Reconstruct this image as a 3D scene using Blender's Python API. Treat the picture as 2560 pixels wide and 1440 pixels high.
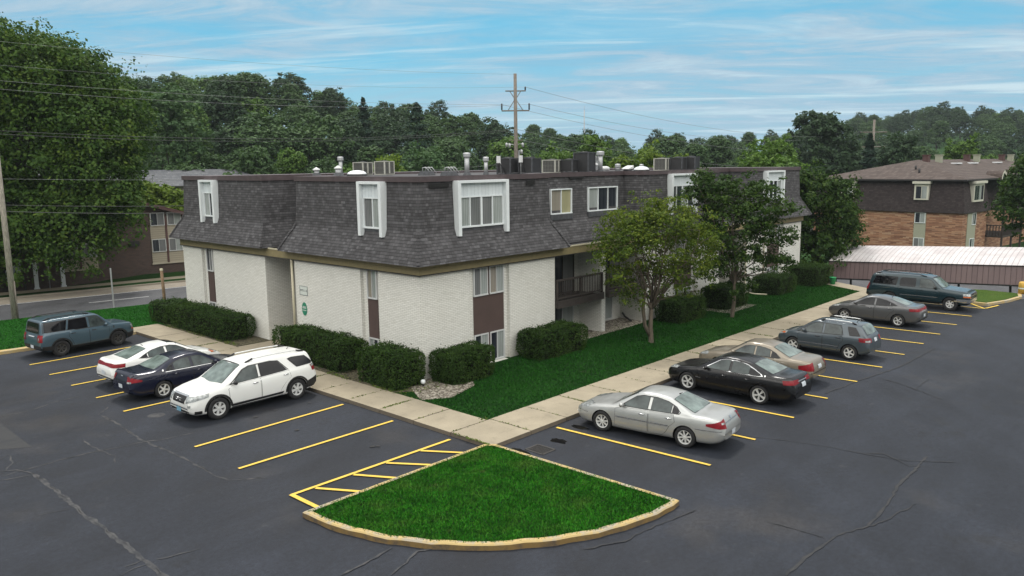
import bpy, bmesh, math, random
import numpy as np
from mathutils import Vector, Matrix
from mathutils.bvhtree import BVHTree
from mathutils.geometry import delaunay_2d_cdt

for o in list(bpy.data.objects):
    bpy.data.objects.remove(o)
S = bpy.context.scene
COL = S.collection
rad = math.radians

# ------------------------------------------------------------------ camera
cam = bpy.data.cameras.new('camera')
cam.sensor_width = 36
cam.lens = 27.8469
cam.clip_start = 0.5
cam.clip_end = 4000
camo = bpy.data.objects.new('camera', cam)
COL.objects.link(camo)
CR = Vector((0.67870736, -0.73431171, -0.01194282))
CU = Vector((0.12146641, 0.09620106, 0.98792270))
CF = Vector((0.72429430, 0.67196106, -0.15448657))
camo.matrix_world = Matrix(((CR.x, CU.x, -CF.x, 0), (CR.y, CU.y, -CF.y, 0), (CR.z, CU.z, -CF.z, 8.2), (0, 0, 0, 1)))
S.camera = camo

# ------------------------------------------------------------------ light, sky, exposure
SUN_EL, SUN_AZ = 60.0, 52.0          # height above the horizon, direction in the xy plane measured from +x
sun = bpy.data.lights.new('sun', 'SUN')
sun.energy = 2.0
sun.angle = rad(10)
sun.color = (1.0, 0.96, 0.9)
suno = bpy.data.objects.new('sun', sun)
COL.objects.link(suno)
sd = Vector((math.cos(rad(SUN_EL)) * math.cos(rad(SUN_AZ)), math.cos(rad(SUN_EL)) * math.sin(rad(SUN_AZ)), math.sin(rad(SUN_EL))))
suno.rotation_euler = sd.to_track_quat('Z', 'Y').to_euler()
suno.location = (0, 0, 60)
S.view_settings.view_transform = 'Standard'
S.view_settings.look = 'None'
S.view_settings.exposure = 0.0
S.view_settings.gamma = 1.0
S.view_settings.use_curve_mapping = False
S.cycles.max_bounces = 6
S.cycles.diffuse_bounces = 3
S.cycles.glossy_bounces = 3
S.cycles.transparent_max_bounces = 10
S.cycles.volume_bounces = 0
S.cycles.use_adaptive_sampling = True


class NT:
    """small helper round a node tree"""
    def __init__(s, tree):
        s.t = tree
        s.n = tree.nodes
        s.l = tree.links

    def new(s, typ, **kw):
        n = s.n.new(typ)
        for k, v in kw.items():
            setattr(n, k, v)
        return n

    def put(s, sock, v):
        if isinstance(v, bpy.types.NodeSocket):
            s.l.new(v, sock)
        elif v is not None:
            if isinstance(v, (tuple, list)) and len(v) == 3 and sock.type == 'RGBA':
                v = (*v, 1)
            sock.default_value = v

    def m(s, op, a, b=None, c=None, clamp=False):
        n = s.new('ShaderNodeMath', operation=op, use_clamp=clamp)
        s.put(n.inputs[0], a)
        if b is not None: s.put(n.inputs[1], b)
        if c is not None: s.put(n.inputs[2], c)
        return n.outputs[0]

    def vec(s, x, y, z):
        n = s.new('ShaderNodeCombineXYZ')
        s.put(n.inputs[0], x); s.put(n.inputs[1], y); s.put(n.inputs[2], z)
        return n.outputs[0]

    def sep(s, v):
        n = s.new('ShaderNodeSeparateXYZ')
        s.put(n.inputs[0], v)
        return n.outputs

    def noise(s, v, scale, detail=3, rough=0.55, dist=0.0):
        n = s.new('ShaderNodeTexNoise')
        s.put(n.inputs['Vector'], v)
        n.inputs['Scale'].default_value = scale
        n.inputs['Detail'].default_value = detail
        n.inputs['Roughness'].default_value = rough
        n.inputs['Distortion'].default_value = dist
        return n.outputs['Fac']

    def ramp(s, f, stops, mode='LINEAR'):
        n = s.new('ShaderNodeValToRGB')
        n.color_ramp.interpolation = mode
        e = n.color_ramp.elements
        while len(e) < len(stops): e.new(0.5)
        for k, (p, c) in enumerate(stops):
            e[k].position = p
            e[k].color = (*c, 1) if len(c) == 3 else c
        s.put(n.inputs[0], f)
        return n.outputs[0]

    def mix(s, f, a, b, mode='MIX'):
        n = s.new('ShaderNodeMix', data_type='RGBA', blend_type=mode)
        s.put(n.inputs[0], f); s.put(n.inputs[6], a); s.put(n.inputs[7], b)
        return n.outputs[2]

    def maprange(s, v, a, b, c=0.0, d=1.0, smooth=False):
        n = s.new('ShaderNodeMapRange')
        if smooth: n.interpolation_type = 'SMOOTHSTEP'
        s.put(n.inputs[0], v)
        for k, q in enumerate((a, b, c, d)): n.inputs[k + 1].default_value = q
        return n.outputs[0]

    def white(s, v):
        n = s.new('ShaderNodeTexWhiteNoise', noise_dimensions='2D')
        s.put(n.inputs['Vector'], v)
        return n.outputs['Value']

    def cells(s, u, v, w, h, shift=0.5, rnd=0.0):
        """running-bond cells: (random per cell, fraction along u, fraction along v)"""
        r = s.m('FLOOR', s.m('DIVIDE', v, h))
        fv = s.m('FRACT', s.m('DIVIDE', v, h))
        sh = s.m('MULTIPLY', r, shift)
        if rnd:
            sh = s.m('ADD', sh, s.m('MULTIPLY', s.white(s.vec(r, 3.7, 0)), rnd))
        uu = s.m('ADD', s.m('DIVIDE', u, w), sh)
        fu = s.m('FRACT', uu)
        return s.white(s.vec(s.m('FLOOR', uu), r, 0)), fu, fv


# sky: Nishita base, streaky high cloud low down, an unseen brighter sky added overhead and behind to light the walls
W = bpy.data.worlds.new('World')
S.world = W
W.use_nodes = True
n = NT(W.node_tree)
n.n.clear()
tc = n.new('ShaderNodeTexCoord')
dx, dy, dz = n.sep(tc.outputs['Generated'])
sky = n.new('ShaderNodeTexSky', sky_type='NISHITA')
sky.sun_disc = False
sky.sun_elevation = rad(SUN_EL)
sky.sun_rotation = rad(90 - SUN_AZ)
sky.air_density = 1.0
sky.dust_density = 0.6
sky.ozone_density = 2.0
zz = n.m('ADD', n.m('MAXIMUM', dz, 0.0), 0.07)
# along / across the picture's viewing direction
al = n.m('ADD', n.m('MULTIPLY', dx, 0.733), n.m('MULTIPLY', dy, 0.680))
ac = n.m('SUBTRACT', n.m('MULTIPLY', dx, 0.680), n.m('MULTIPLY', dy, 0.733))
cu = n.m('DIVIDE', ac, zz)
cv = n.m('DIVIDE', al, zz)
c1 = n.noise(n.vec(n.m('MULTIPLY', cu, 0.40), n.m('ADD', n.m('MULTIPLY', cv, 0.60), n.m('MULTIPLY', cu, 0.12)), 0.3), 0.8, 6, 0.62, 0.5)
c2 = n.noise(n.vec(n.m('MULTIPLY', cu, 0.22), n.m('ADD', n.m('MULTIPLY', cv, 1.05), n.m('MULTIPLY', cu, 0.16)), 4.1), 1.25, 6, 0.6, 0.45)
c3 = n.noise(n.vec(n.m('MULTIPLY', cu, 0.75), n.m('MULTIPLY', cv, 1.5), 9.2), 1.3, 7, 0.68, 0.8)
base = n.mix(n.maprange(dz, 0.0, 0.17, 0.0, 1.0, True), (0.390, 0.670, 0.780), (0.095, 0.560, 0.840))
base = n.mix(0.15, base, n.mix(1.0, sky.outputs[0], (0.080, 0.085, 0.085), 'MULTIPLY'))
right = n.maprange(ac, -0.15, 0.25, 0.0, 0.50, True)
left_pale = n.maprange(ac, -0.62, -0.25, 0.55, 0.0, True)
m1 = n.m('ADD', n.m('ADD', n.maprange(c1, 0.36, 0.55, 0.0, 0.95, True), left_pale), right, clamp=True)
m1 = n.m('MULTIPLY', m1, n.maprange(c3, 0.30, 0.60, 0.35, 1.0, True))
lav = n.mix(n.maprange(c3, 0.35, 0.66), (0.275, 0.490, 0.670), (0.480, 0.640, 0.760))
skyc = n.mix(m1, base, lav)
m2 = n.maprange(c2, 0.50, 0.66, 0.0, 0.9, True)
skyc = n.mix(m2, skyc, (0.630, 0.800, 0.880))
m3 = n.m('MULTIPLY', n.maprange(c3, 0.56, 0.72, 0.0, 0.5, True), n.maprange(ac, -0.2, 0.2, 0.2, 1.0))
skyc = n.mix(m3, skyc, (0.520, 0.740, 0.860))
fill_sky = n.mix(n.noise(tc.outputs['Generated'], 2.2, 4), (0.55, 0.60, 0.66), (0.85, 0.87, 0.90))
rear = n.mix(n.noise(tc.outputs['Generated'], 1.6, 4), (2.5, 2.48, 2.36), (3.3, 3.2, 3.0))  # brightened out of view, behind the camera, to light the walls facing it
rear = n.mix(n.maprange(dz, 0.24, 0.46, 0.0, 1.0, True), (0.22, 0.25, 0.27), rear)     # unseen sky behind the camera, kept dark low down for the car reflections
fill_sky = n.mix(n.maprange(al, -0.30, 0.25, 1.0, 0.0, True), fill_sky, rear)
fill_sky = n.mix(n.maprange(dz, 0.08, 0.32, 0.0, 1.0, True), (0.24, 0.27, 0.29), fill_sky)  # unseen low sky at the sides darkened to keep car bodies dark
hi = n.m('MAXIMUM', n.maprange(dz, 0.215, 0.33, 0.0, 1.0, True), n.maprange(al, 0.72, 0.40, 0.0, 1.0, True))
skyc = n.mix(hi, skyc, fill_sky)
bg = n.new('ShaderNodeBackground')
n.put(bg.inputs[0], skyc)
bg.inputs[1].default_value = 1.0
wo = n.new('ShaderNodeOutputWorld')
n.l.new(bg.outputs[0], wo.inputs[0])

# ------------------------------------------------------------------ materials
MATS = {}


def mat(name, build):
    m = bpy.data.materials.new(name)
    m.use_nodes = True
    t = NT(m.node_tree)
    t.n.clear()
    out = t.new('ShaderNodeOutputMaterial')
    b = t.new('ShaderNodeBsdfPrincipled')
    t.l.new(b.outputs[0], out.inputs[0])
    t.out, t.b = out, b
    build(t, b)
    MATS[name] = m
    return m


def plain(name, col, rough=0.6, metal=0.0, var=0.12, scale=6.0, coat=0.0, spec=0.5, bump=0.0):
    def f(t, b):
        co = t.new('ShaderNodeTexCoord').outputs['Object']
        k = t.noise(co, scale, 4)
        lo = tuple(c * (1 - var) for c in col); hi = tuple(min(1, c * (1 + var)) for c in col)
        t.put(b.inputs['Base Color'], t.ramp(k, [(0.3, lo), (0.7, hi)]))
        b.inputs['Roughness'].default_value = rough
        b.inputs['Metallic'].default_value = metal
        b.inputs['Coat Weight'].default_value = coat
        b.inputs['Coat Roughness'].default_value = 0.04
        b.inputs['Specular IOR Level'].default_value = spec
        if bump:
            bn = t.new('ShaderNodeBump'); bn.inputs['Strength'].default_value = bump; bn.inputs['Distance'].default_value = 0.02
            t.put(bn.inputs['Height'], t.noise(co, scale * 6, 4)); t.put(b.inputs['Normal'], bn.outputs[0])
    return mat(name, f)


def wallco(t):
    tc = t.new('ShaderNodeTexCoord')
    x, y, z = t.sep(tc.outputs['Object'])
    nx, ny, nz = t.sep(tc.outputs['Normal'])
    s = t.m('GREATER_THAN', t.m('ABSOLUTE', ny), t.m('ABSOLUTE', nx))
    u = t.m('ADD', t.m('MULTIPLY', x, s), t.m('MULTIPLY', y, t.m('SUBTRACT', 1.0, s)))
    return u, z, tc.outputs['Object']


def brick(name, cols, mortar, bw=0.23, bh=0.0677, joint=0.14, stain=0.12, mixnoise=0.0, rough=0.75):
    def f(t, b):
        u, v, co = wallco(t)
        r, fu, fv = t.cells(u, v, bw, bh, 0.5)
        c = t.ramp(r, [(i / max(1, len(cols) - 1), q) for i, q in enumerate(cols)])
        big = t.noise(co, 0.55, 5)
        c = t.mix(t.maprange(big, 0.35, 0.75, 0.0, stain), c, tuple(q * 0.62 for q in cols[0]))
        low = t.maprange(v, 0.0, 1.2, 0.35, 0.0, True)
        c = t.mix(t.m('MULTIPLY', low, t.maprange(t.noise(co, 1.7, 4), 0.4, 0.65)), c, (cols[0][0] * 0.55, cols[0][1] * 0.5, cols[0][2] * 0.4))
        jm = t.m('MAXIMUM', t.m('LESS_THAN', fv, joint), t.m('LESS_THAN', fu, joint * bh / bw * 1.0))
        c = t.mix(jm, c, mortar)
        t.put(b.inputs['Base Color'], c)
        b.inputs['Roughness'].default_value = rough
        bn = t.new('ShaderNodeBump'); bn.inputs['Strength'].default_value = 0.15; bn.inputs['Distance'].default_value = 0.005
        t.put(bn.inputs['Height'], t.m('SUBTRACT', 1.0, jm)); t.put(b.inputs['Normal'], bn.outputs[0])
    return mat(name, f)


brick('white_brick', [(0.665, 0.66, 0.61), (0.745, 0.74, 0.695), (0.705, 0.70, 0.65), (0.775, 0.77, 0.725)], (0.40, 0.39, 0.355), 0.235, 0.0677, 0.17, 0.16)
brick('dark_brick', [(0.055, 0.036, 0.030), (0.095, 0.058, 0.046), (0.076, 0.049, 0.041), (0.068, 0.046, 0.041)], (0.085, 0.070, 0.062), 0.24, 0.0677, 0.16)
brick('orange_brick', [(0.15, 0.065, 0.036), (0.27, 0.125, 0.070), (0.40, 0.235, 0.135), (0.33, 0.165, 0.090), (0.20, 0.09, 0.052), (0.44, 0.285, 0.18)], (0.24, 0.18, 0.13), 0.62, 0.10, 0.08)


def shingle(name, cols, w=0.30, h=0.115):
    def f(t, b):
        u, v, co = wallco(t)
        r, fu, fv = t.cells(u, v, w, h, 0.37, 0.8)
        r2, fu2, fv2 = t.cells(u, v, w * 0.55, h, 0.61, 0.7)
        k = t.m('ADD', t.m('MULTIPLY', r, 0.55), t.m('MULTIPLY', r2, 0.45))
        c = t.ramp(k, [(0.12, cols[0]), (0.45, cols[1]), (0.68, cols[2]), (0.9, cols[3])])
        c = t.mix(t.maprange(t.noise(co, 0.7, 4), 0.35, 0.75, 0.0, 0.35), c, tuple(q * 0.7 for q in cols[1]))
        grit = t.noise(co, 60, 2)
        c = t.mix(t.maprange(grit, 0.3, 0.7, 0.0, 0.25), c, tuple(q * 1.3 for q in cols[2]))
        e = t.m('MAXIMUM', t.m('LESS_THAN', fv, 0.15), t.m('MULTIPLY', t.m('LESS_THAN', fu2, 0.06), 0.6))  # shadow line under each course put into the colour, plus dark tab joints
        c = t.mix(t.m('MULTIPLY', e, 0.75), c, (0.012, 0.012, 0.013))
        t.put(b.inputs['Base Color'], c)
        b.inputs['Roughness'].default_value = 0.9
        b.inputs['Specular IOR Level'].default_value = 0.25
        bn = t.new('ShaderNodeBump'); bn.inputs['Strength'].default_value = 0.6; bn.inputs['Distance'].default_value = 0.015
        t.put(bn.inputs['Height'], t.m('ADD', t.m('SUBTRACT', 1.0, fv), t.m('MULTIPLY', k, 0.6))); t.put(b.inputs['Normal'], bn.outputs[0])
    return mat(name, f)


shingle('grey_shingle', [(0.046, 0.044, 0.046), (0.069, 0.067, 0.070), (0.090, 0.088, 0.092), (0.132, 0.130, 0.136)], 0.27)
shingle('brown_shingle', [(0.026, 0.020, 0.020), (0.038, 0.030, 0.030), (0.048, 0.037, 0.037), (0.062, 0.050, 0.049)], 0.34, 0.15)
shingle('red_shingle', [(0.062, 0.047, 0.041), (0.080, 0.061, 0.053), (0.098, 0.076, 0.067), (0.122, 0.098, 0.087)], 0.34, 0.15)
shingle('slate_shingle', [(0.085, 0.090, 0.10), (0.10, 0.105, 0.115), (0.12, 0.125, 0.135), (0.14, 0.145, 0.155)], 0.34, 0.15)


def asphalt(name, c0, c1, c2, patch=(0.3, 0.7)):
    def f(t, b):
        co = t.new('ShaderNodeTexCoord').outputs['Object']
        x, y, z = t.sep(co)
        a = t.noise(co, 0.22, 5, 0.6, 0.4)
        d = t.noise(t.vec(t.m('MULTIPLY', x, 0.35), t.m('MULTIPLY', y, 1.4), 0), 0.5, 4)
        g = t.noise(co, 28, 3, 0.75)
        g2 = t.noise(co, 95, 2, 0.7)
        c = t.ramp(a, [(patch[0], c0), (0.5, c1), (patch[1], c2)])
        c = t.mix(t.maprange(d, 0.45, 0.75, 0.0, 0.55), c, tuple(q * 1.35 for q in c2))
        br = t.noise(t.vec(x, y, 7.3), 0.33, 4)
        c = t.mix(t.maprange(br, 0.58, 0.74, 0.0, 0.30), c, (0.060, 0.052, 0.044))
        st = t.noise(t.vec(x, y, 11.9), 1.15, 4, 0.6)
        c = t.mix(t.maprange(st, 0.60, 0.70, 0.0, 0.55), c, (0.010, 0.011, 0.013))
        lt = t.noise(t.vec(x, y, 3.9), 2.1, 6, 0.75)
        c = t.mix(t.maprange(lt, 0.62, 0.76, 0.0, 0.35), c, (0.085, 0.085, 0.085))
        c = t.mix(t.maprange(g, 0.30, 0.50, 0.7, 0.0), c, (0.010, 0.010, 0.012))
        c = t.mix(t.maprange(g2, 0.50, 0.72, 0.0, 0.55), c, (0.050, 0.055, 0.066))
        c = t.mix(t.maprange(t.noise(co, 11, 3, 0.8), 0.60, 0.70, 0.0, 0.8), c, (0.007, 0.007, 0.009))
        gr = t.maprange(t.noise(co, 7.5, 5, 0.85), 0.30, 0.70, 0.62, 1.42)
        c = t.mix(1.0, c, t.vec(gr, gr, gr), 'MULTIPLY')
        sw = t.maprange(t.noise(t.vec(t.m('MULTIPLY', t.m('ADD', x, y), 0.22), t.m('MULTIPLY', t.m('SUBTRACT', x, y), 0.9), 2.0), 0.45, 5, 0.6), 0.36, 0.64, 0.86, 1.16)
        c = t.mix(1.0, c, t.vec(sw, sw, sw), 'MULTIPLY')
        t.put(b.inputs['Base Color'], c)
        t.put(b.inputs['Roughness'], t.maprange(a, 0.3, 0.7, 0.62, 0.8))
        b.inputs['Specular IOR Level'].default_value = 0.3
        bn = t.new('ShaderNodeBump'); bn.inputs['Strength'].default_value = 0.35; bn.inputs['Distance'].default_value = 0.01
        t.put(bn.inputs['Height'], g2); t.put(b.inputs['Normal'], bn.outputs[0])
    return mat(name, f)


asphalt('asphalt', (0.0064, 0.0084, 0.0136), (0.0101, 0.0129, 0.0196), (0.0178, 0.0216, 0.0308), (0.36, 0.64))
asphalt('road_asphalt', (0.070, 0.071, 0.076), (0.082, 0.083, 0.089), (0.098, 0.099, 0.104))


def grass(name, c0, c1, c2, dry, dryamt=0.5):
    def f(t, b):
        co = t.new('ShaderNodeTexCoord').outputs['Object']
        a = t.noise(co, 0.35, 4, 0.6, 0.3)
        g = t.noise(co, 9, 4, 0.7)
        g2 = t.noise(co, 45, 3, 0.75)
        c = t.ramp(t.m('ADD', t.m('MULTIPLY', a, 0.5), t.m('MULTIPLY', g, 0.5)), [(0.36, c0), (0.5, c1), (0.66, c2)])
        c = t.mix(t.maprange(t.noise(co, 0.9, 5, 0.6), 0.60, 0.72, 0.0, dryamt), c, dry)
        c = t.mix(t.maprange(g2, 0.32, 0.52, 0.65, 0.0), c, tuple(q * 0.3 for q in c0))
        t.put(b.inputs['Base Color'], c)
        b.inputs['Roughness'].default_value = 0.9
        b.inputs['Specular IOR Level'].default_value = 0.1
        bn = t.new('ShaderNodeBump'); bn.inputs['Strength'].default_value = 0.8; bn.inputs['Distance'].default_value = 0.05
        t.put(bn.inputs['Height'], t.m('ADD', g, g2)); t.put(b.inputs['Normal'], bn.outputs[0])
    return mat(name, f)


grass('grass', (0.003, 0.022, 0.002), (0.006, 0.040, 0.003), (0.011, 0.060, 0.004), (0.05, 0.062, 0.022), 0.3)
grass('verge', (0.006, 0.048, 0.004), (0.010, 0.075, 0.006), (0.016, 0.10, 0.008), (0.03, 0.07, 0.02), 0.3)
grass('dry_grass', (0.035, 0.075, 0.012), (0.055, 0.10, 0.016), (0.080, 0.13, 0.022), (0.11, 0.11, 0.04), 0.5)
grass('meadow', (0.014, 0.042, 0.010), (0.022, 0.060, 0.014), (0.034, 0.080, 0.020), (0.06, 0.07, 0.03), 0.4)


def blades(name, cols):
    def f(t, b):
        g = t.new('ShaderNodeNewGeometry')
        t.put(b.inputs['Base Color'], t.ramp(g.outputs['Random Per Island'], [(i / (len(cols) - 1), c) for i, c in enumerate(cols)]))
        b.inputs['Roughness'].default_value = 0.8
        b.inputs['Specular IOR Level'].default_value = 0.15
    return mat(name, f)


def blade_patchy(name, cols, dry):
    def f(t, b):
        g = t.new('ShaderNodeNewGeometry')
        co = t.new('ShaderNodeTexCoord').outputs['Object']
        c = t.ramp(g.outputs['Random Per Island'], [(i / (len(cols) - 1), c) for i, c in enumerate(cols)])
        k = t.noise(co, 0.75, 5, 0.65)
        c = t.mix(t.maprange(k, 0.50, 0.66, 0.0, 0.65), c, dry)
        kb = t.noise(co, 1.15, 5, 0.7)
        c = t.mix(t.maprange(kb, 0.64, 0.72, 0.0, 0.7), c, (0.12, 0.095, 0.045))
        c = t.mix(t.maprange(t.noise(co, 1.6, 3), 0.35, 0.6, 0.45, 0.0), c, tuple(q * .5 for q in cols[0]))
        t.put(b.inputs['Base Color'], c)
        b.inputs['Roughness'].default_value = 0.8
        b.inputs['Specular IOR Level'].default_value = 0.1
    return mat(name, f)


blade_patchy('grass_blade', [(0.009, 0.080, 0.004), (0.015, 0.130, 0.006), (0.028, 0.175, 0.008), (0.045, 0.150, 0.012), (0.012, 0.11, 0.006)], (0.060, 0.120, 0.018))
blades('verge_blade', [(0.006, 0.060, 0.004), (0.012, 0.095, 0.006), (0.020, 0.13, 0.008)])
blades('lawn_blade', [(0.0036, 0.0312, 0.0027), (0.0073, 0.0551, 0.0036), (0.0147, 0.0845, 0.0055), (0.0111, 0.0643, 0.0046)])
blades('weed', [(0.05, 0.10, 0.012), (0.09, 0.13, 0.02), (0.14, 0.14, 0.05)])


def leaf(name, cols, transl=0.25):
    def f(t, b):
        g = t.new('ShaderNodeNewGeometry')
        co = t.new('ShaderNodeTexCoord').outputs['Object']
        k = t.m('ADD', t.m('MULTIPLY', g.outputs['Random Per Island'], 0.55), t.m('MULTIPLY', t.maprange(t.noise(co, 0.55, 3), 0.3, 0.7), 0.45))
        c = t.ramp(k, [(i / (len(cols) - 1), q) for i, q in enumerate(cols)])
        t.put(b.inputs['Base Color'], c)
        b.inputs['Roughness'].default_value = 0.6
        b.inputs['Specular IOR Level'].default_value = 0.12
        tr = t.new('ShaderNodeBsdfTranslucent')
        t.put(tr.inputs[0], t.mix(1.0, c, (1.0, 1.15, 0.5), 'MULTIPLY'))
        ms = t.new('ShaderNodeMixShader'); ms.inputs[0].default_value = transl
        t.l.new(b.outputs[0], ms.inputs[1]); t.l.new(tr.outputs[0], ms.inputs[2]); t.l.new(ms.outputs[0], t.out.inputs[0])
    return mat(name, f)


leaf('leaf_maple', [(0.024, 0.056, 0.013), (0.040, 0.084, 0.017), (0.064, 0.118, 0.021), (0.120, 0.170, 0.026)])
leaf('leaf_wood', [(0.042, 0.080, 0.034), (0.060, 0.108, 0.042), (0.086, 0.140, 0.052)])
leaf('leaf_dark', [(0.027, 0.052, 0.028), (0.040, 0.072, 0.036), (0.055, 0.094, 0.044)])
leaf('leaf_pale', [(0.050, 0.100, 0.042), (0.068, 0.125, 0.052), (0.085, 0.145, 0.060)])
leaf('leaf_lime', [(0.070, 0.120, 0.014), (0.105, 0.165, 0.020), (0.145, 0.200, 0.026)])
leaf('leaf_bright', [(0.055, 0.115, 0.022), (0.080, 0.150, 0.028), (0.115, 0.185, 0.036)])
leaf('leaf_locust', [(0.034, 0.066, 0.011), (0.062, 0.105, 0.014), (0.105, 0.145, 0.018), (0.190, 0.215, 0.022)], 0.32)

leaf('leaf_pear', [(0.0133, 0.0340, 0.0074), (0.0237, 0.0548, 0.0104), (0.0407, 0.0777, 0.0133), (0.0681, 0.1073, 0.0178)])
leaf('leaf_spruce', [(0.020, 0.042, 0.030), (0.028, 0.054, 0.038), (0.038, 0.066, 0.044)])
leaf('hedge_leaf', [(0.0126, 0.0287, 0.0072), (0.0216, 0.0486, 0.0090), (0.0343, 0.0703, 0.0118), (0.0540, 0.0900, 0.0163)], 0.15)
plain('hedge_core', (0.010, 0.012, 0.007), 0.9, var=0.3, spec=0.05)


def bark(name, col):
    def f(t, b):
        x, y, z = t.sep(t.new('ShaderNodeTexCoord').outputs['Object'])
        k = t.noise(t.vec(t.m('MULTIPLY', x, 9), t.m('MULTIPLY', y, 9), t.m('MULTIPLY', z, 1.6)), 2.2, 5, 0.65)
        t.put(b.inputs['Base Color'], t.ramp(k, [(0.3, tuple(c * 0.45 for c in col)), (0.55, col), (0.75, tuple(c * 1.4 for c in col))]))
        b.inputs['Roughness'].default_value = 0.9
        bn = t.new('ShaderNodeBump'); bn.inputs['Strength'].default_value = 0.8; bn.inputs['Distance'].default_value = 0.03
        t.put(bn.inputs['Height'], k); t.put(b.inputs['Normal'], bn.outputs[0])
    return mat(name, f)


bark('bark', (0.105, 0.085, 0.062))
bark('bark_dark', (0.045, 0.038, 0.030))
bark('pole_wood', (0.42, 0.38, 0.32))
bark('post_wood', (0.25, 0.17, 0.10))
bark('old_pole_wood', (0.19, 0.165, 0.14))


def concrete(name, col, joint=0.0, stain=(0.14, 0.12, 0.09), sc=1.0, axis=0):
    def f(t, b):
        co = t.new('ShaderNodeTexCoord').outputs['Object']
        x, y, z = t.sep(co)
        a = t.noise(co, 0.8 * sc, 5, 0.62)
        g = t.noise(co, 30, 3, 0.7)
        c = t.ramp(a, [(0.3, tuple(q * 0.84 for q in col)), (0.7, tuple(q * 1.1 for q in col))])
        c = t.mix(t.maprange(t.noise(co, 2.3 * sc, 5, 0.7), 0.55, 0.75, 0.0, 0.5), c, stain)
        c = t.mix(t.maprange(g, 0.3, 0.5, 0.35, 0.0), c, tuple(q * 0.5 for q in col))
        t.put(b.inputs['Base Color'], c)
        b.inputs['Roughness'].default_value = 0.88
        b.inputs['Specular IOR Level'].default_value = 0.25
        bn = t.new('ShaderNodeBump'); bn.inputs['Strength'].default_value = 0.3; bn.inputs['Distance'].default_value = 0.01
        t.put(bn.inputs['Height'], g); t.put(b.inputs['Normal'], bn.outputs[0])
    return mat(name, f)


concrete('sidewalk', (0.31, 0.27, 0.20))
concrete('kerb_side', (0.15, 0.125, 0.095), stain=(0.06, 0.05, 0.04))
concrete('gutter', (0.30, 0.265, 0.215))
concrete('patio', (0.33, 0.31, 0.28))


def worn(name, paint, under, amt=(0.50, 0.62), sc=2.5, rough=0.6):
    """paint worn through to what lies beneath"""
    def f(t, b):
        co = t.new('ShaderNodeTexCoord').outputs['Object']
        k = t.noise(co, sc, 6, 0.7)
        fine = t.noise(co, 20, 3, 0.7)
        c = t.mix(t.maprange(fine, 0.3, 0.7), tuple(q * 0.85 for q in paint), paint)
        c = t.mix(t.maprange(k, amt[0], amt[1]), c, under)
        t.put(b.inputs['Base Color'], c)
        b.inputs['Roughness'].default_value = rough
    return mat(name, f)


worn('yellow_line', (0.70, 0.475, 0.060), (0.22, 0.17, 0.07), (0.56, 0.80), 6.0)
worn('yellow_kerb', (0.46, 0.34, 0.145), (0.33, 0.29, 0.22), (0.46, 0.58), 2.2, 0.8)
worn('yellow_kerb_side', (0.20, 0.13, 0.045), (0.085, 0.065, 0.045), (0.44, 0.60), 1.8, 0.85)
worn('white_line', (0.60, 0.60, 0.60), (0.25, 0.25, 0.25), (0.5, 0.7), 2.5)
worn('faint_sealant', (0.030, 0.030, 0.032), (0.015, 0.017, 0.021), (0.42, 0.60), 3.0, 0.85)
worn('oil_stain', (0.006, 0.006, 0.007), (0.012, 0.013, 0.017), (0.45, 0.6), 5.0, 0.6)
worn('crack_sealant', (0.060, 0.060, 0.062), (0.022, 0.024, 0.029), (0.42, 0.60), 3.0, 0.85)
worn('grey_patch', (0.026, 0.027, 0.029), (0.016, 0.018, 0.022), (0.46, 0.62), 1.3, 0.85)


def gravel(name, c0, c1, c2):
    def f(t, b):
        co = t.new('ShaderNodeTexCoord').outputs['Object']
        v = t.new('ShaderNodeTexVoronoi'); v.inputs['Scale'].default_value = 16
        t.put(v.inputs['Vector'], co)
        k = t.m('ADD', t.m('MULTIPLY', t.sep(v.outputs['Color'])[0], 0.5), t.m('MULTIPLY', t.noise(co, 1.6, 5, 0.7), 0.5))
        c = t.ramp(k, [(0.3, c0), (0.5, c1), (0.72, c2)])
        t.put(b.inputs['Base Color'], c)
        b.inputs['Roughness'].default_value = 0.95
        bn = t.new('ShaderNodeBump'); bn.inputs['Strength'].default_value = 0.8; bn.inputs['Distance'].default_value = 0.03
        t.put(bn.inputs['Height'], v.outputs['Distance']); t.put(b.inputs['Normal'], bn.outputs[0])
    return mat(name, f)


gravel('gravel', (0.06, 0.05, 0.035), (0.18, 0.155, 0.12), (0.40, 0.37, 0.31))
gravel('soil', (0.03, 0.026, 0.015), (0.07, 0.06, 0.035), (0.12, 0.11, 0.06))

plain('fascia', (0.235, 0.195, 0.100), 0.6, var=0.10)
plain('cap_metal', (0.075, 0.055, 0.058), 0.5, var=0.2, scale=3)
plain('roof_membrane', (0.055, 0.052, 0.055), 0.9, var=0.35, scale=1.2)
plain('white_trim', (0.72, 0.76, 0.77), 0.5, var=0.03)
plain('window_frame', (0.55, 0.56, 0.56), 0.4, var=0.04)
plain('brown_panel', (0.078, 0.050, 0.044), 0.7, var=0.08, scale=2)
plain('brown_wood', (0.040, 0.032, 0.028), 0.8, var=0.25, scale=5)
plain('cream_pipe', (0.52, 0.48, 0.35), 0.5, var=0.06)
plain('dark_trim', (0.022, 0.021, 0.022), 0.6, var=0.2)
plain('galvanised', (0.42, 0.43, 0.44), 0.45, 0.35, var=0.15, scale=4)
plain('white_metal', (0.70, 0.71, 0.71), 0.4, var=0.08, scale=3)
plain('beige_metal', (0.42, 0.42, 0.37), 0.5, var=0.08)
plain('lead_flashing', (0.060, 0.063, 0.07), 0.7, var=0.3)
plain('dome_plastic', (0.78, 0.80, 0.82), 0.2, var=0.04)
plain('tan_siding', (0.40, 0.36, 0.28), 0.7, var=0.05)
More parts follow.
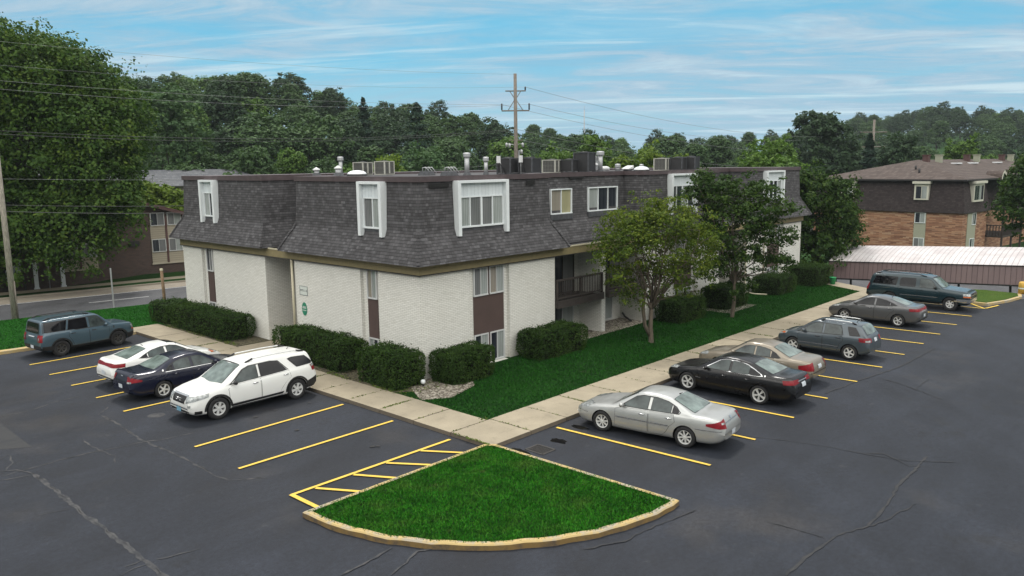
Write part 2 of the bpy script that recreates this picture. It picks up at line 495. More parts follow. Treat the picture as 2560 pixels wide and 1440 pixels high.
plain('tan_panel', (0.32, 0.33, 0.25), 0.7, var=0.05)
plain('maroon_trim', (0.085, 0.040, 0.036), 0.6, var=0.15)
plain('cream_trim', (0.55, 0.54, 0.45), 0.6, var=0.06)
plain('black_metal', (0.012, 0.012, 0.014), 0.5, var=0.2)
plain('blue_plastic', (0.014, 0.016, 0.10), 0.4, var=0.1)
plain('green_plastic', (0.010, 0.26, 0.085), 0.4, var=0.1)
plain('sign_green', (0.012, 0.20, 0.115), 0.5, var=0.04)
plain('sign_white', (0.62, 0.66, 0.62), 0.5, var=0.04)
plain('sign_grey', (0.17, 0.19, 0.185), 0.6, var=0.05)
plain('water_dark', (0.006, 0.006, 0.007), 0.08, var=0.1, spec=0.35)
plain('banner_cloth', (0.42, 0.46, 0.50), 0.7, var=0.2, scale=5)
plain('cable_black', (0.05, 0.052, 0.052), 0.6)
plain('cable_grey', (0.20, 0.21, 0.21), 0.5)
plain('iron', (0.045, 0.042, 0.040), 0.6, 0.3, var=0.3, scale=12)
plain('mast_paint', (0.35, 0.37, 0.40), 0.6)
plain('yellow_plastic', (0.55, 0.34, 0.06), 0.6, var=0.15)


def coil(name, body, bar, w=0.055):
    """outdoor-unit grille: dark louvres behind a wire guard"""
    def f(t, b):
        u, v, co = wallco(t)
        g = t.m('MAXIMUM', t.m('LESS_THAN', t.m('FRACT', t.m('DIVIDE', v, w)), 0.22), t.m('LESS_THAN', t.m('FRACT', t.m('DIVIDE', u, w * 1.3)), 0.15))
        t.put(b.inputs['Base Color'], t.mix(g, body, bar))
        b.inputs['Roughness'].default_value = 0.6
    return mat(name, f)


coil('coil_dark', (0.010, 0.010, 0.012), (0.050, 0.050, 0.052))
coil('coil_beige', (0.014, 0.014, 0.015), (0.20, 0.20, 0.18), 0.075)


def ribbed(name, c0, c1, dark, pitch, axis=0, slope=0.0):
    def f(t, b):
        co = t.new('ShaderNodeTexCoord').outputs['Object']
        x, y, z = t.sep(co)
        fr = t.m('FRACT', t.m('DIVIDE', (x, y)[axis], pitch))
        k = t.noise(t.vec(t.m('MULTIPLY', x, 0.6), y, 0), 0.7, 5, 0.7)
        c = t.ramp(k, [(0.35, c0), (0.65, c1)])
        cell = t.white(t.vec(t.m('FLOOR', t.m('DIVIDE', (x, y)[axis], pitch)), 0.5, 0))
        c = t.mix(t.m('MULTIPLY', cell, 0.25), c, tuple(q * 0.7 for q in c0))
        c = t.mix(t.m('MULTIPLY', t.m('LESS_THAN', fr, 0.10), 0.75), c, dark)
        t.put(b.inputs['Base Color'], c)
        b.inputs['Roughness'].default_value = 0.5
        bn = t.new('ShaderNodeBump'); bn.inputs['Strength'].default_value = 0.7; bn.inputs['Distance'].default_value = 0.03
        t.put(bn.inputs['Height'], t.m('GREATER_THAN', fr, 0.12)); t.put(b.inputs['Normal'], bn.outputs[0])
    return mat(name, f)


ribbed('carport_maroon', (0.115, 0.076, 0.078), (0.160, 0.110, 0.110), (0.045, 0.024, 0.026), 0.30)
ribbed('carport_white', (0.46, 0.42, 0.42), (0.62, 0.60, 0.60), (0.22, 0.20, 0.21), 0.30)
ribbed('white_groove', (0.66, 0.72, 0.74), (0.72, 0.77, 0.79), (0.48, 0.54, 0.56), 0.20)
ribbed('white_groove_y', (0.66, 0.72, 0.74), (0.72, 0.77, 0.79), (0.48, 0.54, 0.56), 0.20, 1)


def siding(name, col):
    def f(t, b):
        u, v, co = wallco(t)
        fr = t.m('FRACT', t.m('DIVIDE', v, 0.16))
        t.put(b.inputs['Base Color'], t.mix(t.m('MULTIPLY', t.m('LESS_THAN', fr, 0.16), 0.6), col, tuple(q * 0.35 for q in col)))
        b.inputs['Roughness'].default_value = 0.7
    return mat(name, f)


siding('lap_siding', (0.36, 0.32, 0.245))


def pane(name, c0, c1, pitch=0.10, rough=0.08):
    """window glass with blinds or a dark room behind it"""
    def f(t, b):
        u, v, co = wallco(t)
        s = t.m('FRACT', t.m('DIVIDE', u, pitch))
        k = t.m('ADD', t.m('MULTIPLY', s, 0.5), t.m('MULTIPLY', t.noise(t.vec(t.m('MULTIPLY', u, 2.0), t.m('MULTIPLY', v, 0.4), 0), 1.2, 3), 0.7))
        t.put(b.inputs['Base Color'], t.ramp(k, [(0.25, c0), (0.8, c1)]))
        b.inputs['Roughness'].default_value = rough
        b.inputs['Specular IOR Level'].default_value = 0.45
    return mat(name, f)


pane('pane_blind', (0.17, 0.19, 0.18), (0.36, 0.39, 0.38))
pane('pane_grey', (0.10, 0.105, 0.105), (0.19, 0.195, 0.20))
pane('pane_dark', (0.012, 0.014, 0.020), (0.035, 0.040, 0.050), 0.3)
pane('pane_yellow', (0.22, 0.21, 0.12), (0.40, 0.38, 0.24))
pane('pane_tan', (0.19, 0.17, 0.14), (0.29, 0.265, 0.225))


def paint(name, col, metal=0.0, rough=0.35, coat=0.8, dusty=0.25):
    def f(t, b):
        co = t.new('ShaderNodeTexCoord').outputs['Object']
        x, y, z = t.sep(co)
        dust = t.m('MULTIPLY', t.maprange(z, 0.15, 0.75, dusty, 0.0, True), t.maprange(t.noise(co, 3, 4), 0.3, 0.7))
        c = t.mix(dust, col, (0.16, 0.145, 0.125))
        t.put(b.inputs['Base Color'], c)
        b.inputs['Metallic'].default_value = metal
        b.inputs['Specular IOR Level'].default_value = 0.25
        t.put(b.inputs['Roughness'], t.maprange(t.noise(co, 4, 3), 0.3, 0.7, rough * 0.85, rough * 1.2))
        b.inputs['Coat Weight'].default_value = coat
        t.put(b.inputs['Coat Roughness'], t.maprange(t.noise(co, 2, 4), 0.3, 0.7, 0.03, 0.12))
    return mat(name, f)


paint('paint_slate_blue', (0.055, 0.095, 0.125), 0.3)
paint('paint_white', (0.74, 0.75, 0.73), 0.0)
paint('paint_navy', (0.005, 0.007, 0.022), 0.1, .3, .6, dusty=.05)
paint('paint_silver', (0.43, 0.44, 0.43), 0.55, 0.38)
paint('paint_black', (0.003, 0.003, 0.004), 0.0, 0.3, .55, dusty=.02)
paint('paint_beige', (0.235, 0.205, 0.160), 0.45, 0.4)
paint('paint_slate', (0.060, 0.078, 0.092), 0.35)
paint('paint_grey', (0.098, 0.100, 0.103), 0.45)
paint('paint_teal', (0.006, 0.024, 0.032), 0.2, dusty=.06)

plain('car_glass', (0.045, 0.058, 0.058), 0.04, var=.55, scale=2.6, spec=.42)
plain('car_glass_tint', (0.006, 0.006, 0.008), 0.04, var=.5, scale=2, spec=.35)
plain('car_glass_pale', (0.13, 0.165, 0.155), 0.05, var=.5, scale=2.5, spec=.5)  # pale base colour stands in for the sky mirrored in the glass
plain('car_black', (0.010, 0.010, 0.011), 0.55, var=0.2)
plain('car_gap', (0.006, 0.006, 0.006), 0.8)
plain('chrome', (0.62, 0.63, 0.64), 0.16, 0.9, var=0.05)
plain('alloy', (0.66, 0.67, 0.66), 0.35, 0.3, var=0.06)
plain('alloy_dark', (0.10, 0.10, 0.10), 0.4, 0.6, var=0.1)
plain('tyre_rubber', (0.013, 0.013, 0.014), 0.85, var=0.2, scale=8)
plain('lamp_red', (0.19, 0.004, 0.010), 0.35, var=0.3, scale=9, coat=0.1, spec=.3)
plain('lamp_clear', (0.30, 0.32, 0.32), 0.12, 0.2, var=0.6, scale=11, coat=0.5)
plain('lamp_amber', (0.50, 0.12, 0.03), 0.15, var=0.1, coat=1.0)
plain('plate_white', (0.52, 0.56, 0.60), 0.5, var=0.15, scale=22)
plain('plate_blue', (0.16, 0.34, 0.46), 0.5, var=0.25, scale=18)

# ------------------------------------------------------------------ mesh helpers
def tag(o, label=None, cat=None, group=None, kind=None):
    if label: o['label'] = label
    if cat: o['category'] = cat
    if group: o['group'] = group
    if kind: o['kind'] = kind
    return o


def empty(name, loc=(0, 0, 0), rz=0.0, label=None, cat=None, group=None):
    o = bpy.data.objects.new(name, None)
    o.empty_display_size = 0.3
    o.location = loc
    o.rotation_euler = (0, 0, rz)
    COL.objects.link(o)
    return tag(o, label, cat, group)


def link(name, me, parent=None, loc=None, rz=None):
    o = bpy.data.objects.new(name, me)
    COL.objects.link(o)
    if parent: o.parent = parent
    if loc: o.location = loc
    if rz is not None: o.rotation_euler = (0, 0, rz)
    return o


def copy_thing(root, loc=None, rz=None, scale=None, label=None, group=None):
    def cp(o, par):
        c = o.copy(); COL.objects.link(c)
        c.parent = par
        for ch in o.children: cp(ch, c)
        return c
    c = cp(root, None)
    if loc is not None: c.location = loc
    if rz is not None: c.rotation_euler = (0, 0, rz)
    if scale is not None: c.scale = scale
    if label: c['label'] = label
    if group: c['group'] = group
    return c


class MB:
    def __init__(s):
        s.v, s.f, s.m, s.sm = [], [], [], []

    def add(s, vs, fs, m=0, smooth=False):
        b = len(s.v)
        s.v += [tuple(q) for q in vs]
        for f in fs:
            s.f.append([b + i for i in f]); s.m.append(m); s.sm.append(smooth)

    def quad(s, pts, m=0): s.add(pts, [list(range(len(pts)))], m)

    def box(s, x0, y0, z0, x1, y1, z1, m=0, top=None):
        vs = [(x0, y0, z0), (x1, y0, z0), (x1, y1, z0), (x0, y1, z0), (x0, y0, z1), (x1, y0, z1), (x1, y1, z1), (x0, y1, z1)]
        s.add(vs, [(0, 3, 2, 1), (0, 1, 5, 4), (1, 2, 6, 5), (2, 3, 7, 6), (3, 0, 4, 7)], m)
        s.add(vs[4:], [(0, 1, 2, 3)], m if top is None else top)

    def obox(s, P, a, nrm, u0, u1, w0, w1, z0, z1, m=0):
        """box along wall direction a, outward normal nrm"""
        P, a, nrm = Vector((*P, 0)), Vector((*a, 0)), Vector((*nrm, 0))
        c = [P + a * u + nrm * w for u, w in ((u0, w1), (u1, w1), (u1, w0), (u0, w0))]
        vs = [(q.x, q.y, z0) for q in c] + [(q.x, q.y, z1) for q in c]
        s.add(vs, [(3, 2, 1, 0), (0, 1, 5, 4), (1, 2, 6, 5), (2, 3, 7, 6), (3, 0, 4, 7), (4, 5, 6, 7)], m)

    def prism(s, poly, z0, z1, m=0, top=None, bottom=False):
        n_ = len(poly)
        vs = [(x, y, z0) for x, y in poly] + [(x, y, z1) for x, y in poly]
        s.add(vs, [(i, (i + 1) % n_, n_ + (i + 1) % n_, n_ + i) for i in range(n_)], m)
        s.add([(x, y, z1) for x, y in poly], [list(range(n_))], m if top is None else top)
        if bottom: s.add([(x, y, z0) for x, y in poly], [list(range(n_))[::-1]], m)

    def tube(s, pts, r, n_=8, m=0, smooth=True, cap=True):
        pts = [Vector(p) for p in pts]
        rs = list(r) if isinstance(r, (list, tuple)) else [r] * len(pts)
        b = len(s.v)
        prev = None
        for i, p in enumerate(pts):
            d = (pts[min(i + 1, len(pts) - 1)] - pts[max(i - 1, 0)]).normalized()
            ref = prev if prev is not None else (Vector((1, 0, 0)) if abs(d.x) < 0.9 else Vector((0, 1, 0)))
            e1 = (ref - d * ref.dot(d))
            e1 = e1.normalized() if e1.length > 1e-6 else d.orthogonal().normalized()
            prev = e1
            e2 = d.cross(e1)
            for k in range(n_):
                a = 2 * math.pi * k / n_
                s.v.append(tuple(p + (e1 * math.cos(a) + e2 * math.sin(a)) * rs[i]))
        for i in range(len(pts) - 1):
            for k in range(n_):
                s.f.append([b + i * n_ + k, b + i * n_ + (k + 1) % n_, b + (i + 1) * n_ + (k + 1) % n_, b + (i + 1) * n_ + k]); s.m.append(m); s.sm.append(smooth)
        if cap:
            s.f.append([b + k for k in range(n_)][::-1]); s.m.append(m); s.sm.append(False)
            s.f.append([b + (len(pts) - 1) * n_ + k for k in range(n_)]); s.m.append(m); s.sm.append(False)

    def lathe(s, prof, n_=16, o=(0, 0, 0), axis='z', m=0, smooth=True):
        b = len(s.v)
        for r, z in prof:
            for k in range(n_):
                a = 2 * math.pi * k / n_
                c, d = r * math.cos(a), r * math.sin(a)
                p = (c, d, z) if axis == 'z' else ((c, z, d) if axis == 'y' else (z, c, d))
                s.v.append((o[0] + p[0], o[1] + p[1], o[2] + p[2]))
        for i in range(len(prof) - 1):
            for k in range(n_):
                q = [b + i * n_ + k, b + i * n_ + (k + 1) % n_, b + (i + 1) * n_ + (k + 1) % n_, b + (i + 1) * n_ + k]
                s.f.append(q[::-1] if axis == 'y' else q); s.m.append(m); s.sm.append(smooth)

    def build(s, name, mats, parent=None, loc=None, rz=None, sharp=None):
        me = bpy.data.meshes.new(name)
        me.from_pydata(s.v, [], s.f)
        for mm in (mats if isinstance(mats, (list, tuple)) else [mats]): me.materials.append(MATS[mm])
        me.polygons.foreach_set('material_index', s.m)
        me.polygons.foreach_set('use_smooth', s.sm)
        if sharp: me.set_sharp_from_angle(angle=rad(sharp))
        me.update()
        return link(name, me, parent, loc, rz)


def offset_poly(poly, d):
    """mitred offset of a counter-clockwise polygon, d > 0 outward"""
    out = []
    n_ = len(poly)
    for i in range(n_):
        p0, p1, p2 = Vector(poly[i - 1]), Vector(poly[i]), Vector(poly[(i + 1) % n_])
        e0, e1 = (p1 - p0).normalized(), (p2 - p1).normalized()
        n0, n1 = Vector((e0.y, -e0.x)), Vector((e1.y, -e1.x))
        b = (n0 + n1)
        if b.length < 1e-6: b = n0
        b = b.normalized()
        out.append(tuple(p1 + b * (d / max(0.2, b.dot(n0)))))
    return out


def leaf_cards(c, nrm, size, rng, aspect=0.62, core=None):
    """vertex and face arrays of one rhombic leaf per centre"""
    N = len(c)
    rv = rng.normal(size=(N, 3))
    t1 = np.cross(nrm, rv); t1 /= np.linalg.norm(t1, axis=1)[:, None] + 1e-9
    t2 = np.cross(nrm, t1); t2 /= np.linalg.norm(t2, axis=1)[:, None] + 1e-9
    s = size[:, None]
    v = np.empty((N, 4, 3))
    v[:, 0] = c - t1 * s
    v[:, 1] = c - t2 * s * aspect + t1 * s * 0.1
    v[:, 2] = c + t1 * s
    v[:, 3] = c + t2 * s * aspect + t1 * s * 0.1
    return v.reshape(-1, 3)


def quads_mesh(name, v, mats, extra=None):
    """mesh of loose quads (N*4 vertices); extra = an MB whose faces come along with material slot 1 up"""
    nq = len(v) // 4
    ev = np.array(extra.v) if extra and extra.v else np.zeros((0, 3))
    ef = extra.f if extra else []
    me = bpy.data.meshes.new(name)
    me.vertices.add(len(v) + len(ev))
    me.vertices.foreach_set('co', np.concatenate([v, ev]).astype(np.float32).ravel())
    nl = nq * 4 + sum(len(f) for f in ef)
    me.loops.add(nl)
    li = np.concatenate([np.arange(nq * 4), np.array([i + len(v) for f in ef for i in f], dtype=int)]) if ef else np.arange(nq * 4)
    me.loops.foreach_set('vertex_index', li.astype(np.int32))
    me.polygons.add(nq + len(ef))
    st = list(range(0, nq * 4, 4)); k = nq * 4
    for f in ef:
        st.append(k); k += len(f)
    me.polygons.foreach_set('loop_start', np.array(st, dtype=np.int32))
    for mm in mats: me.materials.append(MATS[mm])
    me.polygons.foreach_set('material_index', np.array([0] * nq + [q + 1 for q in (extra.m if extra else [])], dtype=np.int32))
    me.update(calc_edges=True)
    me.validate()
    return me


# ------------------------------------------------------------------ terrain
YAW = rad(42.8535)
PXS = [-900, 0, 340, 500, 700, 850, 940, 1050, 1180, 1300, 1450, 1700, 1900, 2000, 2100, 2200, 2330, 2450, 2560, 3500]
YTOP = [190, 180, 195, 172, 180, 213, 260, 262, 270, 300, 325, 325, 322, 312, 292, 284, 268, 268, 276, 290]
DR = [170, 170, 175, 180, 180, 180, 180, 190, 210, 240, 260, 290, 330, 380, 420, 430, 430, 420, 410, 400]
D0 = [84, 84, 84, 84, 85, 88, 92, 96, 100, 105, 110, 120, 130, 140, 150, 150, 150, 150, 150, 150]


def px_of(x, y):
    a = YAW - math.atan2(y, x)
    a = (a + math.pi) % (2 * math.pi) - math.pi
    if abs(a) > 1.25: return None
    return 1280 + 1980 * math.tan(a)


def sstep(t):
    t = min(1, max(0, t)); return t * t * (3 - 2 * t)


def ground_h(x, y):
    D = math.hypot(x, y)
    z = -0.12
    # the lower yard beyond the end of the car park
    if x > 52.5:
        w = sstep((x - 53.5) / 3.0) * sstep((36 - y) / 8.0)
        z -= 1.75 * w * (1 - sstep((D - 130) / 40))
    # the bank in front of the brick building across the road
    off = (x - 12.35) * 0.146 + (y - 50.28) * 0.989
    if off > 10.7 and x > 18: z += 0.12 * min(off - 10.7, 2.5) * sstep((x - 18) / 8) * 2.0
    px = px_of(x, y)
    if px is not None and D > 70:
        yt = np.interp(px, PXS, YTOP); dr = np.interp(px, PXS, DR); d0 = np.interp(px, PXS, D0)
        yh = 411.3 - (px - 1201) * 0.0121
        cd = 1 / math.sqrt(1 + ((px - 1280) / 1980) ** 2)
        top = 8.2 + (yh - yt) / 1980 * dr * cd - 13.0
        z += max(0.0, top) * sstep((D - d0) / (dr - d0))
    return z


mb = MB()
radii = [0, 8, 16, 24, 32, 38, 42, 44, 46, 48, 50, 52, 54, 56, 58, 60, 62, 64, 66, 68, 70, 74, 78, 84, 90, 98, 106, 116, 128, 142, 158, 175, 195, 220, 250, 290, 340, 390, 440, 490]
NA = 180
for rr in radii:
    for k in range(NA):
        a = 2 * math.pi * k / NA
        x, y = rr * math.cos(a), rr * math.sin(a)
        mb.v.append((x, y, ground_h(x, y)))
for i in range(len(radii) - 1):
    for k in range(NA):
        mb.f.append([i * NA + k, (i + 1) * NA + k, (i + 1) * NA + (k + 1) % NA, i * NA + (k + 1) % NA]); mb.m.append(0); mb.sm.append(True)
tag(mb.build('ground', 'meadow'), kind='structure')

# ------------------------------------------------------------------ car park, road, pavements, lawns
CRACKS = [(0.11, [(6.16, 23.66), (6.19, 22.38), (6.19, 21.38), (6.15, 19.83), (6.18, 18.6), (6.18, 17.5), (6.18, 16.49), (6.16, 15.57), (6.17, 14.2)]), (0.07, [(9.43, 27.66), (9.42, 26.12), (9.3, 24.31), (9.32, 23.78), (9.42, 22.23), (9.45, 20.79), (9.41, 19.84), (9.5, 19.19), (9.84, 18.87), (10.24, 18.57)]), (0.06, [(5.5, 24.09), (6.3, 24.15), (7.15, 24.21), (7.9, 24.17), (8.52, 24.02), (9.2, 23.96), (9.79, 23.65), (10.66, 23.58)]), (0.05, [(7.08, 30.14), (8.06, 30.15), (8.83, 30.58), (9.78, 30.74)]), (0.05, [(8.1, 25.6), (8.07, 24.64), (8.1, 24.03), (8.19, 23.37), (7.97, 22.74)]), (0.05, [(5.89, 25.58), (6.19, 25.86), (6.03, 24.98), (5.74, 24.46)]), (0.05, [(5.42, 23.79), (6.11, 23.56)]), (0.03, [(5.38, 20.64), (6.1, 20.39)]), (0.05, [(5.76, 16.44), (6.18, 16.49)]), (0.05, [(5.56, 16.16), (5.9, 16.27), (6.18, 16.19)]), (0.04, [(6.33, 16.26), (7.19, 16.05)]), (0.05, [(9.36, 27.74), (9.93, 28.48)]), (0.05, [(5.62, 24.53), (5.98, 24.27), (6.16, 23.66)]), (0.09, [(14.47, 6.08), (15.26, 6.09), (16.15, 6.05), (17.02, 5.92), (17.78, 5.6), (18.54, 5.62), (19.48, 5.68), (20.63, 5.85), (21.69, 5.84), (23.31, 5.89)]), (0.05, [(17.78, 5.6), (18.56, 5.39), (19.82, 5.17)]), (0.04, [(21.44, 10.78), (21.89, 9.63), (22.24, 8.44), (22.34, 7.34), (22.6, 6.18), (23.33, 5.19)]), (0.04, [(16.52, 7.44), (16.59, 6.8), (16.59, 6.11)]), (0.05, [(22.34, 7.34), (22.75, 6.86), (22.24, 6.07), (22.49, 5.63)]), (0.07, [(27.46, 10.4), (28.71, 10.24), (30.11, 10.1), (31.49, 9.83), (32.89, 9.61), (34.96, 9.55), (37.41, 9.44)]), (0.05, [(30.89, 9.79), (30.56, 8.86), (30.1, 8.15), (29.4, 7.09)]), (0.05, [(30.1, 8.15), (32.0, 8.23)]), (0.05, [(8.57, 12.75), (9.17, 12.8), (10.0, 12.92)]), (0.05, [(9.25, 11.98), (10.28, 12.39), (10.54, 12.21)]), (0.06, [(12.72, 9.74), (13.58, 9.32), (14.48, 9.24), (15.99, 8.95)])]
lot = MB()
LOT = [(-60, -50), (70, -50), (62, 0), (54.0, 9.3), (50.2, 10.15), (51.2, 15.45), (52.0, 17.2), (15.8, 17.2), (15.8, 40.4), (12.2, 40.6), (-60, 40.9)]
lot.prism(LOT, -0.5, 0.0)
rng = random.Random(5)
zc = 0.004
for w, pts in CRACKS:
    L = []
    for (x0, y0), (x1, y1) in zip(pts, pts[1:]):
        d = math.hypot(x1 - x0, y1 - y0); k = max(2, int(d / 0.16))
        for i in range(k): L.append((x0 + (x1 - x0) * i / k + rng.uniform(-.03, .03), y0 + (y1 - y0) * i / k + rng.uniform(-.03, .03)))
    L.append(pts[-1])
    zc += 0.0006
    vs = []
    for i, (x, y) in enumerate(L):
        a, b = L[max(i - 1, 0)], L[min(i + 1, len(L) - 1)]
        dx_, dy_ = b[0] - a[0], b[1] - a[1]; q = math.hypot(dx_, dy_) or 1
        hw = w * (0.7 if pts[0][0] > 12 else 1.0) * rng.uniform(0.2, 0.75) * (0.35 if i in (0, len(L) - 1) else 1)
        vs += [(x - dy_ / q * hw, y + dx_ / q * hw, zc), (x + dy_ / q * hw, y - dx_ / q * hw, zc)]
    lot.add(vs, [(2 * i, 2 * i + 1, 2 * i + 3, 2 * i + 2) for i in range(len(L) - 1)], 4 if pts[0][0] > 12 else 1)
    if w > 0.055 and L[0][0] < 12:                                    # the open crack along the middle of the sealant
        vs2 = [(x + rng.uniform(-.015, .015), y + rng.uniform(-.015, .015)) for x, y in L]
        v3 = []
        for i, (x, y) in enumerate(vs2):
            a, b = L[max(i - 1, 0)], L[min(i + 1, len(L) - 1)]
            dx_, dy_ = b[0] - a[0], b[1] - a[1]; q = math.hypot(dx_, dy_) or 1
            hw = rng.uniform(0.0, 0.012) if rng.random() < 0.45 else 0.0005
            v3 += [(x - dy_ / q * hw, y + dx_ / q * hw, zc + .012), (x + dy_ / q * hw, y - dx_ / q * hw, zc + .012)]
        lot.add(v3, [(2 * i, 2 * i + 1, 2 * i + 3, 2 * i + 2) for i in range(len(L) - 1)], 2)
# a small paler patch and an old round repair
lot.quad([(6.9, 29.4, .003), (6.0, 29.5, .003), (5.6, 26.6, .003), (6.2, 26.5, .003), (6.85, 26.0, .003)], 3)
lot.add([(10.65 + .28 * math.cos(a), 26.25 + .28 * math.sin(a), .003) for a in [i * math.pi / 8 for i in range(16)]], [list(range(16))], 1)
ro_ = random.Random(41)
zo = 0.0185
for k in range(46):                                   # oil drips where the engines stand
    if k < 24: cx, cy = ro_.choice((20.1, 22.8, 25.6, 28.4, 31.2, 33.9, 36.7, 39.3, 42.0, 44.9)) + ro_.gauss(0, .35), 13.9 + ro_.gauss(0, .5)
    else: cx, cy = 13.9 + ro_.gauss(0, .6), ro_.choice((18.3, 21.0, 23.6, 26.2, 28.8, 31.3, 33.8, 36.2)) + ro_.gauss(0, .35)
    r_ = ro_.uniform(.03, .10)
    zo += .0001
    lot.add([(cx + r_ * math.cos(t) * ro_.uniform(.6, 1.25), cy + r_ * math.sin(t) * ro_.uniform(.6, 1.25), zo) for t in [i * math.pi / 8 for i in range(16)]], [list(range(16))], 5)
tag(lot.build('parking_lot', ['asphalt', 'crack_sealant', 'car_gap', 'grey_patch', 'faint_sealant', 'oil_stain']), kind='structure')


def line(x0, y0, x1, y1, w=0.11, z=0.024):
    m_ = MB()
    d = Vector((x1 - x0, y1 - y0)); d.normalize(); nx, ny = -d.y * w / 2, d.x * w / 2
    m_.add([(x0 - nx, y0 - ny, z), (x1 - nx, y1 - ny, z), (x1 + nx, y1 + ny, z), (x0 + nx, y0 + ny, z)], [(0, 1, 2, 3)])
    return tag(m_.build('parking_line', 'yellow_line'), kind='structure')


for y0, y1, xe in ((22.43, 22.27, 15.47), (19.70, 19.68, 15.47), (16.99, 17.02, 15.48), (27.45, 27.51, 15.4), (29.9, 29.95, 15.4), (32.4, 32.45, 15.4), (34.9, 34.89, 15.4), (37.5, 37.36, 15.4)):
    line(10.07, y1, xe, y0)
for xe in (18.74, 21.43, 24.15, 26.94, 29.77, 32.52, 35.30, 37.97, 40.57, 43.45, 46.34, 49.2):
    line(xe - 0.31, 15.26, xe, 10.08)
for xa, xb in ((14.27, 15.05), (13.01, 13.82), (11.90, 12.58), (10.71, 11.42)):
    line(xa, 16.92, xb, 15.74, 0.11, 0.028)
line(10.07, 17.04, 10.08, 15.82, 0.13, 0.031)
line(49.2, 10.13, 50.6, 11.2, 0.12, 0.028)
line(49.27, 10.07, 50.7, 9.75, 0.12, 0.031)

# raised lawn island: quarter disc with a painted kerb
isl = MB()
C0 = (15.78, 15.58)
arc = [(C0[0] + 6.22 * math.cos(a), C0[1] + 6.22 * math.sin(a)) for a in [rad(181 + 88 * i / 28) for i in range(29)]]
arc = [(x + 0.02 * math.sin(i * 1.7), y + 0.02 * math.cos(i * 2.3)) for i, (x, y) in enumerate(arc)]
outer = [(15.86, 15.44), (15.62, 15.70)] + [(9.56, 15.72)] + arc + [(15.98, 9.40)]
inner = offset_poly(outer, -0.15)
n_ = len(outer)
rk = random.Random(9)
hz = [0.15 + rk.uniform(-.012, .012) for _ in outer]
bev = offset_poly(outer, -0.03)
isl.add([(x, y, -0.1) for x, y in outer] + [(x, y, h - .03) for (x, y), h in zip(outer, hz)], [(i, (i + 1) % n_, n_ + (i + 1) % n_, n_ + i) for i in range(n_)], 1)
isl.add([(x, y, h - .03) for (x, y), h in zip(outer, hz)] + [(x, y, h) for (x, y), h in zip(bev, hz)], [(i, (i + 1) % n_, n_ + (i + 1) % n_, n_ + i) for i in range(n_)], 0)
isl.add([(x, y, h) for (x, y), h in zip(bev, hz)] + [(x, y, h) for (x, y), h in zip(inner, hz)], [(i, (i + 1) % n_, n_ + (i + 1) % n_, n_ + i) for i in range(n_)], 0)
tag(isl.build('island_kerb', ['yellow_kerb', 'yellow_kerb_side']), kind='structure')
ig = MB()
ig.quad([(x, y, 0.125) for x, y in inner])
tag(ig.build('island_lawn', 'grass'), kind='structure')
ISL_IN = inner

# the L of pavement slabs round the building, with open joints
sw = MB()
rs_ = random.Random(3)


def slabs_x(x0, x1, y0, y1, step):
    x = x0
    while x < x1 - 0.2:
        e = min(x1, x + step)
        z = 0.13 + rs_.uniform(-.006, .006)
        sw.box(x + .012, y0, -0.1, e - .012, y1, z, 1, 0)
        x = e


def slabs_y(x0, x1, y0, y1, step):
    y = y0
    while y < y1 - 0.2:
        e = min(y1, y + step)
        z = 0.13 + rs_.uniform(-.006, .006)
        sw.box(x0, y + .012, -0.1, x1, e - .012, z, 1, 0)
        y = e


slabs_x(15.72, 51.9, 15.45, 17.2, 1.72)
slabs_y(15.72, 17.3, 17.224, 41.5, 1.75)
sw.prism([(50.4, 17.224), (51.9, 17.224), (54.2, 21.2), (54.2, 30), (52.9, 30), (52.9, 21.5)], -0.1, 0.128, 1, 0)
sw.box(17.324, 31.0, -0.1, 21.9, 33.2, 0.125, 1, 0)
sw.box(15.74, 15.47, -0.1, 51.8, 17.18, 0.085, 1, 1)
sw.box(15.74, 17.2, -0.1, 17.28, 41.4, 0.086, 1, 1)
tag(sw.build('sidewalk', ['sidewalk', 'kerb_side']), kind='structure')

# lawns
lw = MB()
lw.prism([(17.32, 17.22), (50.4, 17.22), (52.9, 21.5), (53.6, 30), (54, 41.4), (17.32, 41.4), (17.32, 33.2), (21.9, 33.2), (21.9, 31.0), (17.32, 31.0)], -0.3, 0.11)
tag(lw.build('lawn', 'grass'), kind='structure')
lv = MB()
lv.prism([(17.32, 41.402), (54, 41.402), (54, 43.2), (26, 47.3), (10.0, 49.65), (-70, 61.3), (-70, 41.12), (12.3, 40.82), (15.0, 40.7), (15.7, 41.5)], -0.3, 0.11)
tag(lv.build('lawn', 'verge'), kind='structure')
lk = MB()                                            # faded yellow kerb along the lawn by the road
kp = [(-70, 41.05), (9.8, 40.72), (11.4, 40.55), (12.6, 40.35), (13.8, 40.3), (15.7, 40.45)]
for (xa, ya), (xb, yb) in zip(kp, kp[1:]):
    lk.prism([(xa, ya - .15), (xb, yb - .15), (xb, yb + .25), (xa, ya + .25)], -0.1, 0.135)
tag(lk.build('lawn_kerb', 'yellow_kerb'), kind='structure')
be = MB()                                            # planting beds
be.prism([(17.3, 22.0), (19.2, 20.6), (19.2, 31.2), (17.4, 30.9)], 0.0, 0.128)
be.prism([(17.3, 33.3), (19.2, 33.3), (19.2, 43.2), (17.9, 43.0), (17.35, 40)], 0.0, 0.128)
tag(be.build('planting_bed', 'soil'), kind='structure')
gr = MB()
gr.prism([(17.35, 20.5), (18.3, 19.9), (19.9, 20.4), (21.4, 22.4), (19.1, 22.5), (18.2, 22.1)], 0.0, 0.133)
gr.prism([(26.9, 21.9), (33.94, 22.1), (33.94, 23.8), (26.9, 23.8)], 0.0, 0.133)
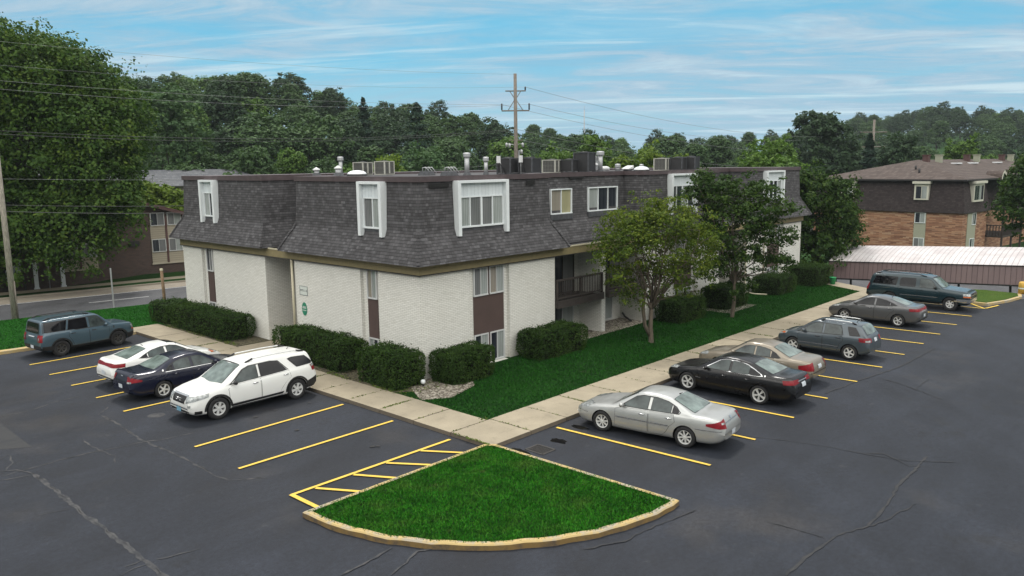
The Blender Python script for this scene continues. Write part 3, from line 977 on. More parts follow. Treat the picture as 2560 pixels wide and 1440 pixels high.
gr.prism([(41.9, 22.2), (45.2, 22.2), (45.2, 25.1), (41.9, 25.1)], 0.0, 0.133)
gr.prism([(38.7, 19.9), (42.0, 20.0), (41.6, 22.3), (38.7, 22.3)], 0.0, 0.129)
tag(gr.build('gravel_bed', 'gravel'), kind='structure')

# street behind: asphalt, markings, gutter, verge, footway
RO, RD, RN = Vector((12.35, 50.28)), Vector((0.9893, -0.146)), Vector((0.146, 0.9893))


def rp(u, off, z=0.0):
    q = RO + RD * u + RN * off
    return (q.x, q.y, z)


def strip(u0, u1, o0, o1, z0, z1, name, mats_, kind='structure'):
    m_ = MB()
    k = max(1, int((u1 - u0) / 60))
    m_.prism([rp(u0, o0)[:2], rp(u1, o0)[:2], rp(u1, o1)[:2], rp(u0, o1)[:2]], z0, z1)
    return tag(m_.build(name, mats_), kind=kind)


strip(-160, 130, -0.6, 5.75, -0.4, 0.0, 'road', 'road_asphalt')
strip(-160, 130, 5.75, 7.9, -0.4, 0.02, 'gutter', 'gutter')
strip(-160, 130, 7.9, 8.1, -0.4, 0.13, 'kerb', 'gutter')
strip(-160, 130, 8.1, 9.3, -0.4, 0.11, 'verge', 'grass')
strip(-160, 130, 9.3, 10.6, -0.4, 0.125, 'footway', 'sidewalk')
strip(-160, 130, 5.55, 5.67, 0.0, 0.006, 'road_line', 'white_line')
strip(5.0, 8.5, 2.72, 2.84, 0.0, 0.006, 'road_line', 'white_line')
strip(-9.0, -5.5, 2.72, 2.84, 0.0, 0.006, 'road_line', 'white_line')

# lower yard by the carport, and the grassy nose at the end of the stalls
yd = MB()
yd.prism([(57.0, 30), (55.2, 22), (57.5, 12), (62, -8), (90, -8), (78, 30)], -2.4, -1.80)
tag(yd.build('carport_yard', 'road_asphalt'), kind='structure')
en = MB()
nose = [(50.35, 10.2), (52.3, 9.55), (54.2, 9.25), (55.3, 9.5), (55.6, 11.5), (53.6, 16.9), (52.1, 17.2), (50.9, 15.2)]
en.prism(nose, -0.3, 0.13, 1)
tag(en.build('end_island_kerb', ['yellow_kerb', 'yellow_kerb']), kind='structure')
eg = MB()
eg.prism(offset_poly(nose, -0.2), 0.1, 0.16)
tag(eg.build('end_island_lawn', 'dry_grass'), kind='structure')

# puddles by the drain
pu = MB()
for cx, cy, a_, b_, s_ in ((16.15, 14.75, .16, .42, 1), (17.55, 14.45, .17, .30, 2), (18.95, 14.75, .15, .32, 3)):
    rp_ = random.Random(s_)
    pu.add([(cx + a_ * math.cos(t) * rp_.uniform(.75, 1.2), cy + b_ * math.sin(t) * rp_.uniform(.75, 1.2), 0.006) for t in [i * math.pi / 9 for i in range(18)]], [list(range(18))])
tag(pu.build('puddle', 'water_dark'), kind='structure')
dr = MB()
for i in range(9):
    y = 14.12 + i * 0.07
    dr.tube([(16.42 + .05 * math.sin(k) + k * 0.085, y, 0.014) for k in range(6)], 0.016, 5)
dr.box(16.36, 14.04, 0.002, 16.92, 14.09, 0.02); dr.box(16.36, 14.70, 0.002, 16.92, 14.75, 0.02)
dr.box(16.34, 14.09, 0.002, 16.40, 14.70, 0.02); dr.box(16.88, 14.09, 0.002, 16.94, 14.70, 0.02)
d_ = dr.build('storm_drain', ['iron', 'car_gap'])
dk = MB(); dk.quad([(16.38, 14.07, .007), (16.9, 14.07, .007), (16.9, 14.72, .007), (16.38, 14.72, .007)])
dk.build('drain_pit', 'car_gap', d_)
tag(d_, 'iron storm drain grate with wavy bars set in the asphalt beside the lawn island', 'drain')

# grass blades where the lawn is close, weeds in the slab joints
rg = np.random.default_rng(11)


def inpoly(P, poly):
    x, y = P[:, 0], P[:, 1]
    ins = np.zeros(len(P), bool)
    j = len(poly) - 1
    for i in range(len(poly)):
        xi, yi = poly[i]; xj, yj = poly[j]
        ins ^= ((yi > y) != (yj > y)) & (x < (xj - xi) * (y - yi) / (yj - yi + 1e-12) + xi)
        j = i
    return ins


def blade_mesh(name, poly, count, hgt, wid, z, mname, lean=0.6):
    xs = [q[0] for q in poly]; ys = [q[1] for q in poly]
    P = np.column_stack([rg.uniform(min(xs), max(xs), count), rg.uniform(min(ys), max(ys), count)])
    P = P[inpoly(P, poly)]
    N = len(P)
    a = rg.uniform(0, 2 * np.pi, N)
    h = hgt * rg.uniform(0.5, 1.25, N)
    d = np.column_stack([np.cos(a), np.sin(a)]) * (wid * rg.uniform(0.6, 1.3, N))[:, None]
    l = rg.normal(size=(N, 2)) * (h * lean)[:, None]
    v = np.zeros((N, 4, 3))
    v[:, 0, :2] = P - d; v[:, 0, 2] = z
    v[:, 1, :2] = P + d; v[:, 1, 2] = z
    v[:, 2, :2] = P + l + d * 0.25; v[:, 2, 2] = z + h
    v[:, 3, :2] = P + l - d * 0.25; v[:, 3, 2] = z + h
    o = link(name, quads_mesh(name, v.reshape(-1, 3), [mname]))
    return tag(o, kind='stuff')


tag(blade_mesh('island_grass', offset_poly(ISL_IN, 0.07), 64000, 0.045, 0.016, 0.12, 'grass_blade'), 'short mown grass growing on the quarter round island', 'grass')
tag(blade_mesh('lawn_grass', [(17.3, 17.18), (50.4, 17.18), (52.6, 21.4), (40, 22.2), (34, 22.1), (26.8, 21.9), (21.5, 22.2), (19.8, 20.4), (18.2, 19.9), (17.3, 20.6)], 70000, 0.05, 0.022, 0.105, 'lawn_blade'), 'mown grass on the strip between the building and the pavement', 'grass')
tag(blade_mesh('verge_grass', [(4, 41.1), (12.3, 40.9), (15.6, 41.6), (20, 41.7), (27, 46.9), (10, 49.5), (4, 50.4)], 60000, 0.06, 0.020, 0.105, 'verge_blade'), 'mown grass between the car park and the street', 'grass')
wv = []
for k in range(26):
    if k < 14: x0, y0, x1, y1 = 15.9 + 1.72 * k - 0.18, 15.6, 15.9 + 1.72 * k - 0.18, 17.15
    else: x0, y0, x1, y1 = 15.9, 17.224 + 1.75 * (k - 14), 17.2, 17.224 + 1.75 * (k - 14)
    amt = [1.0, 0.3, 0.15, 0.8, 0.2, .1, .15, .1][k % 8]
    nn = int(150 * amt)
    t = rg.beta(0.8, 1.4, nn)
    P = np.column_stack([x0 + (x1 - x0) * t, y0 + (y1 - y0) * t, np.full(nn, 0.14)]) + rg.normal(size=(nn, 3)) * [0.03, 0.03, 0.008]
    nm = rg.normal(size=(nn, 3)) * 0.6 + [0, 0, 1]
    wv.append(leaf_cards(P, nm / np.linalg.norm(nm, axis=1)[:, None], rg.uniform(.02, .04, nn), rg))
for bx0, by0, bx1, by1, nn in ((17.25, 21.0, 17.45, 30.9, 900), (17.3, 33.4, 17.6, 41.0, 800), (17.4, 20.2, 19.6, 22.0, 350), (27.2, 22.0, 33.8, 23.4, 260), (17.2, 17.2, 17.35, 17.6, 60)):
    P = np.column_stack([rg.uniform(bx0, bx1, nn), rg.uniform(by0, by1, nn), np.full(nn, 0.15)]) + rg.normal(size=(nn, 3)) * [0.05, 0.05, 0.02]
    keep = np.sin(P[:, 1] * 2.1 + P[:, 0]) + rg.normal(size=nn) * 0.5 > 0
    P = P[keep]; nn = len(P)
    nm = rg.normal(size=(nn, 3)) * 0.6 + [0, 0, 1]
    wv.append(leaf_cards(P, nm / np.linalg.norm(nm, axis=1)[:, None], rg.uniform(.02, .05, nn), rg))
tag(link('weeds', quads_mesh('weeds', np.concatenate(wv), ['weed'])), 'weeds growing in the pavement joints and along the beds', 'weeds', None, 'stuff')

# ------------------------------------------------------------------ the apartment block
def bw(m_, name, mats_, parent, sharp=None):
    """build from world coordinates under an unrotated parent Empty"""
    p = parent
    off = Vector((0, 0, 0))
    while p is not None:
        off += p.location; p = p.parent
    m_.v = [(x - off.x, y - off.y, z - off.z) for x, y, z in m_.v]
    return m_.build(name, mats_, parent, sharp=sharp)


X0, Y0, X1, Y1 = 19.05, 22.35, 53.30, 41.68
apt = empty('apartment_building', (X0, Y0, 0), 0, 'long white brick apartment block with a grey shingled mansard and white dormers', 'building')
EX, EY, NX, NY = (1, 0), (0, 1), (0, -1), (-1, 0)      # wall directions and outward normals
ZS = 4.16
foot = [(X0, Y0), (21.6, Y0), (21.6, Y0 + .14), (23.93, Y0 + .14), (23.93, Y0), (26.9, Y0), (26.9, 23.75), (33.94, 23.75), (33.94, Y0),
        (36.85, Y0), (36.85, Y0 + .14), (39.28, Y0 + .14), (39.28, Y0), (41.95, Y0), (41.95, 25.0), (45.2, 25.0), (45.2, Y0),
        (48.15, Y0), (48.15, Y0 + .14), (50.5, Y0 + .14), (50.5, Y0), (X1, Y0), (X1, Y1), (X0, Y1),
        (X0, 39.6), (X0 + .14, 39.6), (X0 + .14, 38.32), (X0, 38.32), (X0, 33.33), (22.0, 33.33), (22.0, 30.86), (X0, 30.86),
        (X0, 26.02), (X0 + .14, 26.02), (X0 + .14, 24.86), (X0, 24.86)]
wl = MB()
n_ = len(foot)
for i in range(n_):
    a, b = foot[i], foot[(i + 1) % n_]
    wl.quad([(*a, -0.3), (*b, -0.3), (*b, ZS), (*a, ZS)])
wl.box(30.42, Y0 + .01, -0.3, 30.72, 23.74, ZS)        # wall between the two balconies
wl.box(21.93, Y0 - .10, -.2, 23.7, Y0 + .13, .12, 0)
bw(wl, 'brick_wall', 'white_brick', apt)

# mansard
up = [(X0, Y0), (26.9, Y0), (26.9, 23.55), (33.94, 23.55), (33.94, Y0), (41.95, Y0), (41.95, 23.55), (45.2, 23.55), (45.2, Y0), (X1, Y0), (X1, Y1), (X0, Y1),
      (X0, 33.33), (20.95, 33.33), (20.95, 30.86), (X0, 30.86)]
lev = [(0.10, 4.50), (0.50, 4.535), (0.49, 4.57), (0.10, 5.30), (-0.04, 5.52), (-0.12, 5.76), (-0.20, 7.62)]
rings = [[(*q, z) for q in offset_poly(up, o)] for o, z in lev]
ms = MB()
n_ = len(up)
for r0, r1 in zip(rings, rings[1:]):
    for i in range(n_):
        j = (i + 1) % n_
        ms.quad([r0[i], r0[j], r1[j], r1[i]])
mans = bw(ms, 'mansard_roof', 'grey_shingle', apt)
for i in range(n_):                                    # shingled hip caps on the outer corners
    p0, p1, p2 = Vector(up[i - 1]), Vector(up[i]), Vector(up[(i + 1) % n_])
    e0, e1 = (p1 - p0).normalized(), (p2 - p1).normalized()
    if e0.x * e1.y - e0.y * e1.x <= 0: continue
    hp = MB()
    for k in range(2, 5):
        a, b = Vector(rings[k][i]), Vector(rings[k + 1][i])
        out = Vector((e0.y + e1.y, -e0.x - e1.x, 0)).normalized() * 0.035 + Vector((0, 0, 0.02))
        N = max(1, int((b - a).length / 0.14))
        for q in range(N):
            s0, s1 = a + (b - a) * (q / N), a + (b - a) * ((q + 1) / N)
            w = 0.13
            for d_, sg in ((Vector((-e0.x, -e0.y, 0)), 1), (Vector((e1.x, e1.y, 0)), -1)):
                A, B = s0 + out * 1.5, s1 + out
                pts = [A + d_ * w, A, B, B + d_ * w]
                hp.quad(pts if sg > 0 else pts[::-1])
    bw(hp, 'hip_cap', 'grey_shingle', mans)

fa = MB()
fa.box(X0 - .10, Y0 - .10, ZS, X1 + .10, Y1 + .10, 4.492, 0, 1)
fa.box(X0 - .125, Y0 - .125, ZS - .035, X1 + .125, Y1 + .125, ZS - .001, 2)
fa.box(27.45, Y0 - .13, 4.493, 33.4, Y0 - .06, 4.55, 3)
fa.box(42.5, Y0 - .13, 4.493, 44.7, Y0 - .06, 4.55, 3)
fa.box(X0 - .13, 31.4, 4.493, X0 - .06, 32.8, 4.55, 3)
bw(fa, 'fascia', ['fascia', 'roof_membrane', 'dark_trim', 'cream_pipe'], apt)

cp_ = MB()
o1, o2 = offset_poly(up, -0.13), offset_poly(up, -0.42)
for i in range(n_):
    j = (i + 1) % n_
    cp_.quad([(*o1[i], 7.58), (*o1[j], 7.58), (*o1[j], 7.79), (*o1[i], 7.79)])
    cp_.quad([(*o1[i], 7.79), (*o1[j], 7.79), (*o2[j], 7.76), (*o2[i], 7.76)])
    cp_.quad([(*o2[j], 7.58), (*o2[i], 7.58), (*o2[i], 7.76), (*o2[j], 7.76)])
    cp_.quad([(*o1[j], 7.58), (*o1[i], 7.58), (*rings[-1][i][:2], 7.60), (*rings[-1][j][:2], 7.60)])
bw(cp_, 'parapet_cap', 'cap_metal', apt)
dk = MB()
dk.quad([(x, y, 7.64) for x, y in offset_poly(up, -0.40)])
bw(dk, 'roof_deck', 'roof_membrane', apt)
for y_, a0, a1, z0, z1 in ((22.48, 19.75, 20.75, 7.36, 7.52), (22.48, 25.2, 25.75, 7.32, 7.52), (23.67, 29.6, 30.7, 7.48, 7.58), (22.48, 40.3, 41.4, 7.30, 7.52)):
    tp = MB()                                          # tar paper showing where shingles blew off
    tp.obox((0, y_), EX, NX, a0, a1, 0.0, 0.012, z0, z1)
    bw(tp, 'tar_paper_patch', 'car_gap', mans)


def window(par, P, a, nrm, u0, u1, z0, z1, kinds, name='window', fr=0.055, dep=0.07, fm='window_frame', sills=True):
    """framed window on the wall through P; kinds = one pane material per sash, left to right along a. Panes are sub-parts."""
    f = MB()
    f.obox(P, a, nrm, u0, u1, 0, dep, z1 - fr, z1)
    f.obox(P, a, nrm, u0, u1, 0, dep + (.02 if sills else 0), z0, z0 + fr)
    k = len(kinds)
    w = (u1 - u0) / k
    for i in range(k + 1):
        hw = fr * (0.5 if 0 < i < k else 1.0)
        c = u0 + w * i
        lo, hi = (c, c + hw) if i == 0 else ((c - hw, c) if i == k else (c - hw * .55, c + hw * .55))
        f.obox(P, a, nrm, lo, hi, 0, dep - (0 if i in (0, k) else .012), z0 + fr, z1 - fr)
    fo = bw(f, name, fm, par) if par.rotation_euler.z == 0 and par.parent is None else f.build(name, fm, par)
    for i, km in enumerate(kinds):
        g = MB()
        dd = 0.018 + 0.012 * (i % 2)
        g.obox(P, a, nrm, u0 + w * i + .01, u0 + w * (i + 1) - .01, 0.002, dd, z0 + fr * .6, z1 - fr * .6)
        if par.rotation_euler.z == 0 and par.parent is None:
            off = par.location
            g.v = [(x - off.x, y - off.y, z - off.z) for x, y, z in g.v]
        g.build('pane', km, fo)
    return fo


# window bays: two stacked windows with a brown panel between
for x0 in (21.93, 37.15, 48.42):
    P = (0, Y0 + .14)
    m_ = MB()
    m_.obox(P, EX, NX, x0, x0 + 1.76, 0, .03, 1.37, 2.95)
    m_.obox(P, EX, NX, x0 + .80, x0 + .90, 0, .05, 2.95, ZS - .04); m_.obox(P, EX, NX, x0 + .80, x0 + .90, 0, .05, .15, 1.37)
    bw(m_, 'spandrel_panel', 'brown_panel', apt)
    sets = [('pane_grey', 'pane_blind'), ('pane_tan', 'pane_blind'), ('pane_dark', 'pane_blind'), ('pane_dark', 'pane_blind')]
    window(apt, P, EX, NX, x0, x0 + .80, 2.95, ZS - .03, sets[0])
    window(apt, P, EX, NX, x0 + .90, x0 + 1.76, 2.95, ZS - .03, sets[1])
    window(apt, P, EX, NX, x0, x0 + .80, .15, 1.37, sets[2])
    window(apt, P, EX, NX, x0 + .90, x0 + 1.76, .15, 1.37, sets[3])
for y1 in (25.72, 39.28):
    P = (X0 + .14, 0)
    a = (0, -1)
    m_ = MB(); m_.obox(P, a, NY, -y1, -y1 + .64, 0, .03, 1.33, 2.93); bw(m_, 'spandrel_panel', 'brown_panel', apt)
    window(apt, P, a, NY, -y1, -y1 + .64, 2.93, ZS - .03, ('pane_tan', 'pane_blind') if y1 < 30 else ('pane_dark', 'pane_grey'))
    window(apt, P, a, NY, -y1, -y1 + .64, .15, 1.33, ('pane_blind', 'pane_dark'))


def dormer(P, a, nrm, u0, u1, kinds, grv):
    """white surround standing proud of the mansard, grooved board over the window"""
    d = MB()
    fw = 0.165
    d.obox(P, a, nrm, u0, u0 + fw, -.30, .24, 5.47, 7.60)
    d.obox(P, a, nrm, u1 - fw, u1, -.30, .24, 5.47, 7.60)
    d.obox(P, a, nrm, u0 + fw, u1 - fw, -.30, .235, 7.50, 7.598)
    do = bw(d, 'dormer', 'white_trim', apt)
    g = MB(); g.obox(P, a, nrm, u0 + fw, u1 - fw, -.30, .05, 6.98, 7.50); bw(g, 'grooved_panel', grv, do)
    g = MB(); g.obox(P, a, nrm, u0 + fw, u1 - fw, -.30, .04, 5.45, 5.76); bw(g, 'sill_flashing', 'lead_flashing', do)
    pairs = len(kinds) // 2
    w = (u1 - u0 - 2 * fw) / pairs
    for i in range(pairs):
        q0 = u0 + fw + w * i
        f = MB(); fr = .05
        f.obox(P, a, nrm, q0, q0 + w, -.25, .07, 6.93, 6.98); f.obox(P, a, nrm, q0, q0 + w, -.25, .09, 5.76, 5.83)
        for c in (q0, q0 + w / 2 - fr / 2, q0 + w - fr): f.obox(P, a, nrm, c, c + fr, -.25, .065, 5.83, 6.93)
        fo = bw(f, 'window', 'white_trim', apt)
        for k in range(2):
            g = MB(); g.obox(P, a, nrm, q0 + w / 2 * k + .02, q0 + w / 2 * (k + 1) - .02, -.25, .02 + .012 * k, 5.80, 6.95); bw(g, 'pane', kinds[2 * i + k], fo)


PD = (0, Y0 + .12)
dormer(PD, EX, NX, 21.0, 23.86, ['pane_blind', 'pane_grey', 'pane_grey', 'pane_blind'], 'white_groove')
dormer(PD, EX, NX, 36.40, 39.05, ['pane_dark', 'pane_dark', 'pane_blind', 'pane_dark'], 'white_groove')
dormer(PD, EX, NX, 47.60, 50.20, ['pane_blind', 'pane_dark', 'pane_dark', 'pane_blind'], 'white_groove')
PL_ = (X0 + .12, 0)
dormer(PL_, (0, -1), NY, -25.88, -24.36, ['pane_grey', 'pane_blind'], 'white_groove_y')
dormer(PL_, (0, -1), NY, -39.22, -37.72, ['pane_blind', 'pane_dark'], 'white_groove_y')

# recessed upper windows over the balconies
PR = (0, 23.70)
for u0, u1, kk in ((28.15, 29.72, ('pane_tan', 'pane_yellow')), (31.0, 33.45, ('pane_blind', 'pane_dark', 'pane_dark'))):
    window(apt, PR, EX, NX, u0, u1, 5.86, 7.04, kk, fm='white_trim', dep=.10)
    m_ = MB(); m_.obox(PR, EX, NX, u0 - .03, u1 + .03, 0, .13, 5.60, 5.855); bw(m_, 'sill_flashing', 'lead_flashing', apt)

# balconies, patio doors
for u0, u1 in ((26.93, 30.40), (30.75, 33.92)):
    b_ = MB()
    b_.box(u0, Y0 - .12, 1.80, u1, 23.74, 2.02, 0)
    b_.box(u0, Y0 - .16, 1.78, u1, Y0 - .121, 2.12, 0)
    bo = bw(b_, 'balcony', 'brown_wood', apt)
    r_ = MB()
    r_.box(u0, Y0 - .10, 2.98, u1, Y0 - .01, 3.07); r_.box(u0, Y0 - .08, 2.18, u1, Y0 - .03, 2.25)
    k = int((u1 - u0) / .125)
    for i in range(k + 1):
        x = u0 + .02 + (u1 - u0 - .06) * i / k
        r_.box(x, Y0 - .07, 2.25, x + .028, Y0 - .04, 2.98)
    for x in (u0, (u0 + u1) / 2, u1 - .09): r_.box(x, Y0 - .095, 2.02, x + .09, Y0 - .015, 2.979)
    bw(r_, 'railing', 'brown_wood', bo)
    window(apt, (0, 23.75), EX, NX, u0 + 1.3, u0 + 3.05, 2.05, 4.02, ('pane_dark', 'pane_grey'), 'patio_door', fm='brown_wood')
    window(apt, (0, 23.75), EX, NX, u0 + 1.3, u0 + (3.0 if u0 < 30 else 2.4), .22, 1.66, ('pane_dark', 'pane_blind'), 'patio_door')
ep = MB(); ep.obox((0, 25.0), EX, NX, 42.3, 44.8, 0, .06, 0.1, ZS - .05); bw(ep, 'entrance_panel', 'brown_panel', apt)
window(apt, (0, 24.94), EX, NX, 42.9, 43.9, .15, 2.25, ('pane_dark',), 'entrance_door', fm='brown_wood')
ep = MB(); ep.obox((22.0, 0), (0, -1), NY, -33.1, -31.1, 0, .06, 0.1, ZS - .05); bw(ep, 'entrance_panel', 'brown_panel', apt)
for pts in ([(18.96, 30.92, 4.14), (18.96, 30.92, .15)], [(45.12, 22.27, 4.14), (45.12, 22.27, .25), (45.2, 21.7, .17), (45.5, 21.0, .16)], [(47.6, 22.29, 4.14), (47.6, 22.29, .12)]):
    d = MB(); d.tube(pts, 0.055 if pts[0][0] < 20 else .045, 8); bw(d, 'downspout', 'cream_pipe', apt)
sp = MB(); sp.box(27.3, 23.2, .14, 27.36, 23.3, .2)
# splash block pipe in the patio corner
pp = MB(); pp.tube([(33.8, 23.5, .45), (33.75, 23.3, .28), (33.3, 22.6, .2)], .05, 7); bw(pp, 'drain_pipe', 'dark_trim', apt)


def text_mesh(body, size, matname, parent, M, ext=0.004, name='lettering'):
    c = bpy.data.curves.new('t', 'FONT'); c.body = body; c.size = size; c.extrude = ext; c.align_x = 'CENTER'; c.align_y = 'CENTER'
    o = bpy.data.objects.new('t', c); COL.objects.link(o)
    dg = bpy.context.evaluated_depsgraph_get()
    me = bpy.data.meshes.new_from_object(o.evaluated_get(dg))
    bpy.data.objects.remove(o); bpy.data.curves.remove(c)
    me.materials.clear(); me.materials.append(MATS[matname])
    me.transform(M)
    return link(name, me, parent)


# signs on the wall (text runs along -y, faces -x)
MS = Matrix(((0, 0, -1, 0), (-1, 0, 0, 0), (0, 1, 0, 0), (0, 0, 0, 1)))
sg = empty('apartment_sign', (X0 - .012, 30.19, 2.80), 0, 'small grey outlined sign of apartment numbers on the white brick beside the downspout', 'sign')
f = MB()
f.box(0, -.31, -.21, .01, .31, .21)
f.build('board', 'sign_white', sg)
f = MB()
for y0, y1, z0, z1 in ((-.31, .31, .185, .21), (-.31, .31, -.21, -.185), (-.31, -.285, -.185, .185), (.285, .31, -.185, .185)): f.box(-.008, y0, z0, -.001, y1, z1)
f.build('frame', 'sign_grey', sg)
text_mesh('APTS 1-18', .135, 'sign_grey', sg, Matrix.Translation((-.004, 0, 0)) @ MS)
so = empty('oval_sign', (X0 - .012, 30.20, 1.98), 0, 'green oval sign with white lines of writing on the white brick wall', 'sign')
f = MB(); f.add([(-.0, .20 * math.cos(a), .30 * math.sin(a)) for a in [-i * math.pi / 14 for i in range(28)]] + [(.011, .20 * math.cos(a), .30 * math.sin(a)) for a in [-i * math.pi / 14 for i in range(28)]], [list(range(28))[::-1]] + [(i, (i + 1) % 28, 28 + (i + 1) % 28, 28 + i) for i in range(28)])
f.build('board', 'sign_green', so)
f = MB()
for z, w, h in ((.115, .11, .014), (.075, .14, .014), (.035, .15, .014)):
    for k in range(6): f.box(-.005, -w + k * w / 3 + .008, z - h, -.001, -w + (k + 1) * w / 3 - .004, z + h)
f.box(-.005, -.15, -.075, -.001, .16, -.045)
f.build('lettering', 'sign_white', so)

# ------------------------------------------------------------------ things on the roof
ZR = 7.645


def rthing(name, x, y, label, cat, group=None):
    return empty(name, (x, y, ZR), 0, label, cat, group)


def vent(x, y, h, r, label, cap=1.5, boot=True, style='rib'):
    t = rthing('roof_vent', x, y, label, 'roof vent', 'vent pipes on the flat roof')
    p = MB(); p.lathe([(0, 0), (r, 0), (r, h - .18), (0, h - .18)], 12); p.build('pipe', 'galvanised', t)
    c = MB()
    if style == 'rib':
        R_ = r * cap
        c.lathe([(r * .9, h - .26), (R_ * .9, h - .24), (R_, h - .20), (R_ * .94, h - .17), (R_, h - .14), (R_ * .94, h - .11), (R_, h - .08), (R_ * .9, h - .02), (R_ * .5, h), (0, h)], 14)
    else:
        R_ = r * cap
        c.lathe([(r * .8, h - .20), (R_, h - .19), (R_ * .95, h - .12), (0, h)], 14)
    c.build('cap', 'white_metal' if style != 'rib' else 'galvanised', t)
    if boot:
        b = MB(); b.lathe([(r * 1.9, 0), (r * 1.25, .16), (r * 1.05, .18)], 12); b.build('boot', 'lead_flashing', t)
    return t


vent(26.9, 40.6, .52, .15, 'short white capped vent nearest the left end of the roof', 1.5, True, 'cone')
vent(27.1, 38.7, .60, .17, 'stubby white capped vent left of the tall ribbed pipe', 1.35, True, 'cone')
vent(28.2, 40.0, 1.12, .11, 'tall grey pipe with a ribbed cap near the left end of the roof', 1.75)
vent(29.2, 30.2, 1.18, .13, 'tall ribbed vent pipe left of the dark condensers in the middle of the roof', 1.55)
vent(29.8, 29.4, .95, .10, 'shorter ribbed vent pipe between the tall one and the dark condensers', 1.6)
vent(37.7, 29.0, 1.12, .15, 'fat ribbed vent pipe right of the tallest condenser', 1.35)
vent(38.3, 28.3, 1.25, .14, 'tallest mushroom capped vent pipe beside the boxed flue', 1.7)
vent(37.6, 28.2, .62, .10, 'small white conical vent in front of the boxed flue', 2.2, True, 'cone')
vent(41.2, 29.1, .50, .12, 'short grey vent right of the white pipe elbow', 1.5)
vent(45.8, 30.4, .45, .11, 'short vent behind the right skylight dome', 1.4)
vent(48.0, 27.8, .95, .13, 'ribbed vent pipe at the right end of the condenser row', 1.5)
vent(25.9, 38.9, .18, .08, 'very short pale pipe stub left of the capped vents', 1.2, True, 'cone')
bx = rthing('boxed_flue', 38.2, 28.7, 'square white metal flue between two round vent pipes on the roof', 'flue')
f = MB(); f.box(-.17, -.17, 0, .17, .17, .82); f.build('box', 'white_metal', bx)
f = MB(); f.box(-.23, -.23, .82, .23, .23, .98); f.build('cap', 'white_metal', bx)
hd = rthing('roof_hood', 42.0, 28.9, 'low slanted metal hood at the parapet right of the vents', 'roof vent')
f = MB(); f.box(-.2, -.2, 0, .2, .2, .2); f.build('base', 'lead_flashing', hd)
f = MB(); f.add([(-.3, -.25, .2), (.3, -.25, .38), (.3, .25, .38), (-.3, .25, .2), (-.3, -.25, .15), (.3, -.25, .2), (.3, .25, .2), (-.3, .25, .15)], [(0, 1, 2, 3), (0, 4, 5, 1), (1, 5, 6, 2), (2, 6, 7, 3), (3, 7, 4, 0), (7, 6, 5, 4)]); f.build('hood', 'white_metal', hd)
el = rthing('pipe_elbow', 39.6, 29.0, 'white bent duct lying low on the roof among the vents', 'duct')
f = MB(); f.tube([(-.35, 0, .22), (.25, 0, .24), (.45, 0, .2)], .13, 10); f.build('pipe', 'white_metal', el)
f = MB(); f.tube([(-.3, .05, 0), (-.3, .05, .2)], .06, 7); f.build('support', 'lead_flashing', el)


def dome(x, y, r, label):
    t = rthing('skylight', x, y, label, 'skylight', 'white skylight domes on the roof')
    f = MB(); f.lathe([(r * 1.05, 0), (r * 1.05, .10), (r * .95, .10)], 20); f.build('curb', 'dark_trim', t)
    f = MB(); f.lathe([(r * math.cos(a), .10 + .22 * math.sin(a)) for a in [i * math.pi / 16 for i in range(9)]], 20); f.build('dome', 'dome_plastic', t)


dome(27.6, 37.6, .55, 'white skylight dome in front of the beige condensers near the left end')
dome(44.0, 29.2, .5, 'white skylight dome left of the right hand condenser row')


def condenser(x, y, w, d, h, rz, dark, label, z=.10):
    t = rthing('condenser', x, y, label, 'air conditioner', 'condensers on the flat roof')
    t.rotation_euler = (0, 0, rz)
    b = MB(); b.box(-w / 2, -d / 2, z, w / 2, d / 2, z + h); b.build('coil', 'coil_dark' if dark else 'coil_beige', t)
    e = .035; fm = 'beige_metal' if not dark else 'galvanised'
    f = MB()
    for sx in (-1, 1):
        for sy in (-1, 1):
            cx, cy = sx * w / 2, sy * d / 2
            f.box(cx - e, cy - e, z - .02, cx + e, cy + e, z + h + .01)
    f.box(-w / 2 - .03, -d / 2 - .03, z + h + .011, w / 2 + .03, d / 2 + .03, z + h + .06)
    f.box(-w / 2 - .03, -d / 2 - .03, z - .07, w / 2 + .03, d / 2 + .03, z - .021)
    if not dark: f.box(-.06, -d / 2 - .02, z + .01, .06, -d / 2 + .02, z + h)
    f.build('frame', fm if not dark else 'lead_flashing', t)
    f = MB(); f.lathe([(w * .32, z + h + .062), (w * .32, z + h + .09), (w * .1, z + h + .11), (0, z + h + .11)], 14); f.build('fan_guard', 'black_metal', t)
    f = MB(); f.box(-w / 2, -d / 2, 0, -w / 2 + .12, d / 2, z - .071); f.box(w / 2 - .12, -d / 2, 0, w / 2, d / 2, z - .071); f.build('skid', 'galvanised', t)
    return t


CG = rad(12)
condenser(29.6, 39.7, .85, .75, .62, CG, False, 'beige framed condenser at the left of the pair by the skylight')
condenser(29.9, 38.0, .85, .75, .66, CG, False, 'beige framed condenser at the right of the pair by the skylight')
condenser(31.3, 29.2, .95, .80, .72, CG, True, 'dark condenser left of the utility pole with a disconnect post')
condenser(32.0, 28.3, .95, .80, .72, CG, True, 'dark condenser directly in front of the utility pole')
condenser(35.2, 29.4, .85, .8, .62, CG, False, 'beige grilled condenser left of the tall dark one')
condenser(36.0, 28.8, .85, .8, .62, CG, True, 'low dark condenser touching the tall dark one')
condenser(36.9, 28.4, .92, .9, 1.02, CG, True, 'tallest dark condenser in the middle of the roof')
condenser(44.9, 28.2, .85, .8, .66, CG, False, 'beige grilled condenser at the left of the right hand row')
condenser(45.7, 27.5, .9, .8, .70, CG, True, 'dark condenser in the middle of the right hand row')
condenser(46.8, 27.2, .9, .8, .74, CG, True, 'dark condenser at the right of the right hand row')
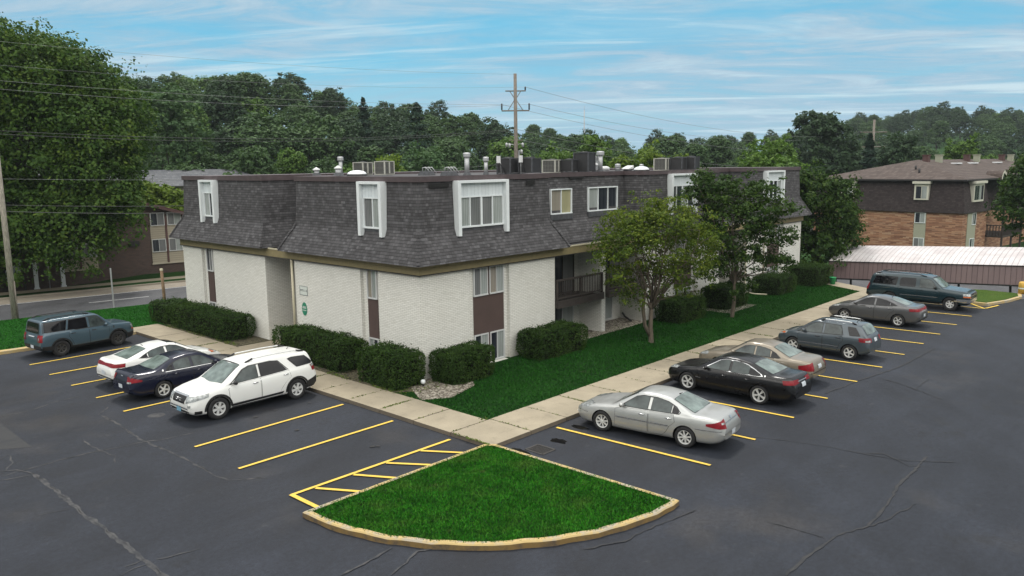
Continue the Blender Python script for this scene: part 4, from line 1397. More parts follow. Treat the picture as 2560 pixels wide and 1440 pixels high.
for x, y, h, lean, lab in ((30.5, 29.0, .98, -.16, 'leaning grey disconnect box on a post left of the dark condensers'), (31.3, 28.3, 1.0, .0, 'upright grey disconnect box on a post between two dark condensers')):
    t = rthing('disconnect_box', x, y, lab, 'electrical box')
    f = MB(); f.tube([(-lean * .2, 0, 0), (0, 0, .6), (lean, 0, h)], .022, 6); f.build('post', 'galvanised', t)
    f = MB(); f.box(lean - .09, -.06, h - .36, lean + .09, .06, h); f.build('box', 'white_metal', t)
    f = MB(); f.tube([(lean, -.05, h - .36), (.1, -.1, .35), (.25, -.1, .05), (.5, 0, .03)], .018, 6); f.build('conduit', 'black_metal', t)
for x, y, lab in ((29.2, 33.4, 'low grey vent box alone on the roof between the condenser groups'), (28.3, 30.6, 'low dark roof box with bent pale pipes left of the tall vent')):
    t = rthing('roof_box', x, y, lab, 'roof vent')
    f = MB(); f.add([(-.4, -.3, 0), (.4, -.3, 0), (.4, .3, 0), (-.4, .3, 0), (-.32, -.22, .22), (.32, -.22, .22), (.32, .22, .22), (-.32, .22, .22)], [(0, 1, 5, 4), (1, 2, 6, 5), (2, 3, 7, 6), (3, 0, 4, 7), (4, 5, 6, 7)]); f.build('base', 'lead_flashing', t)
    f = MB()
    for k in range(3): f.tube([(-.3 + .22 * k, 0, .22), (-.28 + .22 * k, 0, .42), (-.15 + .22 * k, -.1, .44), (.1 + .22 * k, -.2, .12)], .028, 7)
    f.build('pipe', 'galvanised', t)

# ------------------------------------------------------------------ small things at the ground
def bin_(name, x, y, z, r, h, m_, label, cat):
    t = empty(name, (x, y, z), 0, label, cat)
    b = MB(); b.lathe([(0, 0), (r * .8, 0), (r, h), (r * 1.08, h + .01), (r * 1.08, h + .05), (r * .94, h + .05), (r * .75, .04), (0, .04)], 16); b.build('tub', m_, t)
    f = MB(); f.tube([(r * 1.06 * math.cos(a), r * 1.06 * math.sin(a), h * (.86 - .3 * math.sin(a) ** 2)) for a in [math.pi * (1 + i / 8) for i in range(9)]], .012, 5); f.build('handle', m_, t)


bin_('bucket', 19.75, 32.3, .126, .19, .42, 'blue_plastic', 'dark blue tub standing in the entrance recess behind the long hedge', 'bucket')
bin_('flower_tub', 52.2, 19.6, .13, .20, .42, 'green_plastic', 'bright green plastic tub on the lawn edge by the far hedge', 'tub')
lb = empty('spotlight', (18.55, 21.75, .13), 0, 'small white ground spotlight in the gravel at the building corner', 'lamp')
f = MB(); f.lathe([(.0, 0), (.04, 0), (.03, .10)], 8); f.build('stake', 'dark_trim', lb)
f = MB(); f.lathe([(.05, .09), (.09, .13), (.09, .2), (.06, .24), (0, .25)], 10); f.build('head', 'white_trim', lb)
yb = empty('bollard', (55.35, 9.45, .13), 0, 'stubby yellow concrete bollard at the end of the kerb by the carport', 'bollard')
f = MB(); f.lathe([(0, 0), (.24, 0), (.23, .62), (.18, .72), (0, .74)], 12); f.build('post', 'yellow_plastic', yb)
f = MB(); f.lathe([(.245, .3), (.245, .38)], 12); f.build('band', 'sign_white', yb)

# ------------------------------------------------------------------ the carport, sloping away to the right
cpt = empty('carport', (55.7, 21.2, -2.0), rad(-90), 'long low carport with maroon ribbed fascia and pale metal roof beyond the stalls', 'carport')
cpt.rotation_euler = (0, -0.049, rad(-90))
# local x runs along the front, local y goes back
f = MB()
LN = 19.0
f.quad([(0, 0, 2.0), (LN, 0, 2.0), (LN, .28, 3.16), (0, .28, 3.16)])
f.quad([(LN, .06, 2.0), (0, .06, 2.0), (0, .34, 3.16), (LN, .34, 3.16)])
f.build('fascia', 'carport_maroon', cpt)
f = MB()
seg = [(.26, 3.17), (1.2, 3.50), (2.4, 3.80), (3.7, 4.0), (3.85, 3.98)]
for (y0, z0), (y1, z1) in zip(seg, seg[1:]):
    f.quad([(0, y0, z0), (LN, y0, z0), (LN, y1, z1), (0, y1, z1)]); f.quad([(LN, y0, z0 - .05), (0, y0, z0 - .05), (0, y1, z1 - .05), (LN, y1, z1 - .05)])
for e in (0, LN): f.quad([(e, y, z) for y, z in seg] + [(e, 3.7, 3.2), (e, .3, 3.1)])
f.build('roof', 'carport_white', cpt)
f = MB(); f.box(-.03, -.04, 1.93, LN + .03, .05, 2.02); f.box(-.03, .20, 3.155, LN + .03, .27, 3.185); f.build('edge_trim', 'black_metal', cpt)
for k in range(6):
    for y in (.5, 3.4):
        p_ = MB(); x = .4 + 3.55 * k; p_.box(x - .06, y - .06, 0, x + .06, y + .06, 3.1); p_.build('post', 'black_metal', cpt)

# ------------------------------------------------------------------ brick building beyond the carport
br = empty('brick_building', (87.1, 20.4, -1.87), rad(-6), 'orange brick building with dark brown mansard and reddish hip roof behind the carport', 'building')
LX, LY = 42.0, 15.5
f = MB()
for a, b in (((0, LY), (0, 0)), ((0, 0), (6.5, 0)), ((6.5, 0), (6.5, 2.0)), ((6.5, 2.0), (LX, 2.0)), ((LX, 2), (LX, LY)), ((LX, LY), (0, LY))):
    f.quad([(*a, -.5), (*b, -.5), (*b, 4.8), (*a, 4.8)])
f.build('wall', 'orange_brick', br)
f = MB()
bl = [(0, 0), (6.5, 0), (6.5, 2.0), (LX, 2.0), (LX, LY), (0, LY)]
l0, l1 = offset_poly(bl, .22), offset_poly(bl, -.32)
for i in range(6):
    j = (i + 1) % 6
    f.quad([(*l0[i], 4.75), (*l0[j], 4.75), (*l1[j], 7.95), (*l1[i], 7.95)])
    f.quad([(*bl[i], 4.74), (*bl[j], 4.74), (*l0[j], 4.75), (*l0[i], 4.75)])
f.build('mansard_roof', 'brown_shingle', br)
f = MB()
ev = offset_poly([(0, 0), (LX, 0), (LX, LY), (0, LY)], .22)
rA, rB = (7.6, LY / 2, 10.0), (LX - 7.6, LY / 2, 10.0)
f.quad([(*ev[0], 8.06), (*ev[1], 8.06), rB, rA]); f.quad([(*ev[1], 8.06), (*ev[2], 8.06), rB]); f.quad([(*ev[2], 8.06), (*ev[3], 8.06), rA, rB]); f.quad([(*ev[3], 8.06), (*ev[0], 8.06), rA])
roof = f.build('hip_roof', 'red_shingle', br)
f = MB(); f.prism(ev, 7.90, 8.055, 0, 0, True); f.build('eave', 'dark_trim', br)
PB = (0, 0)
aL, nL = (0, -1), (-1, 0)
for u0 in (-4.55, -12.2):
    f = MB(); f.obox(PB, aL, nL, u0, u0 + 1.15, -.05, .06, -.2, 4.74); f.build('panel_strip', 'tan_panel', br)
    window(br, (-.06, 0), aL, nL, u0 + .06, u0 + 1.09, 3.65, 4.72, ('pane_dark', 'pane_blind'), fm='white_trim', dep=.05)
    window(br, (-.06, 0), aL, nL, u0 + .06, u0 + 1.09, 1.05, 2.15, ('pane_grey', 'pane_blind'), fm='white_trim', dep=.05)
    f = MB(); f.obox((.0, 0), aL, nL, u0 - .12, u0 + 1.27, -.3, .20, 6.0, 7.62); f.obox((0, 0), aL, nL, u0 - .26, u0 + 1.41, -.3, .42, 7.621, 7.86)
    do = f.build('dormer', 'cream_trim', br)
    g = MB(); g.obox((-.20, 0), aL, nL, u0 + .06, u0 + .56, .0, .02, 6.15, 7.35); g.build('pane', 'pane_dark', do)
    g = MB(); g.obox((-.20, 0), aL, nL, u0 + .62, u0 + 1.10, .0, .02, 6.15, 7.35); g.build('pane', 'pane_blind', do)
aR, nR = (1, 0), (0, -1)
f = MB(); f.obox((0, 0), aR, nR, 1.2, 3.4, -.05, .06, -.2, 4.74); f.build('panel_strip', 'tan_panel', br)
window(br, (0, -.06), aR, nR, 2.3, 3.3, 3.5, 4.7, ('pane_grey', 'pane_dark'), fm='white_trim', dep=.05)
window(br, (0, -.06), aR, nR, 2.0, 3.2, .6, 2.15, ('pane_dark', 'pane_blind'), fm='white_trim', dep=.05)
f = MB(); f.obox((0, 0), aR, nR, 1.9, 4.6, -.3, .20, 5.8, 7.62); f.obox((0, 0), aR, nR, 1.7, 4.8, -.3, .42, 7.621, 7.86); do = f.build('dormer', 'cream_trim', br)
for k, km in enumerate(('pane_dark', 'pane_dark', 'pane_blind', 'pane_dark')):
    g = MB(); g.obox((0, -.20), aR, nR, 2.1 + .6 * k, 2.62 + .6 * k, 0, .02, 6.0, 7.4); g.build('pane', km, do)
for z in (1.95, 4.75):
    f = MB(); f.box(7.2, -1.4, z, 13.2, 1.99, z + .22); bo = f.build('balcony', 'brown_wood', br)
    g = MB()
    for k in range(25): g.box(7.2 + k * .245, -1.4, z + .22, 7.28 + k * .245, -1.35, z + 1.2)
    for k in range(12): g.box(7.2, -1.34 + k * .28, z + .22, 7.25, -1.26 + k * .28, z + 1.2)
    g.box(7.15, -1.45, z + 1.2, 13.25, -1.3, z + 1.3); g.box(7.15, -1.29, z + 1.2, 7.3, 1.9, z + 1.3)
    g.build('railing', 'brown_wood', bo)
    window(br, (0, 2.0), aR, nR, 8.4, 10.6, z + .3, z + 2.3, ('pane_dark', 'pane_grey'), 'patio_door', fm='white_trim')
f = MB()
for x in (7.3, 10.2, 13.1): f.box(x - .08, -1.38, -.3, x + .08, -1.22, 7.8)
f.build('balcony_post', 'brown_wood', br)
f = MB(); f.lathe([(0, 0), (0, 0)], 3)
arch = MB()
pa = [(9.6 + .75 * math.cos(a), 7.9 + .9 * math.sin(a)) for a in [math.pi * i / 10 for i in range(11)]]
pi_ = [(9.6 + .5 * math.cos(a), 7.9 + .62 * math.sin(a)) for a in [math.pi * i / 10 for i in range(11)]]
for i in range(10): arch.quad([(pa[i][0], -.4, pa[i][1]), (pi_[i][0], -.4, pi_[i][1]), (pi_[i + 1][0], -.4, pi_[i + 1][1]), (pa[i + 1][0], -.4, pa[i + 1][1])][::-1]); arch.quad([(pa[i][0], -.4, pa[i][1]), (pa[i + 1][0], -.4, pa[i + 1][1]), (pa[i + 1][0], 1.2, pa[i + 1][1]), (pa[i][0], 1.2, pa[i][1])], 1)
ao = arch.build('arched_dormer', ['cream_trim', 'red_shingle'], br)
g = MB(); g.add([(x, -.3, z) for x, z in pi_], [list(range(11))[::-1]]); g.build('pane', 'pane_dark', ao)
for (x, y, z), nm in (((8.5, 5.4), 0), ((11, 5.2), 1), ((19, 5.6), 0), ((21, 5.2), 1), ((31, 5.6), 0), ((33, 5.2), 1)) and [((8.2, 7.0, 9.7), 0), ((10.6, 6.6, 9.7), 1), ((20, 7.0, 9.7), 0), ((22, 6.6, 9.7), 1), ((32, 7.0, 9.7), 0), ((34, 6.6, 9.7), 1)]:
    f = MB(); f.box(x - .3, y - .3, z - .3, x + .3, y + .3, z + .75); f.box(x - .36, y - .36, z + .75, x + .36, y + .36, z + .85); f.build('chimney', ['maroon_trim', 'tan_panel'][nm], roof)
for x, y, z in ((13, 5.6, 9.5), (18, 5.6, 9.5), (26, 5.6, 9.5)):
    f = MB(); f.box(x - .7, y - .35, z, x + .7, y + .35, z + .14); f.build('skylight', 'dome_plastic', roof)
for x, y, z in ((2.3, 5.3, 8.7), (3.6, 6.2, 9.0)):
    f = MB(); f.tube([(x, y, z - .1), (x, y, z + .42)], .11, 8); f.build('vent_pipe', 'dark_trim', roof)

# ------------------------------------------------------------------ dark brick building across the road
RZ = math.atan2(RD.y, RD.x)
q = rp(0, 12.4)
bd = empty('brick_building', (q[0], q[1], -.1), RZ, 'dark brown brick building with low gable roof and tan window bays across the road', 'building')
f = MB()
UL, UR, DP = -9.0, 15.3, 9.0
pk, ez = 3.2, 4.75
rz_ = lambda u: 7.9 - abs(u - pk) * (0.30 if u > pk else .26)
f.quad([(UL, 0, -1), (UR, 0, -1), (UR, 0, rz_(UR)), (pk, 0, rz_(pk)), (UL, 0, rz_(UL))])
f.quad([(UR, 0, -1), (UR, DP, -1), (UR, DP, rz_(UR)), (UR, 0, rz_(UR))]); f.quad([(UL, DP, -1), (UL, 0, -1), (UL, 0, rz_(UL)), (UL, DP, rz_(UL))])
f.quad([(UR, DP, -1), (UL, DP, -1), (UL, DP, rz_(UL)), (pk, DP, rz_(pk)), (UR, DP, rz_(UR))])
f.build('wall', 'dark_brick', bd)
f = MB()
for ua, ub in ((pk, UR + .5), (UL - .5, pk)):
    t0, t1 = rz_(ua), rz_(ub)
    vs = [(ua, -.55, t0 + .02), (ub, -.55, t1 + .02), (ub, DP + .4, t1 + .02), (ua, DP + .4, t0 + .02)]
    f.add(vs + [(x, y, z + .26) for x, y, z in vs], [(3, 2, 1, 0), (4, 5, 6, 7), (0, 1, 5, 4), (1, 2, 6, 5), (2, 3, 7, 6), (3, 0, 4, 7)], 0)
f.build('roof', 'maroon_trim', bd)
for u0 in (11.35, 5.3):
    f = MB(); f.box(u0, -.05, 1.15, u0 + 2.3, .2, rz_(u0 + 2.3) - .05); bo = f.build('window_bay', 'lap_siding', bd)
    f = MB(); f.box(u0 + 1.08, -.11, 1.15, u0 + 1.22, -.051, rz_(u0 + 2.3) - .05); f.build('mullion', 'maroon_trim', bo)
    f = MB(); f.box(u0 - .05, -.12, 1.06, u0 + 2.35, .1, 1.149); f.build('sill', 'tan_siding', bo)
    for z0, z1 in ((4.0, 4.98), (2.0, 2.98)):
        for du, kk in ((.0, ('pane_dark', 'pane_grey')), (1.22, ('pane_grey', 'pane_blind'))):
            window(bd, (0, -.05), (1, 0), (0, -1), u0 + du + .04, u0 + du + 1.06, z0, z1, kk, dep=.06, fr=.05)
for u in (10.15, 8.35):
    f = MB(); f.box(u - .34, -.16, 2.55, u + .34, .1, 2.95); f.build('air_conditioner', 'dark_trim', bd)

# grey roofed house further back
hs = empty('grey_house', (45, 76, -.1), math.atan2(6, -20), 'low house with long slate grey hip roof behind the dark brick building', 'house')
f = MB()
f.box(0, -9, 0, 24, 0, 6.6); f.build('wall', 'tan_siding', hs)
f = MB()
E_ = [(-.7, .7), (24.7, .7), (24.7, -9.7), (-.7, -9.7)]
a_, b_ = (3.2, -4.5, 8.15), (20.8, -4.5, 8.15)
zz_ = 6.55
f.quad([(*E_[1], zz_), (*E_[0], zz_), a_, b_]); f.quad([(*E_[2], zz_), (*E_[1], zz_), b_]); f.quad([(*E_[3], zz_), (*E_[2], zz_), b_, a_]); f.quad([(*E_[0], zz_), (*E_[3], zz_), a_])
f.m = [0] * 4; f.f = [q[::-1] for q in f.f]
f.build('roof', 'slate_shingle', hs)

# ------------------------------------------------------------------ poles and wires
def pole(x, y, h, r0, r1, m_, name, label, z0=-.3):
    t = empty(name, (x, y, 0), 0, label, 'utility pole')
    p = MB(); p.tube([(0, 0, z0), (0, 0, h * .5), (0, 0, h)], [r0, (r0 + r1) / 2, r1], 12); p.build('shaft', m_, t)
    return t


A1 = Vector((12.84, 49.33)); A2 = Vector((48.15, 44.05)); A3 = Vector((138.4, 46.5))
p1 = pole(A1.x, A1.y, 15.2, .165, .11, 'pole_wood', 'utility_pole', 'pale wooden utility pole at the left edge on the grass by the road')
p2 = pole(A2.x, A2.y, 15.35, .20, .13, 'old_pole_wood', 'utility_pole', 'tall grey wooden utility pole with two crossarms standing behind the roof')
p3 = pole(A3.x, A3.y, 14.7, .25, .18, 'old_pole_wood', 'utility_pole', 'far utility pole in front of the right hand wooded hill')
pd_ = Vector((RD.x, RD.y)); pn = Vector((0.680, -0.733))           # crossarms stand across the line of sight


def arm(t, z, half, off=0.0, wid=.06, diag=0, pins=()):
    a = MB(); a.tube([(pn.x * (-half + off), pn.y * (-half + off), z), (pn.x * (half + off), pn.y * (half + off), z)], wid, 6)
    if diag:
        for s in (-1, 1): a.tube([(pn.x * s * half * .55, pn.y * s * half * .55, z), (0, 0, z + diag)], .03, 5)
    ao_ = a.build('crossarm', 'old_pole_wood', t)
    for s, h in pins:
        b = MB(); b.lathe([(.02, 0), (.06, .05), (.06, h), (.03, h + .04), (0, h + .04)], 8, (pn.x * s, pn.y * s, z + .04)); b.build('insulator', 'dark_trim', ao_)


arm(p2, 14.0, .82, .02, .055, -.7, [(.80, .25)])
arm(p2, 12.45, 1.12, 0, .06, .95, [(-1.1, .5), (1.1, .5)])
arm(p2, 10.1, .55, .0, .035)
arm(p3, 12.7, 2.2, 0, .09); arm(p3, 10.3, 2.0, 0, .09, 1.3)
for z, s in ((9.75, -.75), (9.7, -.5), (9.75, .55), (9.2, .45)):
    b = MB(); b.lathe([(.0, 0), (.09, .02), (.11, .30), (.04, .36), (0, .36)], 8, (pn.x * s, pn.y * s, z - .2)); b.tube([(0, 0, z), (pn.x * s, pn.y * s, z + .1)], .02, 5); b.build('cutout', 'galvanised', p2)
b = MB(); b.box(.15, -.2, 7.95, .35, 0, 8.35); b.box(.12, -.2, 8.6, .25, -.05, 9.3); b.build('meter_box', 'galvanised', p2)
b = MB(); b.tube([(.1, -.2, 0), (.1, -.2, 2.2)], .035, 6); b.build('conduit', 'old_pole_wood', p1)


def wire(pa, pb, sag, r, m_, label, grp=None, pre=None):
    w = MB()
    pa, pb = Vector(pa), Vector(pb)
    if pre is not None:
        pre = Vector(pre)
        w.tube([tuple(pre + (pa - pre) * (i / 12) - Vector((0, 0, 4 * sag * (i / 12) * (1 - i / 12)))) for i in range(13)], r, 5, 0, True, False)
    w.tube([tuple(pa + (pb - pa) * (i / 24) - Vector((0, 0, 4 * sag * (i / 24) * (1 - i / 24)))) for i in range(25)], r, 5, 0, True, False)
    o = w.build('power_line', m_)
    return tag(o, label, 'power line', grp)


def at_(A, s, z): return (A.x + pn.x * s, A.y + pn.y * s, z)


wg = 'overhead wires strung between the utility poles'
def back(A, B, k): return A + (A - B) * k


A0 = back(A1, A2, .9)
for zl, zr, s, sag, r, m_, lab in (
    (14.95, 15.3, 0, .35, .011, 'cable_grey', 'topmost thin wire from the crossarmed pole crossing the sky to the left'),
    (12.95, 12.95, -1.1, .35, .014, 'cable_grey', 'thin wire on the left insulator of the lower crossarm running left across the woods'),
    (12.45, 12.95, 1.1, .55, .014, 'cable_grey', 'thin wire on the right insulator of the lower crossarm running left across the woods'),
    (13.7, 14.3, .8, .45, .010, 'cable_grey', 'thin wire on the upper crossarm running left over the treetops'),
    (10.3, 11.0, -.10, .60, .022, 'cable_black', 'upper of the two close thick cables crossing the woods to the left'),
    (10.12, 10.9, .10, .62, .022, 'cable_black', 'lower of the two close thick cables crossing the woods to the left'),
    (6.35, 6.9, -.1, .75, .022, 'cable_black', 'upper of the two dark cables in front of the dark brick building'),
    (6.0, 6.5, .1, .85, .030, 'cable_black', 'lower and thicker dark cable in front of the dark brick building'),
    (7.75, 8.3, 0, .5, .012, 'cable_grey', 'thin faint wire hanging in front of the big maple')):
    wire(at_(A1, s * .3, zl), at_(A2, s, zr), sag, r * .62, m_, lab, wg, at_(A0, s * .3, zl))
for zl, zr, s, s3, lab in ((14.3, 12.9, .8, 1.9, 'thin wire falling to the right from the upper crossarm across the sky'), (12.95, 12.9, 1.1, -1.9, 'thin wire falling to the right from the right insulator of the lower crossarm'), (12.95, 10.5, -1.1, 1.8, 'thin wire falling to the right from the left insulator of the lower crossarm'), (11.0, 8.3, 0, 0, 'thick dark cable running right in front of the mid distance trees'), (10.2, 7.9, .1, .1, 'lowest cable running right in front of the mid distance trees')):
    wire(at_(A2, s, zl), at_(A3, s3, zr), 2.2, .013, 'cable_grey', lab, wg)

sp_ = empty('sign_post', (17.96, 49.06, .1), 0, 'thin galvanised sign post on the grass by the road', 'post')
b = MB(); b.box(-.035, -.03, -.2, .035, .03, 2.30); b.build('post', 'galvanised', sp_)
b = MB(); b.box(-.015, -.26, 1.75, .0, .2, 2.30); b.v = [(x + .04, y * .12 + .05, z) for x, y, z in b.v]; b.build('sign_plate', 'galvanised', sp_)
wp = empty('wooden_post', (18.95, 44.25, .1), 0, 'weathered wooden post beside the left hedges', 'post')
b = MB(); b.tube([(0, 0, -.3), (-.03, 0, 1.4), (-.06, 0, 2.55)], [.092, .085, .08], 10); b.build('shaft', 'post_wood', wp)
b = MB(); b.lathe([(.088, 2.45), (.096, 2.50), (.088, 2.56), (0, 2.58)], 10, (-.06, 0, 0)); b.build('cap', 'cream_pipe', wp)
for (x, y), lab in (((17.35, 60.8), 'left one of two square white posts under the big maple'), ((18.98, 60.6), 'right one of two square white posts under the big maple')):
    t = empty('white_post', (x, y, 0), RZ, lab, 'post', 'white posts under the maple')
    b = MB(); b.box(-.12, -.12, -.1, .12, .12, 1.85); b.build('shaft', 'white_trim', t)
    b = MB(); b.box(-.16, -.16, 1.85, .16, .16, 1.93); b.box(-.16, -.16, 0, .16, .16, .16); b.build('moulding', 'white_trim', t)
fp = empty('thin_pole', (18.1, 60.6, 0), 0, 'thin pale metal pole between the two white posts', 'pole')
b = MB(); b.tube([(0, 0, -.1), (0, 0, 3.1)], .035, 7); b.build('shaft', 'galvanised', fp)
b = MB(); b.lathe([(0, 3.1), (.06, 3.14), (0, 3.2)], 8); b.build('finial', 'galvanised', fp)
bn = empty('banner', (16.55, 60.85, 0), RZ, 'blue and white cloth banner on a dark pole under the big maple', 'banner')
b = MB(); b.tube([(0.15, 0, -.1), (0, 0, 2.1)], .04, 7); b.build('pole', 'dark_trim', bn)
b = MB()
nx_ = 8
for i in range(nx_ + 1):
    u = -.95 + .9 * i / nx_
    b.v += [(u, .06 * math.sin(i * 1.3), 1.25 - .55 * (1 - i / nx_) ), (u, .06 * math.sin(i * 1.3 + .5), 2.05 - .55 * (1 - i / nx_))]
for i in range(nx_): b.f.append([2 * i, 2 * i + 2, 2 * i + 3, 2 * i + 1]); b.m.append(0); b.sm.append(True)
b.build('cloth', 'banner_cloth', bn)
ms_ = empty('radio_mast', (396, 305, 0), 0, 'very thin pale radio mast on the horizon right of the utility pole', 'mast')
b = MB(); b.tube([(0, 0, 0), (0, 0, 40.5)], [.48, .30], 6); b.build('shaft', 'mast_paint', ms_)
b = MB(); b.tube([(0, 0, 40.5), (0, 0, 43)], .1, 5); b.build('aerial', 'mast_paint', ms_)

# ------------------------------------------------------------------ trees and hedges
def crown_mesh(name, lobes, nclump, per, cr, size, mname, seed, flat=0.75, inner=0.45, spike=0.12, upb=0.35, droop=0.0):
    """leaf clumps spread through a union of ellipsoids (cx, cy, cz, rx, ry, rz)"""
    r = np.random.default_rng(seed)
    L = np.array(lobes, float)
    w = (L[:, 3] * L[:, 4] + L[:, 4] * L[:, 5] + L[:, 3] * L[:, 5]); w /= w.sum()
    k = r.choice(len(L), nclump, p=w)
    d = r.normal(size=(nclump, 3)); d /= np.linalg.norm(d, axis=1)[:, None]
    d[:, 2] = np.where((d[:, 2] < -0.35) & (r.random(nclump) < 0.6), -d[:, 2], d[:, 2])
    rad_ = inner + (1 - inner) * r.random(nclump) ** 0.45
    rad_ += (r.random(nclump) < 0.2) * spike * r.random(nclump) * 1.6
    C = L[k, :3] + d * L[k, 3:] * rad_[:, None]
    cs = cr * r.uniform(0.55, 1.25, nclump)
    n_ = r.poisson(per, nclump).clip(3)
    idx = np.repeat(np.arange(nclump), n_)
    N = len(idx)
    o = r.normal(size=(N, 3)); o /= np.linalg.norm(o, axis=1)[:, None] + 1e-9
    rr = r.random(N) ** 0.5
    o2 = o * rr[:, None]; o2[:, 2] *= flat
    P = C[idx] + o2 * cs[idx][:, None]
    P[:, 2] -= droop * rr ** 2 * cs[idx]
    nm = o * 0.6 + d[idx] * 0.35 + r.normal(size=(N, 3)) * 0.45 + [0, 0, upb]
    nm /= np.linalg.norm(nm, axis=1)[:, None]
    return quads_mesh(name, leaf_cards(P, nm, size * r.uniform(0.65, 1.3, N), r), [mname]), C


def limbs(mb_, base, top, r0, targets, seed, fork=None):
    r = random.Random(seed)
    base, top = Vector(base), Vector(top)
    mb_.tube([base + Vector((0, 0, -.2)), base + Vector((0, 0, .06)), base + (top - base) * .35 + Vector((r.uniform(-.05, .05), r.uniform(-.05, .05), 0)), top], [r0 * 1.45, r0 * 1.08, r0 * .9, r0 * .72], 10)
    for t in targets:
        t = Vector(t)
        s = base + (top - base) * r.uniform(.72, 1.0)
        pts = [s]
        for k in range(1, 6):
            p = s + (t - s) * (k / 5) + Vector((r.uniform(-1, 1), r.uniform(-1, 1), r.uniform(-.4, .9))) * ((t - s).length * .055)
            pts.append(p)
        rr = r0 * r.uniform(.32, .5)
        mb_.tube(pts, [rr, rr * .8, rr * .62, rr * .46, rr * .3, rr * .14], 6)
        for k in (2, 3, 4):
            q = pts[k] + Vector((r.uniform(-1, 1), r.uniform(-1, 1), r.uniform(-.2, .8))) * ((t - s).length * .28)
            mid = (pts[k] + q) / 2 + Vector((r.uniform(-1, 1), r.uniform(-1, 1), r.uniform(-1, 1))) * .1 * (t - s).length
            mb_.tube([pts[k], mid, q], [rr * .4, rr * .26, rr * .08], 5)


def tree(name, loc, label, lobes, nclump, per, cr, size, mname, seed, trunk_top, r0, ntarget, barkm='bark', group=None, rz=0.0, **kw):
    t = empty(name, loc, rz, label, 'tree', group)
    me, C = crown_mesh('crown', lobes, nclump, per, cr, size, mname, seed, **kw)
    link('crown', me, t)
    r = random.Random(seed)
    tg = [tuple(C[i]) for i in r.sample(range(len(C)), min(ntarget, len(C)))]
    m_ = MB(); limbs(m_, (0, 0, 0), trunk_top, r0, tg, seed)
    m_.build('trunk', barkm, t)
    return t


# the two small trees on the lawn
T1 = tree('lawn_tree', (30.1, 19.33, .1), 'round yellow green tree with twisted pale branches on the lawn, the nearer of two', [(0, 0, 4.7, 1.9, 2.0, 1.6), (-.9, .6, 4.5, 1.4, 1.4, 1.2), (1.0, -.9, 4.3, 1.5, 1.5, 1.4), (.5, -.5, 5.4, 1.5, 1.5, 1.0), (-.7, .9, 5.1, 1.4, 1.4, 1.1), (.4, -.3, 3.0, 1.2, 1.3, 1.0), (1.4, -1.4, 3.4, 1.0, 1.0, 1.1), (-1.5, 1.4, 4.0, .9, .9, .9), (-.9, 1.0, 2.9, .9, .9, .8), (1.7, -1.7, 4.6, .8, .8, .9), (.3, -.4, 6.2, .9, .9, .5), (-1.0, .3, 2.2, .7, .7, .6)], 760, 28, .38, .060, 'leaf_locust', 21, (.05, .05, 2.0), .115, 22, 'bark', inner=.25, spike=.4, flat=.5, droop=.35)
m_ = MB(); m_.tube([(0, .02, .25), (-.22, .2, .8), (-.28, .28, 1.6), (-.2, .2, 2.6), (-.5, .5, 3.8)], [.10, .09, .085, .07, .03], 8); m_.build('trunk', 'bark', T1)
T2 = tree('lawn_tree', (37.85, 19.35, .1), 'darker irregular tree with glossy leaves on the lawn, the farther of two', [(0, 0, 4.9, 1.7, 1.8, 1.7), (-.7, .6, 6.4, 1.3, 1.3, 1.0), (.9, -.8, 5.9, 1.5, 1.5, 1.2), (-.9, .9, 4.2, 1.1, 1.1, 1.4), (.2, -.2, 2.9, 1.2, 1.2, 1.1), (1.2, -1.2, 4.2, 1.1, 1.1, 1.2), (-1.2, 1.3, 6.3, .9, .9, .9), (1.8, -1.8, 5.6, .8, .8, .7), (1.6, -1.7, 2.9, .9, .9, .5), (-.9, 1.1, 7.3, .8, .8, .5), (-.8, .9, 2.4, .8, .8, .8), (.3, -.3, 1.9, .7, .7, .5), (1.9, -2.1, 4.2, .6, .6, .5)], 660, 29, .42, .078, 'leaf_pear', 22, (.05, -.05, 2.4), .10, 20, 'bark', inner=.25, spike=.5, flat=.5)
m_ = MB(); m_.tube([(0, 0, 3.4), (.5, -.7, 4.2), (1.0, -1.1, 3.9), (1.5, -1.7, 3.6)], [.04, .03, .022, .012], 6); m_.build('branch', 'cream_pipe', T2)

# the big maple across the road and its neighbours
tree('maple_tree', (15.3, 61.6, 0), 'huge dark green maple filling the left edge above the road', [(0, 0, 10.5, 7.0, 6.0, 6.5), (4.5, 1.0, 9.5, 5.0, 5, 5.5), (6.8, 1.5, 10.5, 3.4, 4, 4.2), (6.0, 1.0, 6.3, 3.6, 3.6, 3.4), (0, -2, 5.8, 5.5, 4.0, 3.0), (3, 0, 14.0, 4.6, 4.5, 3.2), (-1, 1, 16.0, 3.2, 4, 2.8), (-3.5, 0, 14, 4, 4, 4), (6.0, 2.5, 13.6, 2.8, 3, 2.6), (-6, 0, 9, 5, 5, 6), (1.5, -2.5, 3.8, 4.5, 2.0, 2.0), (5.0, -1.0, 4.6, 3.4, 3, 2.4), (7.6, 0, 8.2, 2.4, 3, 3.6), (6.3, -1.9, 3.3, 2.6, 1.5, 1.9), (3.2, -2.3, 3.0, 3.3, 1.5, 2.1), (8.8, -1.4, 5.2, 2.0, 1.5, 2.0)], 4600, 34, .85, .125, 'leaf_maple', 31, (.3, 0, 5.0), .48, 26, 'bark_dark', rz=rad(-47), inner=.55, spike=.16)
